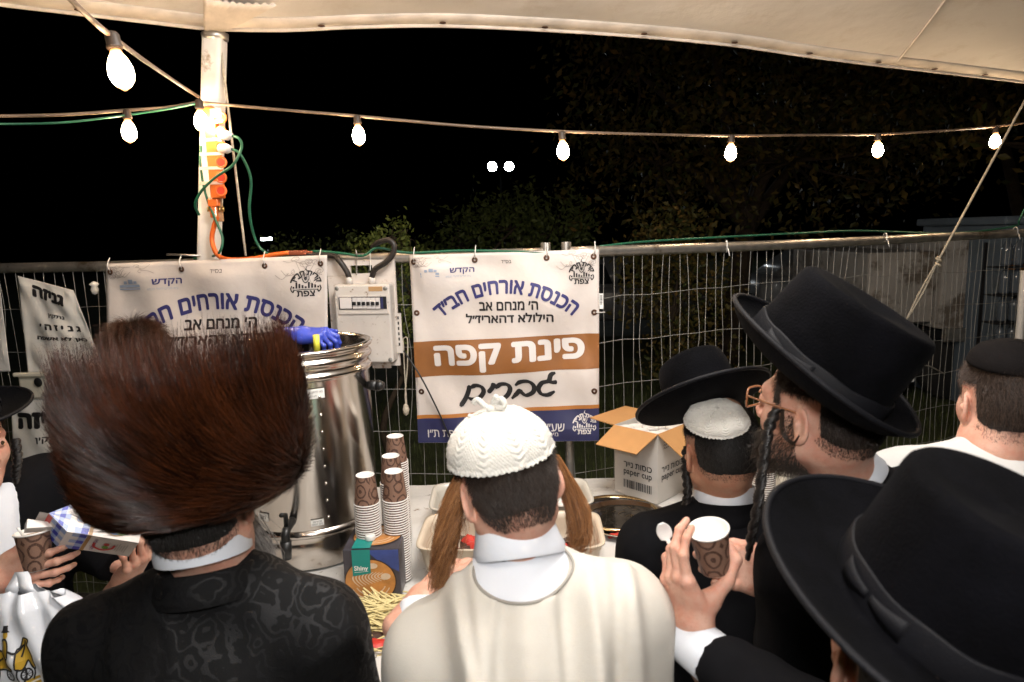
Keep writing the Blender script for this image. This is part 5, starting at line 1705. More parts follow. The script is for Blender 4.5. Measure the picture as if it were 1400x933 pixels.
# milk-brown stirring sticks in a loose heap
M_stick = mat('pale_wood_stirrer', (.60, .50, .24), .6, var=.12, vscale=30)
sk_ = bmesh.new(); bmesh.ops.create_cube(sk_, size=1)
for v in sk_.verts: v.co = Vector((v.co.x * .14, v.co.y * .0055, v.co.z * .0016))
bmesh.ops.bevel(sk_, geom=[e for e in sk_.edges if abs(e.verts[0].co.x - e.verts[1].co.x) < 1e-5 and abs(e.verts[0].co.y - e.verts[1].co.y) < 1e-5], offset=.002, segments=2, affect='EDGES')
SKM = bpy.data.meshes.new('stirrer'); sk_.to_mesh(SKM); sk_.free(); SKM.materials.append(M_stick)
hc = (PZ(520, 838, TZ) + PZ(525, 860, TZ)) / 2
for i in range(150):
    o = bpy.data.objects.new('stirring_stick', SKM); COL.objects.link(o)
    x, y = random.gauss(0, .045), random.gauss(0, .055)
    h = .035 * math.exp(-(x * x + y * y) / .006)
    o.location = (hc[0] + x, hc[1] + y, TZ + .006 + h * random.uniform(.5, 1.2))
    o.rotation_euler = (random.uniform(-.15, .15), random.uniform(-.22, .22), random.choice([random.gauss(.25, .3), random.gauss(-.5, .3)]))
    tag(o, 'pale wooden stirring stick in the loose heap before the cappuccino carton', 'stirring stick', 'stirring sticks in the heap')

# ------------------------------------------------------------------ round dark tray with gold rim
M_gold = mat('gold_rim', (.60, .45, .24), .25, metal=1)
M_foil = mat('dark_glossy_foil', (.020, .016, .012), .10, var=.5, vscale=20, bump=.5, bscale=14, coat=.6)
tq = PZ(842, 702, TZ + .012)
tr2 = empty('round_tray', tuple(tq - np.array([0, 0, .012])), 'round dark glossy tray with gold rim lying on the white sheet', 'tray')
MB().lathe([(0, .004), (.05, .005), (.10, .003), (.142, .006), (.146, .012)], tq - np.array([0, 0, .008]), 48, None, False, False).build('plate', M_foil, tr2, True)
MB().lathe([(.144, .010), (.150, .016), (.157, .015), (.159, .010), (.152, .004), (.145, .0)], tq - np.array([0, 0, .006]), 48, None, False, False).build('rim', M_gold, tr2, True)
vn = MB()
for i in range(16):
    a, r = random.uniform(0, 6.28), random.uniform(.02, .09)
    p0 = np.array([r * math.cos(a), r * math.sin(a)])
    l = [p0, p0 + np.array([random.gauss(0, .02), random.gauss(0, .02)]), p0 + np.array([random.gauss(0, .035), random.gauss(0, .035)])]
    V, F = ribbon2d(l, lambda s, t: .0011 * (1.2 - s), 12); vn.add(np.c_[V, np.zeros(len(V))] + tq + np.array([0, 0, -.0015]), F)
vn.build('gold_veins', M_gold, tr2)
# crumpled foil platter edge below the tray
fp_ = PZ(852, 728, TZ)
thing('foil_pan', MB().lathe([(.05, 0), (.14, .002), (.155, .02), (.165, .022), (.166, .019), (.158, .017), (.145, -.001)], (fp_[0] + .02, fp_[1] + .08, TZ), 40, None, False, False).mesh('foil_pan', True), M_steel, 'shallow foil pan under the round dark tray', 'pan')

# ------------------------------------------------------------------ open carton of paper cups
M_cart = mat('white_carton', (.50, .47, .43), .65, var=.08, vscale=4)
M_kraft = mat('brown_cardboard', (.46, .235, .085), .75, var=.08, vscale=10)
ct = empty('cup_carton', tuple(PZ(898, 688, TZ)), 'open white carton of paper cups with brown flaps raised', 'carton')
q0 = PZ(899, 690, TZ); ql = PZ(840, 672, TZ); e1 = ql - q0; e1[2] = 0; Lw = np.linalg.norm(e1); e1 /= Lw
Lw = .20; e2 = np.array([-e1[1], e1[0], 0]);
if e2[0] < 0: e2 = -e2
Ld = .26; Hc = P(896, 594, q0[1])[2] - TZ
up = np.array([0, 0, 1.0])
kk_ = [q0, q0 + e1 * Lw, q0 + e1 * Lw + e2 * Ld, q0 + e2 * Ld]
cm = MB()
for i in range(4):
    a, b = kk_[i], kk_[(i + 1) % 4]
    c = (kk_[0] + kk_[2]) / 2
    inn_ = lambda p: p + (c - p) * .018
    cm.add([a, b, b + up * Hc, a + up * Hc, inn_(a), inn_(b), inn_(b) + up * Hc, inn_(a) + up * Hc], [[1, 0, 3, 2], [4, 5, 6, 7], [3, 7, 6, 2], [0, 1, 5, 4]])
cm.add([p + up * .003 for p in kk_], [[0, 1, 2, 3]])
cm.build('box', M_cart, ct)
def flap(a, b, outv, len_, rise):
    d = outv * len_ * math.cos(rise) + up * len_ * math.sin(rise)
    m_ = (b - a) * .04
    V = [a + up * Hc, b + up * Hc, b + up * Hc + d - m_, a + up * Hc + d + m_]
    n_ = np.cross(V[1] - V[0], d); n_ /= np.linalg.norm(n_)
    V2 = [v - n_ * .004 for v in V]
    MB().add(V + V2, [[0, 1, 2, 3], [7, 6, 5, 4], [0, 4, 5, 1], [1, 5, 6, 2], [2, 6, 7, 3], [3, 7, 4, 0]]).build('flap', M_kraft, ct)
flap(kk_[0], kk_[1], -e2, .135, R_(-20))
flap(kk_[1], kk_[2], e1, .13, R_(2))
flap(kk_[2], kk_[3], e2, .14, R_(-5))
flap(kk_[3], kk_[0], -e1, .13, R_(-35))
# lettering on the two visible faces
fL = lambda off: plane_map(q0 + e1 * Lw / 2 + up * Hc / 2, -e1, up, off)
fRr = lambda off: plane_map(q0 + e2 * Ld / 2 + up * Hc / 2, e2, up, off)
for fn, w, cx in ((fL, .13, .01), (fRr, .15, -.03)):
    V, F = fit_text('כוסות נייר', w=w, h=.022, bold=.02); MB().add(fn(.0015)(V + np.array([cx, -.01])), F).build('lettering', M_ink, ct)
    V, F = fit_text('paper cup', w=w, h=.026, bold=.015, rtl=False); MB().add(fn(.0015)(V + np.array([cx, -.045])), F).build('lettering', M_ink, ct)
bar = MB(); x = -.055
while x < .075:
    w_ = random.choice([.0015, .003, .0045]); bar.add(fL(.0015)(np.array([(x, -.105), (x + w_, -.105), (x + w_, -.072), (x, -.072)])), [[0, 1, 2, 3]]); x += w_ + random.choice([.002, .0035])
bar.build('barcode', M_ink, ct)
ic = MB()
for i in range(3):
    for j in range(3):
        V, F = ribbon2d([(-.008 + i * .012, .07 + j * .012), (-.002 + i * .012, .076 + j * .012), (.002 + i * .012, .069 + j * .012)], lambda s, t: .0011, 8); ic.add(fRr(.0015)(V + np.array([-.085, 0])), F)
ic.build('stamp', M_ink, ct)
V, F = fit_text('WWW.PAPER', w=.10, h=.011, rtl=False, bold=.02)
# cups lying in plastic sleeves inside the carton
M_slv = mat('milky_sleeve', (.62, .58, .54), .3, var=.2, vscale=30, bump=.4, bscale=40, coat=.3)
for i in range(3):
    for j in range(4):
        c = kk_[0] + e1 * Lw * (i + .5) / 3 + e2 * Ld * (j + .5) / 4 + up * (Hc - .09 + random.uniform(-.005, .012))
        s_ = MB().lathe([(.026, -.12), (.030, .05), (.034, .062), (.034, .07), (.030, .074), (.027, .069), (.010, .066), (0, .068)], c, 18).mesh('cup_sleeve', True)
        thing('cup_sleeve', s_, M_slv, 'sleeve of white paper cups packed upright in the open carton', 'cup sleeve', 'cup sleeves in the carton')
# ================================================================== PEOPLE: builders
def skin_mat(name, c1, c2):
    m, nt, b = new_mat(name)
    v = coords(nt)
    f = noise_(nt, v, 14, 6, .6)
    c = ramp_(nt, f, [(.3, c1), (.7, c2)])
    fr = noise_(nt, v, 38, 5, .65)
    c = mix_(nt, ramp_(nt, fr, [(.42, (0, 0, 0)), (.70, (.55, .55, .55))]), c, (c1[0] * 1.02, c1[1] * .62, c1[2] * .55))
    f2 = noise_(nt, v, 220, 3, .6)
    c = mix_(nt, ramp_(nt, f2, [(.55, (0, 0, 0)), (.75, (.35, .35, .35))]), c, tuple(x * .7 for x in c1))
    nt.links.new(c, b.inputs['Base Color'])
    b.inputs['Roughness'].default_value = .55
    b.inputs['Specular IOR Level'].default_value = .4
    b.inputs['Subsurface Weight'].default_value = .12
    b.inputs['Subsurface Radius'].default_value = (.010, .0035, .002)
    b.inputs['Subsurface Scale'].default_value = 1.0
    bump_(nt, b, noise_(nt, v, 150, 7, .72), .5, .002)
    return m
M_skin = skin_mat('skin', (.50, .27, .19), (.60, .36, .27))
M_skin2 = skin_mat('tanned_skin', (.40, .20, .12), (.47, .25, .16))

def cloth(name, col, rough=.8, weave=900, wb=.25, var=.12, sheen=.0, folds=0.0, spec=.3, crease=0.0):
    m, nt, b = new_mat(name)
    v = coords(nt)
    lo = tuple(x * (1 - var) for x in col); hi = tuple(min(1, x * (1 + var)) for x in col)
    c = ramp_(nt, noise_(nt, v, 7, 6, .65), [(.3, lo), (.7, hi)])
    nt.links.new(c, b.inputs['Base Color'])
    b.inputs['Roughness'].default_value = rough
    b.inputs['Specular IOR Level'].default_value = spec
    if sheen:
        b.inputs['Sheen Weight'].default_value = sheen; b.inputs['Sheen Roughness'].default_value = .4
    n1 = noise_(nt, v, weave, 2)
    if crease:
        # pressed creases: ridged noise, stretched downwards
        rn = N_(nt, 'ShaderNodeTexNoise', noise_type='RIDGED_MULTIFRACTAL'); rn.inputs['Scale'].default_value = 5.0; rn.inputs['Detail'].default_value = 3.0
        nt.links.new(coords(nt, (1.3, 1, .55)), rn.inputs['Vector'])
        b1 = N_(nt, 'ShaderNodeBump'); b1.inputs['Strength'].default_value = .9; b1.inputs['Distance'].default_value = crease
        nt.links.new(rn.outputs['Fac'], b1.inputs['Height'])
        b2 = N_(nt, 'ShaderNodeBump'); b2.inputs['Strength'].default_value = wb; b2.inputs['Distance'].default_value = .002
        nt.links.new(n1, b2.inputs['Height']); nt.links.new(b1.outputs[0], b2.inputs['Normal']); nt.links.new(b2.outputs[0], b.inputs['Normal'])
    elif folds:
        n2 = noise_(nt, coords(nt, (1, 1, .35)), 16, 5, .55)
        a_ = N_(nt, 'ShaderNodeMath', operation='MULTIPLY_ADD'); nt.links.new(n2, a_.inputs[0]); a_.inputs[1].default_value = folds; nt.links.new(n1, a_.inputs[2])
        bump_(nt, b, a_.outputs[0], wb, .003)
    else:
        bump_(nt, b, n1, wb, .002)
    return m
M_blackwool = cloth('black_wool', (.004, .004, .005), .88, 700, .3, .3, .0, 3.0, spec=.09)
M_shirt = cloth('white_cotton', (.60, .62, .66), .7, 1400, .10, .03, 0, 4.0)
M_tshirt = cloth('white_jersey', (.52, .51, .49), .8, 1200, .15, .04, 0, 4.0)
M_vest = cloth('cream_wool', (.50, .470, .415), .85, 650, .35, .06, .05, 4.0, crease=.011)
M_felt = cloth('black_felt', (.0014, .0014, .0021), .9, 260, .6, .95, .004, 0, spec=.06)
M_ribbon = cloth('black_ribbon', (.005, .005, .0065), .6, 500, .4, .25, 0, 0, spec=.16)
M_trouser = cloth('black_trousers', (.012, .012, .014), .8, 600, .25)
M_shoe = mat('black_leather', (.012, .011, .010), .3, coat=.3)
M_darkcap = cloth('black_velvet_cap', (.006, .005, .005), .92, 300, .5, .4, 0, 0, spec=.08)

def damask_mat():
    m, nt, b = new_mat('black_damask')
    v = coords(nt)
    wp = N_(nt, 'ShaderNodeTexNoise'); wp.inputs['Scale'].default_value = 6.0; wp.inputs['Detail'].default_value = 2.0
    nt.links.new(v, wp.inputs['Vector'])
    mx = N_(nt, 'ShaderNodeMix', data_type='VECTOR'); mx.inputs[0].default_value = .16
    nt.links.new(v, mx.inputs[4]); nt.links.new(wp.outputs['Color'], mx.inputs[5])
    vo = N_(nt, 'ShaderNodeTexVoronoi'); vo.inputs['Scale'].default_value = 24.0; vo.inputs['Randomness'].default_value = .75
    nt.links.new(mx.outputs[1], vo.inputs['Vector'])
    a1 = N_(nt, 'ShaderNodeMath', operation='MULTIPLY'); nt.links.new(vo.outputs['Distance'], a1.inputs[0]); a1.inputs[1].default_value = 21.0
    n2 = N_(nt, 'ShaderNodeTexNoise'); n2.inputs['Scale'].default_value = 52; n2.inputs['Detail'].default_value = 1.5; nt.links.new(v, n2.inputs['Vector'])
    a2 = N_(nt, 'ShaderNodeMath', operation='MULTIPLY_ADD'); nt.links.new(n2.outputs['Fac'], a2.inputs[0]); a2.inputs[1].default_value = 11.0; nt.links.new(a1.outputs[0], a2.inputs[2])
    s = N_(nt, 'ShaderNodeMath', operation='SINE'); nt.links.new(a2.outputs[0], s.inputs[0])
    mk = ramp_(nt, s.outputs[0], [(.42, (0, 0, 0)), (.56, (1, 1, 1))])
    c = mix_(nt, mk, (.0014, .0014, .0017), (.0032, .0032, .0038))
    nt.links.new(c, b.inputs['Base Color'])
    mr = N_(nt, 'ShaderNodeMapRange'); mr.inputs['To Min'].default_value = .80; mr.inputs['To Max'].default_value = .56
    nt.links.new(mk, mr.inputs[0]); nt.links.new(mr.outputs[0], b.inputs['Roughness'])
    b.inputs['Specular IOR Level'].default_value = .22
    n3 = noise_(nt, v, 800, 2)
    a3 = N_(nt, 'ShaderNodeMath', operation='MULTIPLY_ADD'); nt.links.new(mk, a3.inputs[0]); a3.inputs[1].default_value = .6; nt.links.new(n3, a3.inputs[2])
    bump_(nt, b, a3.outputs[0], .25, .002)
    return m
M_damask = damask_mat()

def rot(yaw=0, pitch=0, roll=0):
    """yaw: left positive; pitch: nose down positive; roll: crown to the figure's left positive. columns = right, forward, up"""
    return np.array((Matrix.Rotation(R_(yaw), 3, 'Z') @ Matrix.Rotation(R_(-pitch), 3, 'X') @ Matrix.Rotation(R_(-roll), 3, 'Y')))
def frame(up, fwd):
    up = np.array(up, float); up /= np.linalg.norm(up)
    fwd = np.array(fwd, float); fwd = fwd - up * np.dot(up, fwd); fwd /= np.linalg.norm(fwd)
    return np.c_[np.cross(fwd, up), fwd, up]

def head_chunk(c, M, neck, h=.0027, neck_r=(.052, .055), scale=1.0, beard=0.0):
    c = np.array(c, float); neck = np.array(neck, float)
    s = scale
    L = lambda p: c + M @ (np.array(p, float) * s)
    lo = np.minimum(c - .17, neck - .10); hi = np.maximum(c + .17, neck + .10)
    lo[2] = neck[2] - .07
    v = Vol(lo, hi, h)
    E = lambda p, r, k=.02, sub=False, Mx=None: v.ell(L(p), np.array(r) * s, M if Mx is None else Mx, k, sub)
    Cn = lambda a, b, r1, r2, k=.02: v.cone(L(a), L(b), r1 * s, r2 * s, k)
    E((0, -.012, .030), (.076, .094, .088))
    E((0, -.045, -.020), (.060, .055, .060), .03)
    E((0, .035, -.035), (.058, .056, .076), .03)
    for x in (-1, 1):
        Cn((x * .050, -.002, -.058), (x * .012, .066, -.094), .022, .019, .03)
        E((x * .040, .052, -.028), (.024, .028, .030), .02)
    E((0, .072, -.098), (.018, .016, .016), .02)
    Cn((-.036, .076, .024), (.036, .076, .024), .013, .013, .02)
    Cn((0, .090, .010), (0, .110, -.026), .008, .0115, .010)
    for x in (-1, 1):
        E((x * .011, .100, -.033), (.009, .012, .008), .006)
        E((x * .032, .093, .004), (.017, .012, .011), .008, True)
        E((x * .032, .083, .004), (.014, .012, .0125), .003)
    E((0, .092, -.060), (.023, .011, .006), .004)
    E((0, .090, -.069), (.019, .011, .007), .004)
    v.cone(L((0, -.026, -.055)), neck, neck_r[0] * s, neck_r[1], .03)
    v.cone(neck, neck + np.array([0, 0, -.09]), neck_r[1], .075, .03)
    for x in (-1, 1):
        Me = M @ np.array(Matrix.Rotation(R_(x * 24), 3, 'Z') @ Matrix.Rotation(R_(-10), 3, 'X'))
        ec = np.array((x * .080, -.014, -.014))
        v.ell(L(ec), np.array((.0075, .0185, .031)) * s, Me, .006)
        v.ell(L(ec + np.array((x * .0065, .001, .003))), np.array((.0055, .0115, .0215)) * s, Me, .004, True)
        v.ell(L(ec + np.array((x * .002, .006, .0))), np.array((.005, .004, .008)) * s, Me, .004)
        v.ell(L(ec + np.array((x * -.002, .004, -.027))), np.array((.005, .008, .008)) * s, Me, .006)
    V, Q = v.surf()
    return relax(V, Q, 1, .4), Q

FLEN = [(.045, .027, .021), (.049, .031, .022), (.045, .029, .022), (.036, .021, .019)]
def hand_chunk(W, X, Y, Z, curls, spreads=(.10, .02, -.06, -.16), thumb=((.034, .030, -.012), (.058, .058, -.020), (.062, .088, -.024), (.060, .110, -.024)), s=1.0, h=.0021, fore=.07, k=.006):
    """W wrist; X thumb side, Y finger direction, Z back of the hand; curls per finger = three bend angles (rad)"""
    W = np.array(W, float); B = np.c_[X, Y, Z]
    L = lambda p: W + B @ (np.array(p, float) * s)
    kx = [(.028, .090), (.009, .095), (-.011, .090), (-.029, .081)]
    fingers = []; tips = []
    for i in range(4):
        p = np.array([kx[i][0], kx[i][1], 0.0]); pts = [p]
        ang = 0.0; sp = spreads[i]
        for j in range(3):
            ang += curls[i][j]
            d = np.array([math.sin(sp) * math.cos(ang), math.cos(sp) * math.cos(ang), -math.sin(ang)])
            p = p + d * FLEN[i][j]; pts.append(p)
        fingers.append(pts); tips.append((pts[-1], d, ang, sp))
    allp = np.array([L(q) for f in fingers for q in f] + [L(t) for t in thumb] + [L((0, -fore, 0))])
    v = Vol(allp.min(0) - .035, allp.max(0) + .035, h)
    C = lambda a, b, r1, r2, kk=k: v.cone(L(a), L(b), r1 * s, r2 * s, kk)
    for i in range(4):
        C((kx[i][0] * .55, .012, 0), (kx[i][0], kx[i][1] - .002, -.001), .0155, .0122 - .0008 * i, .014)
    v.ell(L((.004, .045, -.007)), np.array((.036, .045, .013)) * s, B, .014)
    v.ell(L((-.024, .035, -.010)), np.array((.013, .034, .013)) * s, B, .012)
    C((.012, .010, -.006), thumb[0], .018, .0175, .016)
    C(thumb[0], thumb[1], .0165, .0118, .012)
    C(thumb[1], thumb[2], .0112, .0102)
    C(thumb[2], thumb[3], .0100, .0080)
    C((0, .010, 0), (0, -fore, 0), .0255, .027, .02)
    C((.012, .005, 0), (.012, -fore, 0), .019, .023, .02)
    C((-.012, .005, 0), (-.012, -fore, 0), .019, .023, .02)
    rad = [(.0092, .0082, .0072, .0062), (.0094, .0084, .0074, .0063), (.0090, .0080, .0071, .0060), (.0080, .0070, .0062, .0054)]
    for i in range(4):
        f = fingers[i]
        for j in range(3):
            C(f[j], f[j + 1], rad[i][j], rad[i][j + 1], .004 if j else .007)
        v.ell(L(f[0] + np.array([0, 0, .003])), np.array((.0088, .0095, .0085)) * s, B, .006)
        v.ell(L(f[1]), np.array((.0084, .0084, .0082)) * s, B, .004)
    V, Q = v.surf()
    nails = []
    for i in range(4):
        t, d, ang, sp = tips[i]
        up = np.array([math.sin(sp) * math.sin(ang), math.cos(sp) * math.sin(ang), math.cos(ang)])
        nails.append((L(t - d * .004 + up * .0052), B @ d, B @ up, .0052 * s))
    tv = np.array(thumb[3]) - np.array(thumb[2]); tv /= np.linalg.norm(tv)
    return relax(V, Q, 1, .3), Q, nails

M_nail = mat('fingernail', (.58, .36, .29), .25, var=.05)
def nails_part(nails, parent):
    for (c, d, up, r) in nails:
        x = np.cross(d, up)
        mb = MB(); n_ = 10
        a = np.linspace(0, 2 * np.pi, n_, endpoint=False)
        V = [c + up * .0012] + [c + x * r * math.cos(t) * .9 + d * r * 1.15 * math.sin(t) - up * .0012 * math.cos(t) ** 2 for t in a]
        V += [q - up * .0012 for q in V]
        F = [[0, 1 + i, 1 + (i + 1) % n_] for i in range(n_)] + [[n_ + 1, n_ + 2 + (i + 1) % n_, n_ + 2 + i] for i in range(n_)] + [[1 + i, n_ + 2 + i, n_ + 2 + (i + 1) % n_, 1 + (i + 1) % n_] for i in range(n_)]
        mb.add(V, F).build('fingernail', M_nail, parent, True)

def torso_prims(v, J, g=0.0, k=.05, arms=True, fat=1.0):
    """J: neck, shL, shR, elL, elR, wrL, wrR, hip (world); g inflates"""
    n, a, b, hp = (np.array(J[q], float) for q in ('neck', 'shL', 'shR', 'hip'))
    mid = (a + b) / 2; ax = (b - a); wdt = np.linalg.norm(ax); ax /= wdt
    up = n - hp; up /= np.linalg.norm(up)
    fw = np.cross(up, ax); fw /= np.linalg.norm(fw)
    up = np.cross(ax, fw)
    Mx = np.c_[ax, fw, up]
    hw = wdt / 2
    v.ell(mid - up * .13 + fw * .01, (hw * .98 + g, .115 * fat + g, .22 + g), Mx, k)
    v.ell(mid - up * .36, (hw * .86 + g, .115 * fat + g, .24 + g), Mx, k)
    v.ell(mid - up * .055 - fw * .045, (hw * .85 + g, .075 + g, .11 + g), Mx, k)
    for s, q in (('L', a), ('R', b)):
        nb = n + (q - n) * .18 + np.array([0, 0, -.035])
        v.cone(nb, q, .052 + g, .060 + g, k)
        if arms:
            e, w = np.array(J['el' + s], float), np.array(J['wr' + s], float)
            v.cone(q, e, .061 + g, .050 + g, k * .8)
            v.cone(e, w, .050 + g, .036 + g, k * .4)

def garment(J, g, h=.0075, hem=.75, seed=0, wr=(.006, .003), cut=None, arms=True, fat=1.0, k=.05, extra=None, skirt=.17, sleeves=1.0, rg=.007, rsc=9.0, rst=.40):
    pts = np.array([J[q] for q in ('neck', 'shL', 'shR', 'elL', 'elR', 'wrL', 'wrR', 'hip')])
    lo = pts.min(0) - .16; hi = pts.max(0) + .14
    lo[2] = min(lo[2], hem - .02)
    v = Vol(lo, hi, h)
    torso_prims(v, J, g, k, arms, fat)
    hp = np.array(J['hip'], float)
    v.cone(hp + np.array([0, 0, .1]), np.array([hp[0], hp[1], hem - .1]), skirt * .92, skirt * 1.08, .06)
    if extra: extra(v)
    if wr[0]: v.noise(wr[0], 8.5, seed, (1, 1, .55))
    if wr[1]: v.noise(wr[1], 22, seed + 1, (1, 1, .6))
    if rg: v.ridge(rg, rsc, seed + 2, (1, .7, rst))
    if rg: v.ridge(rg * .5, rsc * 1.9, seed + 3, (1, .8, rst * 1.3))
    v.plane_cut((0, 0, hem), (0, 0, -1))
    for s in ('L', 'R'):
        if arms and sleeves:
            e, w = np.array(J['el' + s], float), np.array(J['wr' + s], float)
            d = (w - e) / np.linalg.norm(w - e)
            # open the cuff: cut a little before the wrist
            c = w - d * .005
            loB, hiB = w - .09, w + .09
            sl = v._sl(loB, hiB, 0)
            if sl:
                dd = ((v.pts(sl) - c) @ d).astype(np.float32)
                near = np.linalg.norm(v.pts(sl) - w, axis=-1) < .085
                v.F[sl] = np.where(near, np.maximum(v.F[sl], dd), v.F[sl])
    if cut: cut(v)
    V, Q = v.surf()
    return relax(V, Q, 2, .4), Q

def collar(name, parent, m, c, M, r0, r1, h, th=.004, tilt_front=.0, n=48, open_front=.0, ry=1.06):
    """standing band round the neck: M columns right/forward/up"""
    c = np.array(c, float)
    rings = []
    a = np.linspace(0, 2 * np.pi, n, endpoint=False)
    def ring(r, z):
        zz = z - tilt_front * (np.sin(a) * .5 + .5)
        return c + (np.c_[r * np.cos(a), r * ry * np.sin(a), zz]) @ M.T
    prof = [(r0 + th, 0), (r0 + th + .001, h * .3), ((r0 + r1) / 2 + th, h * .6), (r1 + th, h * .97), (r1 + th * .5, h), (r1, h * .97), (r0, .0)]
    for r, z in prof: rings.append(ring(r, z))
    rings.append(rings[0])
    return MB().loft(np.array(rings), caps=False).build(name, m, parent, True)

def cuff(parent, w, d, r, ln, m, name='shirt_cuff'):
    d = np.array(d, float) / np.linalg.norm(d)
    M = Vector(d).to_track_quat('Z', 'Y').to_matrix()
    return MB().lathe([(r - .004, -.08), (r + .002, -.08), (r + .002, ln * .5), (r, ln), (r - .002, ln + .001), (r - .004, ln), (r - .005, -.08)], w, 36, M, False, False).build(name, m, parent, True)

def hat(parent, c, M, rx=.088, ry=.106, hgt=.118, bw=.075, curl=.016, top=.93, name='black_hat', dent=.012, bow_side=-1):
    """felt hat: c = centre of the brim plane; M columns right/forward/up"""
    c = np.array(c, float)
    T = lambda p: c + np.asarray(p) @ M.T
    n = 72
    a = np.linspace(0, 2 * np.pi, n, endpoint=False)
    ca, sa = np.cos(a), np.sin(a)
    rings = []
    # brim underside from the crown outwards, edge, upper side, crown wall, crown top
    def br(t, off):
        r1x, r1y = rx + bw * t, ry + bw * t
        z = curl * (t ** 2.2) * (1 + .35 * ca ** 2) - .004 * t * sa + off
        return np.c_[r1x * ca, r1y * sa, z]
    for t in (.0, .25, .5, .75, .93, 1.0): rings.append(br(t, -.003))
    rings.append(br(1.012, .001))
    for t in (1.0, .93, .75, .5, .25, .06): rings.append(br(t, .003))
    for z, k in ((.006, 1.0), (.03, .995), (.06, .985), (.085, .975), (hgt - .018, .96), (hgt - .008, .945), (hgt - .001, .90), (hgt + .001, .84)):
        w = np.c_[rx * k * (top + (1 - top) * (1 - z / hgt)) * ca, ry * k * (top + (1 - top) * (1 - z / hgt)) * sa, np.full(n, z)]
        w[:, 2] += (z / hgt) ** 4 * (-.010 * sa * .6)
        rings.append(w)
    for k in (.70, .5, .3, .12):
        w = np.c_[rx * k * ca * top, ry * k * sa * top, hgt - dent * (1 - k / .84) * (1 + .3 * np.cos(2 * a)) - .010 * sa * .6 * k]
        rings.append(w)
    R = np.array([T(r) for r in rings])
    ob = MB().loft(R).build(name, M_felt, parent, True)
    # ribbon band, slightly proud of the crown
    rr = []
    for z, k in ((.004, 1.028), (.006, 1.034), (.036, 1.026), (.0385, 1.018), (.0385, 1.0)):
        f = top + (1 - top) * (1 - z / hgt)
        rr.append(T(np.c_[rx * k * f * ca, ry * k * f * sa, np.full(n, z) + .0012 * np.sin(9 * a)]))
    MB().loft(np.array(rr), caps=False).build('ribbon_band', M_ribbon, ob, True)
    # bow on the side
    bs = bow_side
    bm_ = MB()
    for sgn in (-1, 1):
        ang = math.pi if bs < 0 else 0
        ctr = ang + sgn * .20
        aa = np.linspace(ang + sgn * .02, ang + sgn * .38, 8)
        for (zc, w0) in ((.021, .011),):
            q = []
            for t, x in zip(np.linspace(0, 1, 8), aa):
                wv = w0 * (.45 + .75 * t); kk = 1.05 + .03 * math.sin(math.pi * t)
                q.append([(rx * kk * math.cos(x), ry * kk * math.sin(x), zc - wv), (rx * (kk + .018) * math.cos(x), ry * (kk + .018) * math.sin(x), zc), (rx * kk * math.cos(x), ry * kk * math.sin(x), zc + wv)])
            q = np.array(q)
            if sgn > 0: q = q[::-1]
            bm_.loft(np.array([T(w) for w in q]), closed=False, caps=False)
    b_ = bm_.build('ribbon_bow', M_ribbon, ob, True)
    b_.modifiers.new('thickness', 'SOLIDIFY').thickness = .002
    # bound edge
    e = br(1.004, .0005)
    MB().tube(T(np.vstack([e, e[:2]])), .0042, 8, False).build('brim_binding', M_ribbon, ob, True)
    return ob

M_hair_dk = hair_mat('dark_brown_hair', (.010, .006, .004), (.035, .020, .012), .4)
M_hair_bk = hair_mat('black_hair', (.005, .004, .004), (.016, .012, .010), .4)
M_hair_rd = hair_mat('reddish_brown_hair', (.14, .052, .018), (.52, .25, .10), .38)
M_hair_wg = hair_mat('auburn_hair', (.022, .008, .004), (.095, .034, .014), .4)
M_hair_br = hair_mat('brown_hair', (.025, .012, .007), (.06, .032, .018), .4)
M_hair_gr = hair_mat('grey_beard_hair', (.10, .09, .08), (.30, .28, .26), .45)

def short_hair(parent, V, c, M, m, n=8000, ln=(.010, .018), line=(-.065, .060), front=.055, r=.00033, name='hair', seed=1, cap=None, lift=.35):
    """short combed hair rooted on head vertices above a hairline"""
    rng = np.random.default_rng(seed)
    q = (V - np.array(c)) @ M
    az = np.arctan2(q[:, 0], -q[:, 1])          # 0 at the nape
    low = line[0] + (line[1] - line[0]) * np.clip((np.abs(az) - .55) / 1.0, 0, 1) ** 1.6
    ok = (q[:, 2] > low) & (q[:, 1] < front) & (np.linalg.norm(q - np.array([0, -.012, .02]), axis=1) > .055)
    # keep ears bare
    ok &= ~((np.abs(q[:, 0]) > .066) & (q[:, 1] > -.040) & (q[:, 2] < .035))
    if cap is not None: ok &= (V - cap[0]) @ cap[1] < cap[2]
    ids = np.nonzero(ok)[0]
    if len(ids) == 0: return None
    pick = rng.choice(ids, n)
    p = q[pick] + rng.normal(0, .0013, (n, 3))
    ctr = np.array([0, -.015, .005])
    nn = p - ctr; nn /= np.linalg.norm(nn, axis=1, keepdims=True)
    fade = np.clip((p[:, 2] - low[pick]) / .045, .12, 1)
    d = np.array([0, -.25, -1.0]) - nn * (nn @ np.array([0, -.25, -1.0]))[:, None]
    d /= np.linalg.norm(d, axis=1, keepdims=True) + 1e-9
    d = d + rng.normal(0, .22, d.shape)
    L = rng.uniform(ln[0], ln[1], n)[:, None] * (.18 + .82 * fade[:, None])
    P0 = p - nn * .001
    P1 = p + nn * L * lift * .8 + d * L * .4
    P2 = p + nn * L * lift + d * L
    Pth = np.stack([P0, P1, P2], 1)
    Pw = Pth @ M.T + np.array(c)
    me = strands_mesh(name, Pw, r, r * .4, rng.random(n))
    o = part(name, me, m, parent)
    # the scalp tint below the strands: a thin shell of hair colour hugging the head
    return o

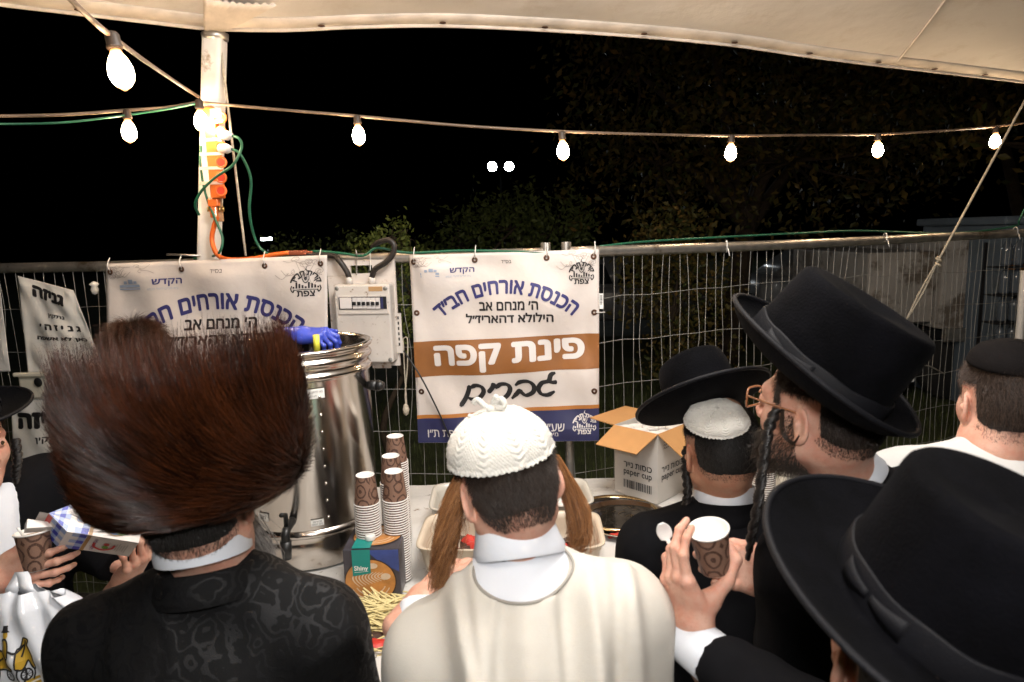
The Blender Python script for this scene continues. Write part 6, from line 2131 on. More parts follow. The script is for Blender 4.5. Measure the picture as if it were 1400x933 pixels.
def scalp_shell(parent, V, Q, c, M, m, line=(-.065, .060), front=.055, off=.0016, name='scalp_hair', cap=None):
    q = (V - np.array(c)) @ M
    az = np.arctan2(q[:, 0], -q[:, 1])
    low = line[0] + .008 + (line[1] - line[0]) * np.clip((np.abs(az) - .55) / 1.0, 0, 1) ** 1.6
    ok = (q[:, 2] > low) & (q[:, 1] < front)
    ok &= ~((np.abs(q[:, 0]) > .066) & (q[:, 1] > -.040) & (q[:, 2] < .035))
    if cap is not None: ok &= (V - cap[0]) @ cap[1] < cap[2]
    keep = ok[Q].all(1)
    Qk = Q[keep]
    ids = np.unique(Qk); mp = np.full(len(V), -1); mp[ids] = np.arange(len(ids))
    nn = q[ids] - np.array([0, -.015, .0]); nn /= np.linalg.norm(nn, axis=1, keepdims=True)
    Vn = (q[ids] + nn * off) @ M.T + np.array(c)
    if len(ids) == 0: return None
    return part(name, mk_mesh(name, Vn, mp[Qk]), m, parent)
M_scalp_dk = cloth('dark_brown_scalp_hair', (.014, .009, .006), .6, 300, .5, .3)
M_scalp_bk = cloth('black_scalp_hair', (.007, .006, .005), .6, 300, .5, .3)

def lock(parent, path, wid, n, m, r=.0005, twist=0.0, wave=.004, seed=0, name='sidelock', flat=.6, taper=None, S=26):
    """long hanging lock of hair: strands along a path; wid = list of half widths along it"""
    rng = np.random.default_rng(seed)
    p = spline(path, S); S = len(p)
    t, Nn, Bb = frames(p)
    w = np.interp(np.linspace(0, 1, S), np.linspace(0, 1, len(wid)), wid)
    a = rng.uniform(0, 2 * np.pi, n); rad = np.sqrt(rng.random(n))
    s = np.linspace(0, 1, S)
    an = a[:, None] + twist * s[None, :] * 2 * np.pi
    wv = wave * np.sin(s[None] * rng.uniform(7, 12, (n, 1)) + rng.uniform(0, 6, (n, 1))) * s[None] ** .6
    x = rad[:, None] * w[None] * np.cos(an) + wv
    y = rad[:, None] * w[None] * np.sin(an) * flat + wv * .5
    ends = 1 - .42 * rng.random(n) ** 1.6
    Pth = p[None] + x[..., None] * Nn[None] + y[..., None] * Bb[None]
    # shorten some strands
    idx = np.linspace(0, 1, S)[None] * ends[:, None] * (S - 1)
    i0 = np.clip(idx.astype(int), 0, S - 2); f = (idx - i0)[..., None]
    g = np.arange(n)[:, None]
    Pth = Pth[g, i0] * (1 - f) + Pth[g, i0 + 1] * f
    return part(name, strands_mesh(name, Pth, r, r * .6, np.clip(rng.normal(.45, .25, n), 0, 1)), m, parent)

def braid(parent, path, r0, m, turns=9, n=260, seed=0, name='sidelock'):
    """twisted dark sidelock: two plies wound round each other"""
    rng = np.random.default_rng(seed)
    p = spline(path, 60); S = len(p)
    t, Nn, Bb = frames(p)
    s = np.linspace(0, 1, S)
    R = np.interp(s, [0, .08, .8, 1], [r0 * .8, r0, r0 * .85, r0 * .4])
    ply = rng.integers(0, 2, n) * np.pi
    c_an = ply[:, None] + s[None] * turns * 2 * np.pi
    cx, cy = R[None] * .30 * np.cos(c_an), R[None] * .30 * np.sin(c_an)
    a = rng.uniform(0, 2 * np.pi, n)[:, None] + s[None] * turns * 2 * np.pi * 1.5
    rd = np.sqrt(rng.uniform(.3, 1, n))[:, None] * R[None] * .75
    x = cx + rd * np.cos(a); y = cy + rd * np.sin(a)
    Pth = p[None] + x[..., None] * Nn[None] + y[..., None] * Bb[None]
    return part(name, strands_mesh(name, Pth, .0009, .0006, rng.random(n)), m, parent)

def legs(parent, hip, M):
    hip = np.array(hip, float)
    for s in (-1, 1):
        a = hip + M @ np.array([s * .09, 0, -.02]); k_ = hip + M @ np.array([s * .10, .02, 0]); k_[2] = .50
        f = k_.copy() + M @ np.array([0, -.03, 0]); f[2] = .08
        v = Vol(np.minimum(a, f) - .14, np.maximum(a, f) + .14, .012)
        v.chain([a, k_, f], [.092, .072, .062], .03); v.noise(.006, 12, 3)
        v.plane_cut((0, 0, .055), (0, 0, -1))
        V, Q = v.surf(); part('trouser_leg', mk_mesh('trouser_leg', relax(V, Q, 2), Q), M_trouser, parent)
        v = Vol(f - np.array([.16, .2, .09]) - .1, f + np.array([.16, .2, .08]) + .1, .009)
        t_ = f + M @ np.array([s * .01, .13, 0]); t_[2] = .034; b_ = f + M @ np.array([0, -.03, 0]); b_[2] = .042
        v.cone(b_, t_, .040, .036, .02); v.cone(b_ + np.array([0, 0, .02]), f, .038, .04, .02); v.plane_cut((0, 0, .004), (0, 0, -1))
        V, Q = v.surf(); part('shoe', mk_mesh('shoe', relax(V, Q, 1), Q), M_shoe, parent)

M_eyew = mat('eye_white', (.7, .66, .62), .15)
M_iris = mat('eye_iris', (.05, .03, .015), .1)
def eyes(parent, c, M):
    for x in (-1, 1):
        e = np.array(c) + M @ np.array([x * .032, .0825, .004])
        ob = MB().lathe([(0, -.012)] + [(.012 * math.cos(t), .012 * math.sin(t)) for t in np.linspace(-1.4, 1.4, 11)] + [(0, .012)], e, 16, Matrix(M.tolist()) @ Matrix.Rotation(R_(-90), 3, 'X'), False, False).build('eye', M_eyew, parent, True)
        MB().lathe([(.0055, .0112), (.003, .0122), (0, .0124)], e, 14, Matrix(M.tolist()) @ Matrix.Rotation(R_(-90), 3, 'X'), False, False).build('iris', M_iris, ob, True)

def person(label, hc, HM, J, hands=(), skin=None, group=None, scale=1.0, neck_r=(.052, .055), with_legs=True, body_yaw=0):
    """the continuous body: head, neck, torso, arms and hands joined in one mesh"""
    parts_ = []
    hv, hq = head_chunk(hc, HM, J['neck'], scale=scale, neck_r=neck_r)
    parts_.append((hv, hq))
    pts = np.array([J[q] for q in ('neck', 'shL', 'shR', 'elL', 'elR', 'wrL', 'wrR', 'hip')])
    v = Vol(pts.min(0) - .15, pts.max(0) + .12, .014)
    torso_prims(v, J, -.016, .04)
    V, Q = v.surf(); parts_.append((V, Q))
    nl = []
    for hd in hands:
        V, Q, n_ = hd; parts_.append((V, Q)); nl += n_
    V, Q = join_vq(parts_)
    o = thing('person', mk_mesh('person', V, Q), skin or M_skin, label, 'person', group)
    if nl: nails_part(nl, o)
    if with_legs: legs(o, J['hip'], rot(body_yaw))
    eyes(o, hc, HM)
    return o, hv, hq

def knit_cap(parent, c, M, R=.080, H=.066, name='white_knitted_cap', pom=True, m=None):
    """crocheted dome with cable ribs, moss stitch and a scalloped edge"""
    nth, ns = 420, 110
    th = np.linspace(0, 2 * np.pi, nth, endpoint=False); s = np.linspace(0, 1, ns)
    T, S = np.meshgrid(th, s)
    ph = S * math.pi / 2 * 1.06
    r = R * np.sin(ph) ** .92; z = H * np.cos(ph)
    T0 = T; jit = np.stack([np.cos(T), np.sin(T), S * 1.5], -1)
    T = T + .035 * vnoise(jit, 4.0, 31) + .012 * vnoise(jit, 14.0, 32); S0 = S; S = np.clip(S + .010 * vnoise(jit, 7.0, 33), 0, 1)
    sec = (T / (2 * np.pi) * 10) % 1
    cable = np.exp(-((sec - .5) / .20) ** 2)
    cab = np.abs(np.sin(S * 34 + np.where(sec > .5, 1, -1) * (sec - .5) * 9)) * cable * .0022 * np.clip(S * 3, 0, 1)
    moss = (np.sin(T * 95) * np.sin(S * 92)) * .0009 * (1 - cable) * np.clip(S * 3, 0, 1)
    ribs = .0007 * np.sin(S * 150) * np.clip(1 - S * 2.2, 0, 1)
    edge = np.clip((S - .955) / .045, 0, 1) * (.0022 + .0016 * np.abs(np.sin(T * 28)))
    d = cab + moss + ribs + edge
    d += .0015 * vnoise(np.stack([np.cos(T), np.sin(T), S], -1), 3.0, 9)
    T = T0; S = S0; d = d * (1 + .25 * vnoise(jit, 26.0, 34)) + .0006 * vnoise(jit, 60.0, 35)
    X = np.stack([(r + d * np.sin(ph)) * np.cos(T), (r + d * np.sin(ph)) * np.sin(T), z + d * np.cos(ph) - np.clip((S - .97) / .03, 0, 1) * .0018 * np.abs(np.sin(T * 28))], -1)
    V = X.reshape(-1, 3) @ M.T + np.array(c)
    F = []
    i, j = np.meshgrid(np.arange(ns - 1), np.arange(nth), indexing='ij')
    k = (j + 1) % nth
    Q = np.stack([i * nth + j, (i + 1) * nth + j, (i + 1) * nth + k, i * nth + k], -1).reshape(-1, 4)
    ob = part(name, mk_mesh(name, V, Q), m or M_knit, parent)
    sm = ob.modifiers.new('thickness', 'SOLIDIFY'); sm.thickness = .003; sm.offset = -1
    if pom:
        L = lambda p: np.array(c) + M @ np.array(p, float)
        w = MB()
        for pts, r0 in (([(0, 0, H - .002), (-.012, .0, H + .010), (-.022, .004, H + .019), (-.030, .004, H + .014)], .0042), ([(0, 0, H), (.010, 0, H + .012), (.020, -.003, H + .017), (.022, -.005, H + .006), (.008, -.004, H + .004)], .0045), ([(0, 0, H), (-.016, -.004, H + .001), (-.030, -.006, H - .004), (-.038, -.006, H - .003)], .0036), ([(.002, 0, H), (.004, .002, H + .014), (.012, .0, H + .022)], .0040)):
            p = spline([L(q) for q in pts], 18)
            t, Nn, Bb = frames(p)
            for a in range(5):
                an = a * 2 * np.pi / 5 + np.linspace(0, 9, len(p))
                w.tube(p + .6 * r0 * (np.cos(an)[:, None] * Nn + np.sin(an)[:, None] * Bb), r0 * .55, 6)
        w.lathe([(0, -.006), (.008, -.004), (.010, 0), (.007, .006), (0, .008)], L((0, 0, H + .002)), 12)
        w.build('yarn_tie', m or M_knit, ob, True)
    return ob
M_knit = cloth('white_yarn', (.58, .56, .51), .9, 700, .5, .06, .1)
# ================================================================== PEOPLE
def below(p, dx, dy, dz): return np.array(p, float) + np.array([dx, dy, dz])

# ------------------------------------------------------------------ man in the tall fur hat, back to us
h1 = P(273, 684, 1.06); M1 = rot(4, 6, 7)
n1 = P(289, 748, 1.065)
shL, shR = P(140, 885, 1.06), P(430, 862, 1.06)
J1 = dict(neck=n1 + np.array([0, 0, -.01]), shL=shL, shR=shR, elL=below(shL, -.07, .03, -.27), elR=below(shR, .05, .05, -.27), wrL=below(shL, .0, .26, -.27), wrR=below(shR, -.05, .27, -.27), hip=np.array([-.50, 1.06, .92]))
hd1 = []
for s, w in (('L', J1['wrL']), ('R', J1['wrR'])):
    sg = 1 if s == 'L' else -1
    hd1.append(hand_chunk(w, np.array([sg * .7, 0, .714]), np.array([0, 1., 0]), np.array([-sg * .714, 0, .7]), [(.5, .5, .3)] * 4))
p1_, hv1, hq1 = person('man in a towering brown fur hat and black brocade coat, seen from behind', h1, M1, J1, hd1)
V, Q = garment(J1, .012, .0065, .45, 11, (.008, .0035))
coat1 = part('brocade_coat', mk_mesh('brocade_coat', V, Q), M_damask, p1_)
NM = frame(n1 - np.array(J1['hip']) + np.array([0.02, .0, 0]), (0, 1, 0))
NM1 = frame((-.10, .10, 1), (0, 1, 0))
collar('shirt_collar', p1_, M_shirt, n1 + np.array([-.002, -.022, .004]), NM1, .070, .067, .038, .003, .012)
collar('coat_collar', coat1, M_damask, n1 + np.array([.0, -.004, -.066]), NM1, .086, .0755, .050, .006, .022)
short_hair(p1_, hv1, h1, M1, M_hair_bk, 12000, (.008, .014), (-.070, -.02), .03, seed=2)
scalp_shell(p1_, hv1, hq1, h1, M1, M_scalp_bk, (-.058, -.02), .03)
# grey beard glimpsed at the left of the jaw
bd = []
rng = np.random.default_rng(5)
for i in range(1400):
    a = rng.uniform(-2.6, -.2)
    q = np.array([.058 * math.cos(a) * rng.uniform(.7, 1.1), .045 + .05 * rng.random(), -.085 + .03 * rng.random()])
    q[0] = -abs(q[0]) if rng.random() < .7 else abs(q[0])
    L_ = rng.uniform(.06, .14)
    bd.append([q, q + np.array([q[0] * .3, .015, -L_ * .5]) + rng.normal(0, .006, 3), q + np.array([q[0] * .15, .01, -L_]) + rng.normal(0, .012, 3)])
bd = np.array(bd) @ M1.T + h1
part('grey_beard', strands_mesh('grey_beard', bd, .0006, .0003), M_hair_gr, p1_)
# fur hat: rounded drum core with a velvet top, covered in long guard hairs
SC1 = P(276, 668, 1.055)
SM1 = frame((-.085, .03, 1), (0, 1, 0))
M_fur = hair_mat('brown_fur', (.006, .0017, .0006), (.105, .027, .007), .28, .55)
M_furcore = cloth('dark_fur_hide', (.012, .0045, .002), .9, 200, .6, .3)
M_velvet = cloth('black_velvet', (.006, .005, .006), .95, 400, .2, .2, 0, 0, spec=.05)
prof1 = [(.080, -.004), (.118, -.016), (.146, -.010), (.160, .014), (.167, .050), (.170, .090), (.171, .125), (.170, .150), (.162, .168), (.146, .174), (.122, .164), (.10, .152)]
T1 = lambda q: SC1 + np.asarray(q) @ SM1.T
fh = MB(); n_ = 72; a = np.linspace(0, 2 * np.pi, n_, endpoint=False)
EX, EY = 1.0, 1.0
fh.loft(np.array([T1(np.c_[EX * r * np.cos(a), EY * r * np.sin(a), np.full(n_, z)]) for r, z in prof1]))
fhat = fh.build('fur_hat', M_furcore, p1_, True)
MB().lathe([(.118, .165), (.10, .186), (.06, .196), (0, .198)], SC1, 40, Matrix(SM1.tolist()), False, False).build('velvet_crown', M_velvet, fhat, True)
N1 = 30000
pr = np.array(prof1)[1:10]
seg = np.r_[0, np.cumsum(np.linalg.norm(np.diff(pr, axis=0), axis=1))]
u = rng.random(N1) * seg[-1]
r_ = np.interp(u, seg, pr[:, 0]); z_ = np.interp(u, seg, pr[:, 1])
dr = np.interp(u + .004, seg, pr[:, 0]) - np.interp(u - .004, seg, pr[:, 0]); dz = np.interp(u + .004, seg, pr[:, 1]) - np.interp(u - .004, seg, pr[:, 1])
ln_ = np.hypot(dr, dz) + 1e-9; nr, nz = dz / ln_, -dr / ln_
th = rng.uniform(0, 2 * np.pi, N1)
er = np.c_[np.cos(th), np.sin(th), np.zeros(N1)]; et = np.c_[-np.sin(th), np.cos(th), np.zeros(N1)]; ez = np.array([0, 0, 1.0])
root = er * r_[:, None] + ez * z_[:, None]
nrm = er * nr[:, None] + ez * nz[:, None]
hgt = np.clip(z_ / .183, 0, 1)
# the hair runs round and up: sideways low down, upright at the top edge
tang = -et                                   # towards the wearer's left as seen from behind
swirl = .95 * (1 - hgt ** 1.3) + .10
big = vnoise(root * 1.0, 14, 21)[:, None]
d = tang * swirl[:, None] * (1 + .35 * big) + ez * (.30 + 1.1 * hgt[:, None]) + nrm * (.26 + .20 * rng.random((N1, 1))) + rng.normal(0, .07, (N1, 3))
topm = (z_ > .150)[:, None]
d = np.where(topm, er * .10 + ez * 1.0 + tang * .12 + rng.normal(0, .10, (N1, 3)), d)
d /= np.linalg.norm(d, axis=1, keepdims=True)
Ls = rng.uniform(.040, .066, N1)[:, None] * np.where(topm, rng.uniform(.7, 1.75, (N1, 1)), 1.0)
clump = vnoise(root, 60, 8)[:, None]
d2 = d + tang * clump * .12 + ez * .10
d2 /= np.linalg.norm(d2, axis=1, keepdims=True)
S_ = 5
Pth = [root]
for i in range(1, S_):
    f = i / (S_ - 1)
    dd = d * (1 - f) + d2 * f - nrm * (.16 * f)
    dd /= np.linalg.norm(dd, axis=1, keepdims=True)
    Pth.append(Pth[-1] + dd * Ls / (S_ - 1))
Pth = np.stack(Pth, 1)
Pw = Pth @ SM1.T + SC1
tint = np.clip(.30 + .22 * rng.normal(size=N1) + .25 * vnoise(root, 22, 4), 0, 1)
part('fur', strands_mesh('fur', Pw, .00062, .00018, tint), M_fur, fhat)

# ------------------------------------------------------------------ man in the white knitted cap and cream vest
h2 = P(694, 660, 1.06); M2 = rot(14, 27, 8)
n2 = P(709, 752, 1.04)
shL, shR = P(602, 896, 1.03), P(846, 846, 1.03)
J2 = dict(neck=n2 + np.array([0, 0, -.005]), shL=shL, shR=shR, elL=below(shL, -.075, .06, -.26), elR=below(shR, .06, .05, -.26), wrL=P(575, 822, 1.36), wrR=P(668, 800, 1.42), hip=np.array([.0, 1.03, .92]))
J2['elL'] = below(shL, -.06, .12, -.22); J2['elR'] = below(shR, .05, .12, -.24)
wL = J2['wrL']; dL = wL - J2['elL']; dL /= np.linalg.norm(dL)
def hframe(Y, Z):
    Y = np.array(Y, float); Y /= np.linalg.norm(Y); Z = np.array(Z, float); Z -= Y * np.dot(Y, Z); Z /= np.linalg.norm(Z)
    return Y, Z
Y, Z = hframe((.55, .62, .40), (-.45, -.35, .80)); XL = -np.cross(Y, Z)
XL = np.cross(Y, Z)          # left hand: thumb side
hdL = hand_chunk(wL, XL, Y, Z, [(.45, .7, .4), (.5, .7, .4), (.55, .7, .4), (.6, .7, .4)])
Y, Z = hframe((-.35, .62, .10), (.3, -.25, .85)); XR = -np.cross(Y, Z)
hdR = hand_chunk(J2['wrR'], XR, Y, Z, [(.5, .8, .5)] * 4, thumb=((.034, .030, -.012), (.052, .058, -.020), (.052, .086, -.030), (.046, .106, -.036)))
p2_, hv2, hq2 = person('young man in white knitted cap and cream wool vest, back turned, long brown sidelocks', h2, M2, J2, [hdL, hdR], scale=.95, neck_r=(.049, .052))
V, Q = garment(J2, .004, .007, .55, 31, (.004, .002))
shirt2 = part('white_shirt', mk_mesh('white_shirt', V, Q), M_shirt, p2_)
NM2 = frame((-.16, .16, 1), (.2, 1, 0))
cl2 = collar('shirt_collar', p2_, M_shirt, n2 + np.array([.000, .002, .010]), NM2, .0715, .0625, .050, .002, .042)
# yoke of the shirt below the collar
def yoke_extra(v):
    v.cone(n2 + np.array([0, 0, -.02]), n2 + np.array([-.0, -.01, -.075]), .066, .115, .03)
ctr = P(711, 752, .985)
NS = np.array([.85, .92, 1.06])
def neck_hole(v):
    # scooped neckline: everything within a slanted ball round the collar is left open
    s = (slice(None),) * 3
    p = v.pts(s) - ctr
    q = np.linalg.norm(p * NS, axis=-1) - .078
    # hanging folds down the back: line x at the shoulder, drift, width, depth, height where it starts
    P3 = v.pts(s)
    for (px, drift, w, am, z0) in ((748, .02, .012, .011, 1.36), (735, -.10, .022, .008, 1.33), (668, -.12, .016, .009, 1.35), (622, .16, .020, .011, 1.34), (585, .30, .016, .012, 1.33), (805, .06, .016, .010, 1.35), (838, -.10, .020, .010, 1.36), (872, .03, .014, .011, 1.34), (702, .05, .030, .008, 1.30)):
        x0 = (px - 700) / FPX * .93
        zz = z0 + .075 - P3[..., 2]
        d_ = (P3[..., 0] - x0 - drift * zz) / (w * (1 + 1.2 * np.clip(zz, 0, 1)))
        r_ = np.where(d_ > 0, np.exp(-(d_ * 1.6) ** 2), np.exp(-(d_ * .65) ** 2))
        v.F -= (1.6 * am * r_ * np.clip(zz / .06, 0, 1) * (P3[..., 1] < n2[1] - .02)).astype(np.float32)
    v.F = np.maximum(v.F, (-q).astype(np.float32))
JV = dict(J2)
dlt = {'elL': np.array([-.015, -.06, -.02]), 'elR': np.array([.015, -.06, -.02])}
JV['elL'] = below(shL, -.035, .0, -.30); JV['elR'] = below(shR, .012, .0, -.30); JV['wrL'] = below(shL, -.065, .02, -.52); JV['wrR'] = below(shR, .025, .02, -.52)
def vest_extra(v):
    v.cone(shL + np.array([.0, -.005, -.01]), JV['elL'], .058, .072, .07); v.cone(shR + np.array([0, -.005, -.01]), JV['elR'], .058, .072, .07)
    v.cone(JV['elL'], JV['wrL'], .074, .08, .07); v.cone(JV['elR'], JV['wrR'], .074, .08, .07)
    mid = (shL + shR) / 2
    v.ell(mid + np.array([0, -.03, -.30]), (.20, .11, .30), None, .08)
    # hanging folds
    for i, (dx, a0) in enumerate(((-.13, .10), (-.05, -.05), (.05, .06), (.12, -.06), (.165, .05))):
        t = mid + np.array([dx * .75, -.115, -.08]); b = mid + np.array([dx + a0 * .3, -.155, -.55])
        v.cone(t, b, .010, .026, .035)
V, Q = garment(JV, .008, .0055, .62, 41, (.004, 0), neck_hole, True, 1.06, .06, vest_extra, sleeves=0, rg=.010, rsc=6.0, rst=.16)
vest2 = part('cream_vest', mk_mesh('cream_vest', V, Q), M_vest, p2_)
M_pipe = cloth('grey_piping', (.26, .24, .21), .8)
# piping sewn along the scooped neckline
dd_ = np.linalg.norm((V - ctr) * NS, axis=1) - .078
e_ = V[np.abs(dd_) < .0045]
axn = np.array([-.15, -.62, .78]); axn /= np.linalg.norm(axn)
xx = np.cross(axn, [0, 1, 0]); xx /= np.linalg.norm(xx); yy = np.cross(axn, xx)
an_ = np.arctan2((e_ - ctr) @ yy, (e_ - ctr) @ xx)
lp_ = []
for t in np.linspace(-np.pi, np.pi, 44, endpoint=False):
    w_ = np.abs((an_ - t + np.pi) % (2 * np.pi) - np.pi) < .12
    if w_.sum() > 2:
        c_ = e_[w_]; hgt_ = (c_ - ctr) @ axn
        lp_.append(c_[hgt_ > np.percentile(hgt_, 88)].mean(0))
lp_ = np.array(lp_)
for _ in range(4): lp_ = .5 * lp_ + .25 * (np.roll(lp_, 1, 0) + np.roll(lp_, -1, 0))
MB().tube(spline(np.vstack([lp_, lp_[:1]]), 180) + axn * .001, .0024, 7, False).build('neck_piping', M_pipe, vest2, True)
v_ = Vol(n2 - .17, n2 + .13, .004)
v_.cone(n2 + np.array([0, 0, .012]), n2 + np.array([-.004, .0, -.055]), .058, .088, .03)
v_.ell((shL + shR) / 2 + np.array([0, .0, -.052]), (.18, .105, .105), None, .05)
for q in (shL, shR): v_.cone(n2 + (q - n2) * .2 + np.array([0, 0, -.035]), q, .062, .070, .05)
v_.noise(.0022, 20, 6)
sL_ = (slice(None),) * 3
pp = v_.pts(sL_)
v_.F = np.maximum(v_.F, (np.linalg.norm((pp - ctr) * NS, axis=-1) - .083).astype(np.float32))
V, Q = v_.surf(); part('shirt_yoke', mk_mesh('shirt_yoke', relax(V, Q, 2), Q), M_shirt, p2_)
CM2 = frame((-.16, -.02, 1), (.25, 1, 0)); CC2 = P(684, 616, 1.045)
short_hair(p2_, hv2, h2, M2, M_hair_dk, 20000, (.008, .016), (-.075, .01), .05, seed=3, cap=(CC2, CM2[:, 2], -.002))
scalp_shell(p2_, hv2, hq2, h2, M2, M_scalp_dk, (-.062, .01), .05, cap=(CC2, CM2[:, 2], .02))
knit_cap(p2_, CC2, CM2, .0835, .067)
# sidelocks in front of the ears, hanging past the shoulders
e0 = h2 + M2 @ np.array([-.074, .012, .035])
lock(p2_, [P(640, 640, 1.07), P(624, 672, 1.07), P(613, 720, 1.08), P(606, 765, 1.09), P(600, 805, 1.10)], [.013, .025, .032, .030, .020], 1100, M_hair_rd, .0005, .25, .014, 1)
lock(p2_, [P(758, 625, 1.10), P(775, 662, 1.12), P(790, 697, 1.13), P(791, 730, 1.14), P(783, 748, 1.15)], [.012, .022, .026, .022, .014], 750, M_hair_rd, .0005, .3, .013, 2)

lock(p2_, [P(642, 650, 1.07), P(622, 690, 1.07), P(612, 735, 1.08), P(604, 785, 1.09)], [.018, .034, .040, .034], 110, M_hair_rd, .0004, .4, .030, 11, 'loose_hair')
lock(p2_, [P(760, 640, 1.10), P(782, 685, 1.12), P(795, 725, 1.13), P(790, 752, 1.14)], [.016, .028, .032, .026], 90, M_hair_rd, .0004, .4, .028, 12, 'loose_hair')
# ------------------------------------------------------------------ man ahead in black hat tipped forward over a white cap
h3 = P(984, 612, 1.50); M3 = rot(6, 8, 1)
n3 = P(990, 682, 1.50)
shL, shR = P(893, 752, 1.48), P(1090, 745, 1.48)
J3 = dict(neck=n3 + np.array([0, 0, -.005]), shL=shL, shR=shR, elL=below(shL, -.04, .06, -.26), elR=below(shR, .05, .06, -.26), wrL=below(shL, .06, .22, -.24), wrR=below(shR, -.04, .24, -.24), hip=np.array([.44, 1.46, .90]))
p3_, hv3, hq3 = person('man with black hat tipped forward over a white cap, between vest and tall hat', h3, M3, J3, [hand_chunk(J3['wrL'], np.array([.8, 0, .6]), np.array([0, 1., 0]), np.array([-.6, 0, .8]), [(.5, .6, .4)] * 4), hand_chunk(J3['wrR'], np.array([-.8, 0, .6]), np.array([0, 1., 0]), np.array([.6, 0, .8]), [(.5, .6, .4)] * 4)], M_skin2)
V, Q = garment(J3, .010, .008, .45, 51, (.006, .003))
c3_ = part('black_coat', mk_mesh('black_coat', V, Q), M_blackwool, p3_)
NM3 = frame((.0, .12, 1), (0, 1, 0))
collar('shirt_collar', p3_, M_shirt, n3 + np.array([0, -.004, .006]), NM3, .066, .063, .034, .003, .012)
collar('coat_collar', c3_, M_blackwool, n3 + np.array([0, -.004, -.042]), NM3, .080, .066, .050, .007, .02)
short_hair(p3_, hv3, h3, M3, M_hair_bk, 14000, (.004, .008), (-.058, .0), .05, seed=4, cap=(P(980, 573, 1.44), np.array([-.09, -.32, .94]), -.002))
scalp_shell(p3_, hv3, hq3, h3, M3, M_scalp_bk, (-.050, .0), .05, cap=(P(980, 573, 1.44), np.array([-.09, -.32, .94]), .008))
knit_cap(p3_, P(980, 573, 1.440), frame((-.10, -.34, 1), (0, 1, 0)), .066, .030, 'white_cap', False)
hat(p3_, P(963, 553, 1.51), frame((-.20, .52, .85), (-.1, 1, 0)), .086, .104, .105, .066, .012)
braid(p3_, [P(939, 612, 1.50), P(938, 640, 1.50), P(940, 668, 1.49), P(938, 690, 1.49), P(939, 701, 1.49)], .012, M_hair_bk, 5, 240, 3)

# ------------------------------------------------------------------ tall man in profile with glasses and a velvet hat
f4 = np.array([-.80, .60, 0]); l4 = np.array([-.60, -.80, 0])
M4 = frame((.05, -.02, 1), (-.60, .80, -.12))
h4 = P(1088, 578, 1.10) + np.array([.060, .046, .010])
n4 = P(1163, 668, 1.17)
shL, shR = P(1120, 780, 1.02), P(1330, 720, 1.30)
shL = n4 + np.array([-.13, -.13, -.085]); shR = n4 + np.array([.16, .10, -.085])
J4 = dict(neck=n4, shL=shL, shR=shR, elL=below(shL, -.02, -.03, -.29), elR=below(shR, .06, .05, -.27), wrL=P(1062, 800, 1.12), wrR=below(shR, -.16, .24, -.24), hip=np.array([.66, 1.20, .94]))
J4['elL'] = shL + np.array([.0, .05, -.27])
wv = P(1070, 795, 1.13); J4['wrL'] = wv
Y, Z = hframe((-.75, .10, .22), (.1, -.85, .45)); X4 = np.cross(Y, Z)
hd4 = hand_chunk(wv, X4, Y, Z, [(.5, .8, .4), (.6, .8, .4), (.7, .8, .4), (.8, .9, .4)], thumb=((.030, .030, -.012), (.046, .058, -.022), (.044, .084, -.034), (.040, .102, -.040)))
p4_, hv4, hq4 = person('tall man in profile with glasses, dark beard and big black hat', h4, M4, J4, [hd4, hand_chunk(J4['wrR'], np.array([-.8, 0, .6]), np.array([0, 1., 0]), np.array([.6, 0, .8]), [(.5, .6, .4)] * 4)], body_yaw=50)
V, Q = garment(J4, .010, .008, .45, 61, (.006, .003))
c4_ = part('black_coat', mk_mesh('black_coat', V, Q), M_blackwool, p4_)
NM4 = frame((-.55, .12, .85), (-.8, .6, 0))
collar('shirt_collar', p4_, M_shirt, n4 + np.array([-.008, -.004, .010]), NM4, .067, .062, .032, .003, .010)
collar('coat_collar', c4_, M_blackwool, n4 + np.array([.012, .0, -.030]), NM4, .082, .069, .045, .007, .012)
HU4 = np.array([.52, -.34, .80]) / np.linalg.norm([.52, -.34, .80])
short_hair(p4_, hv4, h4, M4, M_hair_dk, 14000, (.006, .011), (-.062, .0), .05, seed=5, cap=(P(1107, 507, 1.085), HU4, -.006))
scalp_shell(p4_, hv4, hq4, h4, M4, M_scalp_dk, (-.05, .0), .05, cap=(P(1107, 507, 1.085), HU4, -.002))
hat(p4_, P(1109, 507, 1.080), frame((.50, -.32, .82), (-.60, .80, 0)), .101, .125, .138, .048, .024, top=.96)
# beard along the jaw, full at the chin
rng = np.random.default_rng(8)
q4 = (hv4 - h4) @ M4
okb = (q4[:, 2] < -.045) & (q4[:, 2] > -.125) & (q4[:, 1] > -.005) & (q4[:, 1] < .11) & ~((q4[:, 1] > .085) & (q4[:, 2] > -.08) & (np.abs(q4[:, 0]) < .022))
okb |= (np.abs(q4[:, 0]) > .045) & (q4[:, 1] > .0) & (q4[:, 1] < .03) & (q4[:, 2] < .0) & (q4[:, 2] > -.08)
ids = np.nonzero(okb)[0]
pk = rng.choice(ids, 3000)
p0 = q4[pk]; nn = p0 - np.array([0, .02, -.04]); nn /= np.linalg.norm(nn, axis=1, keepdims=True)
Lb = (rng.uniform(.006, .016, len(pk)) + .012 * np.clip((p0[:, 1] - .03) / .05, 0, 1) * rng.random(len(pk)))[:, None]
dn = np.array([0, .15, -1.0]) + rng.normal(0, .45, (len(pk), 3))
bb = np.stack([p0, p0 + nn * Lb * .45 + dn * Lb * .3, p0 + nn * Lb * .55 + dn * Lb * .9], 1) @ M4.T + h4
part('beard', strands_mesh('beard', bb, .00042, .0002), M_hair_dk, p4_)
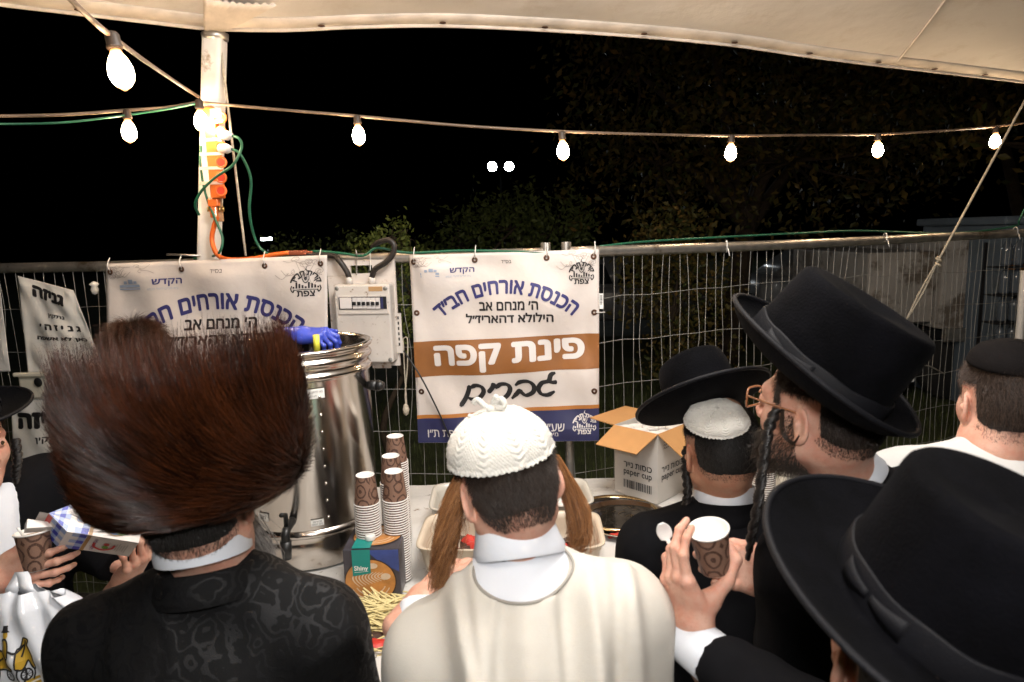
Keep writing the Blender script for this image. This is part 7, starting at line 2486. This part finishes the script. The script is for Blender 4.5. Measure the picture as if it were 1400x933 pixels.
braid(p4_, [P(1062, 560, 1.06), P(1050, 590, 1.05), P(1043, 635, 1.05), P(1036, 690, 1.05), P(1027, 735, 1.06), P(1022, 765, 1.08)], .0095, M_hair_bk, 6, 520, 5)
# a few loose curls round the ear
lock(p4_, [P(1070, 560, 1.09), P(1070, 590, 1.05), P(1084, 606, 1.04), P(1093, 596, 1.05)], [.003, .003, .002, .001], 40, M_hair_dk, .0004, 0, .002, 7, 'loose_curl')
M_frame4 = mat('tortoise_frame', (.30, .12, .05), .3, coat=.3)
M_lens = mat('spectacle_lens', (.35, .36, .36), .06, coat=.5); 
gl = MB()
gc = h4 + M4 @ np.array([0, .112, .004])
G = lambda p: h4 + M4 @ np.array(p, float)
for s in (-1, 1):
    a = np.linspace(0, 2 * np.pi, 26)
    e = .5
    gl.tube([G((s * .032 + .025 * np.sign(math.cos(t)) * abs(math.cos(t)) ** e, .112 - .006 * abs(math.cos(t)), .002 + .018 * np.sign(math.sin(t)) * abs(math.sin(t)) ** e)) for t in a], .0018, 6, False)
    gl.tube([G((s * .058, .106, .008)), G((s * .074, .05, .008)), G((s * .079, .0, .006)), G((s * .078, -.015, -.004))], .0018, 6)
gl.tube([G((-.008, .113, .006)), G((0, .116, .009)), G((.008, .113, .006))], .0018, 6)
gl.build('spectacles', M_frame4, p4_, True)

# ------------------------------------------------------------------ near man bottom right, large hat, holding a cup up
h5c = P(1282, 836, .665)
A5 = np.array([.24, -.29, .93]); A5 /= np.linalg.norm(A5)
M5 = frame((.12, .0, 1), (.15, 1, -.1))
h5 = h5c - A5 * .050 + np.array([.0, .0, -.012])
n5 = h5 + np.array([.05, -.045, -.165])
shL = n5 + np.array([-.155, .04, -.075]); shR = n5 + np.array([.165, -.02, -.075])
W5 = P(952, 882, 1.00)
J5 = dict(neck=n5, shL=shL, shR=shR, elL=P(1110, 1010, .80), elR=below(shR, .06, .05, -.27), wrL=W5, wrR=below(shR, -.08, .26, -.24), hip=np.array([.52, .56, .92]))
CUPC = P(962, 752, 1.03)
Y, Z = hframe((-.34, .06, 1.0), (-.84, -.52, -.20)); X5 = np.cross(Y, Z); B5 = np.c_[X5, Y, Z]; W5h = W5 + np.array([-.002, .012, .028]); CUPC = W5h + B5 @ np.array([.018, .109, -.065])
Y5 = Y.copy()
hd5 = hand_chunk(W5 + np.array([-.002, .012, .028]), X5, Y, Z, [(.22, .45, .40), (.26, .55, .45), (.44, .75, .5), (.5, .8, .5)], spreads=(.01, -.02, -.05, -.10),
                 thumb=((.026, .034, -.030), (.042, .054, -.068), (.044, .078, -.100), (.032, .102, -.106)), s=.93, fore=.09)
p5_, hv5, hq5 = person('nearest man at bottom right under a wide black hat, raising a paper cup', h5, M5, J5, [hd5, hand_chunk(J5['wrR'], np.array([-.8, 0, .6]), np.array([0, 1., 0]), np.array([.6, 0, .8]), [(.5, .6, .4)] * 4)])
dv5 = W5 - J5['elL']; dv5 /= np.linalg.norm(dv5)
V, Q = garment(dict(J5, wrL=W5 - dv5 * .045), .008, .0075, .45, 71, (.006, .003))
c5_ = part('black_coat', mk_mesh('black_coat', V, Q), M_blackwool, p5_)
hat(p5_, h5c, frame(A5, (-.25, 1, 0)), .096, .114, .150, .088, .018)
short_hair(p5_, hv5, h5, M5, M_hair_dk, 5000, (.010, .018), (-.062, .0), .05, seed=6)
scalp_shell(p5_, hv5, hq5, h5, M5, M_scalp_dk, (-.05, .0), .05)
dv5 = W5 - J5['elL']; dv5 /= np.linalg.norm(dv5)
cuff(p5_, W5 + dv5 * .0, dv5, .0385, .034, M_shirt)
c5 = cup(tuple(CUPC - Y5 * .042), (R_(3), R_(-14), .4), 'brown patterned paper cup raised in the near man\'s left hand', None)
c5.scale = (.86, .86, .88)
# white plastic spoon held with the cup
M_spoon = mat('white_plastic_spoon', (.72, .71, .69), .3)
s0, s1 = P(903, 716, 1.05), P(923, 760, 1.05)
sv = s1 - s0; sv /= np.linalg.norm(sv)
bl = MB(); rings = []
for t in np.linspace(0, 1, 14):
    w = .0125 * math.sin(math.pi * min(1, .08 + t * .86)) ** .7 if t < .8 else .0035
    c = s0 + (s1 - s0) * t * .62
    aa = np.linspace(0, 2 * np.pi, 12, endpoint=False)
    sx = np.cross(sv, [0, 1, 0]); sx /= np.linalg.norm(sx)
    rings.append(c + np.cos(aa)[:, None] * sx * w + np.sin(aa)[:, None] * np.array([0, 1, 0]) * .0016 + np.array([0, 1, 0]) * .005 * math.sin(math.pi * t))
bl.loft(np.array(rings)); bl.tube([s0 + (s1 - s0) * .58, s1 + (s1 - s0) * .8], .0028, 8)
thing('plastic_spoon', bl.mesh('plastic_spoon', True), M_spoon, 'white plastic spoon held beside the raised paper cup', 'spoon')

# ------------------------------------------------------------------ man at the right edge in a white T-shirt and dark skullcap
h6 = P(1374, 548, 1.36); M6 = rot(-10, 4, -1)
n6 = P(1362, 618, 1.33)
shL, shR = P(1232, 668, 1.33), P(1500, 660, 1.33)
J6 = dict(neck=n6, shL=shL, shR=shR, elL=below(shL, -.03, .05, -.28), elR=below(shR, .05, .05, -.28), wrL=below(shL, .06, .26, -.26), wrR=below(shR, -.06, .26, -.26), hip=np.array([1.0, 1.30, .95]))
p6_, hv6, hq6 = person('man with dark skullcap and white T-shirt at the right border', h6, M6, J6, [hand_chunk(J6['wrL'], np.array([.8, 0, .6]), np.array([0, 1., 0]), np.array([-.6, 0, .8]), [(.5, .6, .4)] * 4), hand_chunk(J6['wrR'], np.array([-.8, 0, .6]), np.array([0, 1., 0]), np.array([.6, 0, .8]), [(.5, .6, .4)] * 4)], neck_r=(.058, .064))
JT = dict(J6); JT['wrL'] = J6['elL'] + np.array([0, 0, -.0]); JT['elL'] = (J6['shL'] * .35 + J6['elL'] * .65); JT['wrR'] = J6['elR']; JT['elR'] = (J6['shR'] * .35 + J6['elR'] * .65)
V, Q = garment(JT, .008, .008, .85, 81, (.006, .003))
t6 = part('white_tshirt', mk_mesh('white_tshirt', V, Q), M_tshirt, p6_)
collar('neck_band', t6, M_tshirt, n6 + np.array([0, 0, -.036]), frame((0, .25, 1), (0, 1, 0)), .078, .070, .022, .004, .02)
short_hair(p6_, hv6, h6, M6, M_hair_br, 15000, (.007, .014), (-.070, .0), .05, seed=7)
scalp_shell(p6_, hv6, hq6, h6, M6, M_scalp_dk, (-.055, .0), .05)
sc6 = MB().lathe([(.080, -.004), (.081, .002), (.077, .016), (.064, .032), (.043, .042), (.02, .047), (0, .048)], h6 + M6 @ np.array([0, -.024, .079]), 48, Matrix(frame((0, -.12, 1), (0, 1, 0)).tolist()), False, False).build('skullcap', M_darkcap, p6_, True)
sc6.modifiers.new('thickness', 'SOLIDIFY').thickness = .002

# ------------------------------------------------------------------ man at the left border pouring milk
f7 = np.array([.86, -.50, 0]); M7 = frame((0.03, 0, 1), (.86, -.40, -.16))
h7 = P(-46, 606, 1.66)
n7 = h7 + np.array([-.02, .02, -.130])
l7 = np.array([.50, .86, 0])
shL = n7 + l7 * .17 + np.array([0, 0, -.045]); shR = n7 - l7 * .17 + np.array([0, 0, -.055])
WC = P(-8, 792, 1.46)
J7 = dict(neck=n7, shL=shL, shR=shR, elL=P(88, 735, 1.82), elR=shR + np.array([-.02, -.02, -.28]), wrL=P(160, 775, 1.74), wrR=WC, hip=np.array([h7[0] - .03, 1.70, .92]))
CUP7 = P(48, 752, 1.47)
Y, Z = hframe((.93, .0, .16), (-.05, -.98, .12)); X7 = -np.cross(Y, Z)
hd7R = hand_chunk(WC, X7, Y, Z, [(.15, .75, .5), (.2, .8, .5), (.25, .85, .5), (.3, .9, .5)], spreads=(.12, .02, -.08, -.2), thumb=((.034, .030, -.016), (.056, .054, -.036), (.054, .080, -.050), (.050, .100, -.055)))
Y, Z = hframe((.45, -.25, .50), (.35, -.1, -.8)); X7 = np.cross(Y, Z)
hd7L = hand_chunk(P(172, 792, 1.70), X7, Y, Z, [(.7, .8, .5)] * 4)
p7_, hv7, hq7 = person('man in black coat at left border pouring milk into a cup', h7, M7, J7, [hd7R, hd7L], body_yaw=-120)
def lapel_cut(v):
    # open V of the coat on the chest
    s = (slice(None),) * 3
    p = v.pts(s) - (n7 + f7 * .08)
    along = p @ f7; side_ = np.abs(p @ l7)
    vee = np.maximum(side_ - (.062 + p[..., 2] * .16), -(along + .02))
    v.F = np.maximum(v.F, -np.maximum(vee, -.03 - along).astype(np.float32))
V, Q = garment(J7, .012, .008, .45, 91, (.006, .003), lapel_cut)
c7_ = part('black_coat', mk_mesh('black_coat', V, Q), M_blackwool, p7_)
V, Q = garment(J7, .000, .008, .75, 95, (.004, .002))
part('white_shirt', mk_mesh('white_shirt', V, Q), M_shirt, p7_)
collar('shirt_collar', p7_, M_shirt, n7 + np.array([0, 0, -.008]), frame((.1, -.05, 1), f7), .066, .061, .038, .003, .012)
hat(p7_, h7 + np.array([-.015, .0, .062]), frame((-.05, -.12, 1), (.86, -.5, 0)), .088, .106, .112, .072, .018)
short_hair(p7_, hv7, h7, M7, M_hair_dk, 4000, (.010, .018), (-.062, .0), .05, seed=8)
braid(p7_, [h7 + M7 @ np.array([.078, .02, -.01]), h7 + M7 @ np.array([.086, .03, -.06]), h7 + M7 @ np.array([.088, .035, -.12]), h7 + M7 @ np.array([.086, .035, -.17])], .012, M_hair_bk, 5, 220, 9)
# the other side's lock, seen beside the shirt
braid(p7_, [P(21, 600, 1.6), P(24, 625, 1.59), P(22, 645, 1.59), P(22, 662, 1.59)], .011, M_hair_bk, 4, 200, 10)
cm7 = MB()
c7 = cup(tuple(CUP7 - np.array([0, 0, .045])), (R_(-6), R_(-4), 0), 'paper cup of milky coffee in the left man\'s hand under the milk carton', None)
cf = link('coffee', MB().lathe([(0, 0), (.0345, .0)], (0, 0, .076), 24, None, False, False).mesh('coffee', True), M_coffee, c7)
s0, s1 = P(24, 722, 1.46), P(40, 745, 1.47)
thing('stir_stick', MB().tube([s0, s1 + (s1 - s0) * .6], .0028, 6).mesh('stir_stick', True), M_spoon, 'white stirrer standing in the left man\'s cup', 'stirrer')

# milk carton, tilted with its spout over the cup
M_milk = mat('milk_carton_board', (.66, .60, .56), .4, var=.06)
M_gblue = mat('blue_check_print', (.02, .035, .33), .4, var=.1)
M_glblue = mat('pale_blue_check_print', (.26, .33, .52), .4, var=.1)
M_redp = mat('red_print', (.55, .03, .02), .4)
M_goldp = mat('gold_print', (.34, .18, .05), .4)
M_purp = mat('purple_print', (.15, .03, .13), .4)
M_greenp = mat('green_print', (.12, .28, .03), .4)
M_skyp = mat('sky_blue_print', (.03, .16, .42), .4)
ct0, ct1 = P(187, 733, 1.575), P(88, 717, 1.50)      # base centre, shoulder centre
az = ct1 - ct0; Lc = np.linalg.norm(az); az /= Lc
ay = np.array([0.02, -.84, -.54]); ay -= az * np.dot(ay, az); ay /= np.linalg.norm(ay)   # front panel normal (towards us and down)
ax_ = np.cross(ay, az)                                                               # upper panel normal
MC = np.c_[ax_, ay, az]
CT = lambda p: ct0 + np.asarray(p, float) @ MC.T
hw_ = .0365; Lb_ = Lc - .005; gb = .045
mk = empty('milk_carton', tuple(ct0 + np.array([0, 0, -.04])), 'white milk carton with blue checked gable tilted over the left man\'s cup', 'milk carton')
mm = MB()
b8 = [(-hw_, -hw_, 0), (hw_, -hw_, 0), (hw_, hw_, 0), (-hw_, hw_, 0)]
t8 = [(x, y, Lb_) for x, y, z in b8]
rg = [(-hw_, 0, Lb_ + gb), (hw_, 0, Lb_ + gb)]
fn = [(-hw_, 0, Lb_ + gb + .018), (hw_, 0, Lb_ + gb + .018)]
mm.add(CT(b8 + t8 + rg + fn), [[3, 2, 1, 0], [0, 1, 5, 4], [1, 2, 6, 5], [2, 3, 7, 6], [3, 0, 4, 7], [4, 5, 9, 8], [6, 7, 8, 9], [5, 6, 9], [7, 4, 8], [8, 9, 11, 10]])
mko = mm.build('carton', M_milk, mk)
# panels: front = +y face with (u along z from the base, v along x)
def face_y(z0, z1, x0, x1, off=.0012): return CT([(x0, hw_ + off, z0), (x1, hw_ + off, z0), (x1, hw_ + off, z1), (x0, hw_ + off, z1)])
def face_x(z0, z1, y0, y1, off=.0012, s=-1): return CT([(s * (hw_ + off), y0, z0), (s * (hw_ + off), y1, z0), (s * (hw_ + off), y1, z1), (s * (hw_ + off), y0, z1)])
ch, chl = MB(), MB()
zc = [Lb_ * .70 + i * (Lb_ * .30) / 4 for i in range(5)]
zstart = Lb_ * .72
cell = hw_ * 2 / 5
for i in range(4):
    for j in range(5):
        z0 = zstart + i * cell; 
        if z0 + cell > Lb_ + .001: continue
        x0 = -hw_ + j * cell
        tgt = ch if (i % 2 == 0 and j % 2 == 0) else (chl if (i + j) % 2 else None)
        if tgt is None: continue
        tgt.add(face_y(z0, z0 + cell, x0, x0 + cell), [[0, 1, 2, 3]])
        for s in (-1, 1): tgt.add(face_x(z0, z0 + cell, x0, x0 + cell, s=s), [[0, 1, 2, 3]])
# gable slope checks on the +y slope
def slope(u0, u1, x0, x1, off=.0014):
    d = np.array([0, -hw_, gb]); nn_ = np.array([0, gb, hw_]); nn_ /= np.linalg.norm(nn_)
    f = lambda x, u: np.array([x, hw_, Lb_]) + d * u + nn_ * off
    return CT([f(x0, u0), f(x1, u0), f(x1, u1), f(x0, u1)])
for i in range(3):
    for j in range(5):
        x0 = -hw_ + j * cell; tgt = ch if (i % 2 == 1 and j % 2 == 0) else (chl if (i + j) % 2 == 0 else None)
        if tgt is not None: tgt.add(slope(i / 4, (i + 1) / 4, x0, x0 + cell), [[0, 1, 2, 3]])
for s in (-1, 1):
    for i in range(4):
        w0_, w1_ = hw_ * (1 - i / 4), hw_ * (1 - (i + 1) / 4)
        for j in range(5):
            f0, f1 = -1 + .4 * j, -.6 + .4 * j
            tgt = ch if (i % 2 == 1 and j % 2 == 0) else (chl if (i + j) % 2 == 0 else None)
            if tgt is not None: tgt.add(CT([(s * (hw_ + .0012), f0 * w0_, Lb_ + gb * i / 4), (s * (hw_ + .0012), f1 * w0_, Lb_ + gb * i / 4), (s * (hw_ + .0012), f1 * w1_, Lb_ + gb * (i + 1) / 4), (s * (hw_ + .0012), f0 * w1_, Lb_ + gb * (i + 1) / 4)]), [[0, 1, 2, 3]])
ch.build('blue_checks', M_gblue, mko); chl.build('pale_checks', M_glblue, mko)
MB().add(slope(.76, .99, -hw_, hw_), [[0, 1, 2, 3]]).build('red_band', M_redp, mko)
gd = MB().add(face_y(zstart - .009, zstart - .001, -hw_, hw_), [[0, 1, 2, 3]])
for s in (-1, 1): gd.add(face_x(zstart - .009, zstart - .001, -hw_, hw_, s=s), [[0, 1, 2, 3]])
gd.build('gold_band', M_goldp, mko)
fy = lambda V, z, x, off=.0014: CT(np.c_[x - V[:, 1] * 1.0, np.full(len(V), hw_ + off), z + V[:, 0]]) if False else None
def put_y(V, z, x, off=.0016): return CT(np.c_[x + V[:, 0], np.full(len(V), hw_ + off), z - V[:, 1]]) if False else CT(np.c_[x + V[:, 0], np.full(len(V), hw_ + off), z + V[:, 1]])
# the words run across the panel
V, F = fit_text('חלב לקפה', w=.052, h=.012, bold=.03); MB().add(put_y(-V, zstart - .022, .0), F).build('lettering', M_purp, mko)
V, F = ribbon2d([(-.022, -.010), (-.018, .008), (0, .018), (.018, .008), (.022, -.010)], lambda s, t: .0028, 30); MB().add(put_y(V[:, ::-1] * np.array([1, 1]), zstart * .60, .002), F).build('red_arc', M_redp, mko)
V, F = disc2(0, 0, .007); MB().add(put_y(V, zstart * .56, .006), F).build('green_dot', M_greenp, mko)
V, F = disc2(0, 0, .006); MB().add(put_y(V, zstart * .56, -.007), F).build('red_dot', M_redp, mko)
pr_ = MB()
for i in range(6):
    wv_ = .020 - .004 * (i % 3)
    pr_.add(face_y(zstart * .16 + i * .0052, zstart * .16 + i * .0052 + .0014, -wv_, wv_, .0014), [[0, 1, 2, 3]])
pr_.build('fine_print', M_grey_ink, mko)
for s in (-1, 1):
    sx = lambda V, z, off=.0016: CT(np.c_[np.full(len(V), s * (hw_ + off)), V[:, 0], z + V[:, 1]])
    V, F = disc2(0, 0, .030, .030); MB().add(sx(V, zstart * .50, .0014), F).build('orange_ring', M_goldp, mko)
    V, F = disc2(0, 0, .027, .027); MB().add(sx(V, zstart * .50, .0019), F).build('blue_disc', M_skyp, mko)
    V, F = disc2(.012, -.012, .014); MB().add(sx(V, zstart * .50, .0024), F).build('green_field', M_greenp, mko)
    V, F = disc2(0, 0, .009); MB().add(sx(V, zstart * .12, .0016), F).build('lime_dot', M_greenp, mko)
    V, F = fit_text('חלב', w=.03, bold=.03); MB().add(sx(-V, zstart - .02), F).build('lettering', M_navy, mko)
# opened spout
MB().add(CT([(-.010, .016, Lb_ + gb * .6), (.010, .016, Lb_ + gb * .6), (.012, .030, Lb_ + gb + .03), (-.012, .030, Lb_ + gb + .03), (-.010, .006, Lb_ + gb * .8), (.010, .006, Lb_ + gb * .8), (.012, .008, Lb_ + gb + .034), (-.012, .008, Lb_ + gb + .034)]), [[0, 1, 2, 3], [7, 6, 5, 4], [0, 3, 7, 4], [1, 5, 6, 2], [3, 2, 6, 7], [0, 4, 5, 1]]).build('spout', M_milk, mko)

# plastic bag with a gold coach picture, hanging from his forearm
M_bag = mat('white_glossy_bag', (.66, .68, .72), .22, var=.05, coat=.4, bump=.25, bscale=9)
M_bagg = mat('gold_bag_print', (.45, .28, .03), .4, var=.15)
bt = P(30, 806, 1.42)
bag = empty('plastic_bag', tuple(bt + np.array([0, 0, -.36])), 'white plastic bag printed with a gold and black horse coach at lower left', 'bag')
def bagpt(u, v, side_=1):
    """u -1..1 across, v 0 top..1 bottom"""
    w = np.interp(v, [0, .08, .2, .35, 1], [.095, .132, .140, .142, .145])
    dpt = np.interp(v, [0, .1, .4, .9, 1], [.012, .035, .06, .055, .02])
    x = w * u
    y = -side_ * dpt * (1 - u * u) ** .6
    cr = .010 * np.sin(u * 9 + v * 4) * np.exp(-v * 2.5) + .005 * np.sin(u * 17 - v * 13)
    z = -v * .34 - .016 * u * u * np.exp(-v * 4)
    return np.stack([bt[0] + x + .0 * v, bt[1] + y + cr * side_ * -1, bt[2] + z], -1)
U, Vv = np.meshgrid(np.linspace(-1, 1, 46), np.linspace(0, 1, 46))
fr_b = bagpt(U, Vv, 1); bk_b = bagpt(U, Vv, -1)
idx = np.array([[j * 46 + i, (j + 1) * 46 + i, (j + 1) * 46 + i + 1, j * 46 + i + 1] for j in range(45) for i in range(45)])
VB = np.concatenate([fr_b.reshape(-1, 3), bk_b.reshape(-1, 3)]); FB_ = np.concatenate([idx, idx[:, ::-1] + 46 * 46])
part('bag_body', mk_mesh('bag_body', VB, FB_), M_bag, bag)
tp_ = bt + np.array([.0, 0, -.005])
for s in (-1, 1):
    MB().loft(np.array([[q + np.array([-.014, 0, 0]), q + np.array([.014, .003, 0])] for q in spline([tp_ + np.array([s * .03, 0, -.02]), tp_ + np.array([s * .016, -.008, .010]), tp_ + np.array([s * .006 - .006, .01, .028]), tp_ + np.array([-.012, .02, .036])], 14)]), closed=False, caps=False).build('handle', M_bag, bag, True).modifiers.new('thickness', 'SOLIDIFY').thickness = .001
def bagart(V, F, u0, v0, off, m, name):
    u = u0 + V[:, 0]; v = v0 - V[:, 1]
    q = bagpt(u, v, 1); q[:, 1] -= off
    MB().add(q, F).build(name, m, bag)
art, artk = [], []
def poly(ps): return np.array(ps, float), [list(range(len(ps)))]
def addart(lst, V, F): lst.append((V, F))
a_ = MB(); k_ = MB()
def put_art(mb, V, F, off):
    V2, F2 = cut2d(np.asarray(V, float), F, .06)
    q = bagpt(.0 + V2[:, 0] * .45, .40 - V2[:, 1] * .27, 1); q[:, 1] -= off; mb.add(q, F2)
for (cx, cy, r) in ((-.62, -.30, .20), (-.05, -.32, .15), (.45, -.34, .13)):
    th_ = np.linspace(0, 2 * np.pi, 30)
    V, F = ribbon2d(np.c_[cx + r * np.cos(th_), cy + r * np.sin(th_)], lambda s, t: .022, 40); put_art(k_, V, F, .0035)
    for t in np.linspace(0, np.pi, 5)[:-1]:
        V, F = ribbon2d([(cx - r * math.cos(t), cy - r * math.sin(t)), (cx, cy), (cx + r * math.cos(t), cy + r * math.sin(t))], lambda s, t: .008, 6); put_art(k_, V, F, .0035)
for ps in ([(-.85, -.10), (-.80, .16), (-.55, .22), (-.20, .20), (-.05, .0), (.05, -.18), (-.75, -.18)], [(-.30, .2), (-.26, .5), (-.12, .55), (-.04, .4), (-.06, .12)], [(.18, -.15), (.2, .25), (.30, .32), (.42, .55), (.58, .50), (.52, .36), (.66, .1), (.72, -.2), (.60, -.2), (.52, .0), (.36, -.2)]):
    V, F = poly(ps); put_art(a_, V, F, .0020)
    o_ = np.array(ps + ps[:1]); V, F = ribbon2d(o_, lambda s, t: .022, 50); put_art(k_, V, F, .0035)
for (cx, cy, r) in ((-.17, .64, .09),):
    V, F = disc2(cx, cy, r, n_=20); put_art(a_, V, F, .0022)
    V, F = poly([(cx - .16, cy + .05), (cx + .16, cy + .06), (cx + .09, cy + .10), (cx + .07, cy + .2), (cx - .08, cy + .2), (cx - .1, cy + .1)]); put_art(k_, V, F, .0037)
for ps in ([(.25, -.15), (.2, -.35), (.26, -.52)], [(.4, -.15), (.44, -.35), (.38, -.52)], [(.56, -.1), (.66, -.28), (.6, -.5)], [(-.04, .3), (.2, .22), (.42, .38)], [(.5, .5), (.42, .3), (.34, .1)], [(-.7, .1), (-.5, .0), (-.25, .1)]):
    V, F = ribbon2d(ps, lambda s, t: .024, 14); put_art(k_, V, F, .0035)
for y0 in (-.62, -.74):
    V, F = ribbon2d([(-.9, y0 - .12), (-.3, y0), (.3, y0 + .06), (.8, y0 + .16)], lambda s, t: .035, 30); put_art(a_, V, F, .0020)
a_.build('gold_print', M_bagg, bag); k_.build('black_print', M_ink, bag)

# ------------------------------------------------------------------ person with reddish hair behind the fur hat, gloved hand on the urn
h8 = P(186, 488, 2.30); M8 = rot(40, 5, 0)
n8 = h8 + np.array([.01, -.02, -.165])
shL, shR = n8 + np.array([-.16, .05, -.06]), n8 + np.array([.17, -.03, -.06])
gw = P(422, 458, 2.28)
J8 = dict(neck=n8, shL=shL, shR=shR, elL=below(shL, -.05, .05, -.28), elR=shR + np.array([.22, .06, -.13]), wrL=below(shL, .02, .24, -.25), wrR=gw + np.array([-.045, .02, .0]), hip=np.array([h8[0] + .02, 2.32, .92]))
p8_, hv8, hq8 = person('person with reddish brown hair half hidden behind the fur hat', h8, M8, J8, [hand_chunk(J8['wrL'], np.array([.8, 0, .6]), np.array([0, 1., 0]), np.array([-.6, 0, .8]), [(.5, .6, .4)] * 4)], M_skin2)
V, Q = garment(J8, .010, .009, .6, 101, (.006, .003))
part('black_jacket', mk_mesh('black_jacket', V, Q), M_blackwool, p8_)
short_hair(p8_, hv8, h8, M8, M_hair_wg, 9000, (.03, .05), (-.09, .0), .055, seed=9, lift=.5)
scalp_shell(p8_, hv8, hq8, h8, M8, M_scalp_dk, (-.085, .0), .055)
M_glove = mat('blue_nitrile_glove', (.045, .075, .46), .35, var=.12, bump=.35, bscale=45, coat=.1)
Y, Z = hframe((.95, -.22, .05), (.05, -.35, .9)); X8 = -np.cross(Y, Z)
gv, gq, gn = hand_chunk(gw + np.array([-.03, 0, .0]), X8, Y, Z, [(.7, .8, .5), (.9, .8, .5), (1.0, .8, .5), (1.0, .8, .5)], s=.94, fore=.07)
part('blue_glove', mk_mesh('blue_glove', gv, gq), M_glove, p8_)
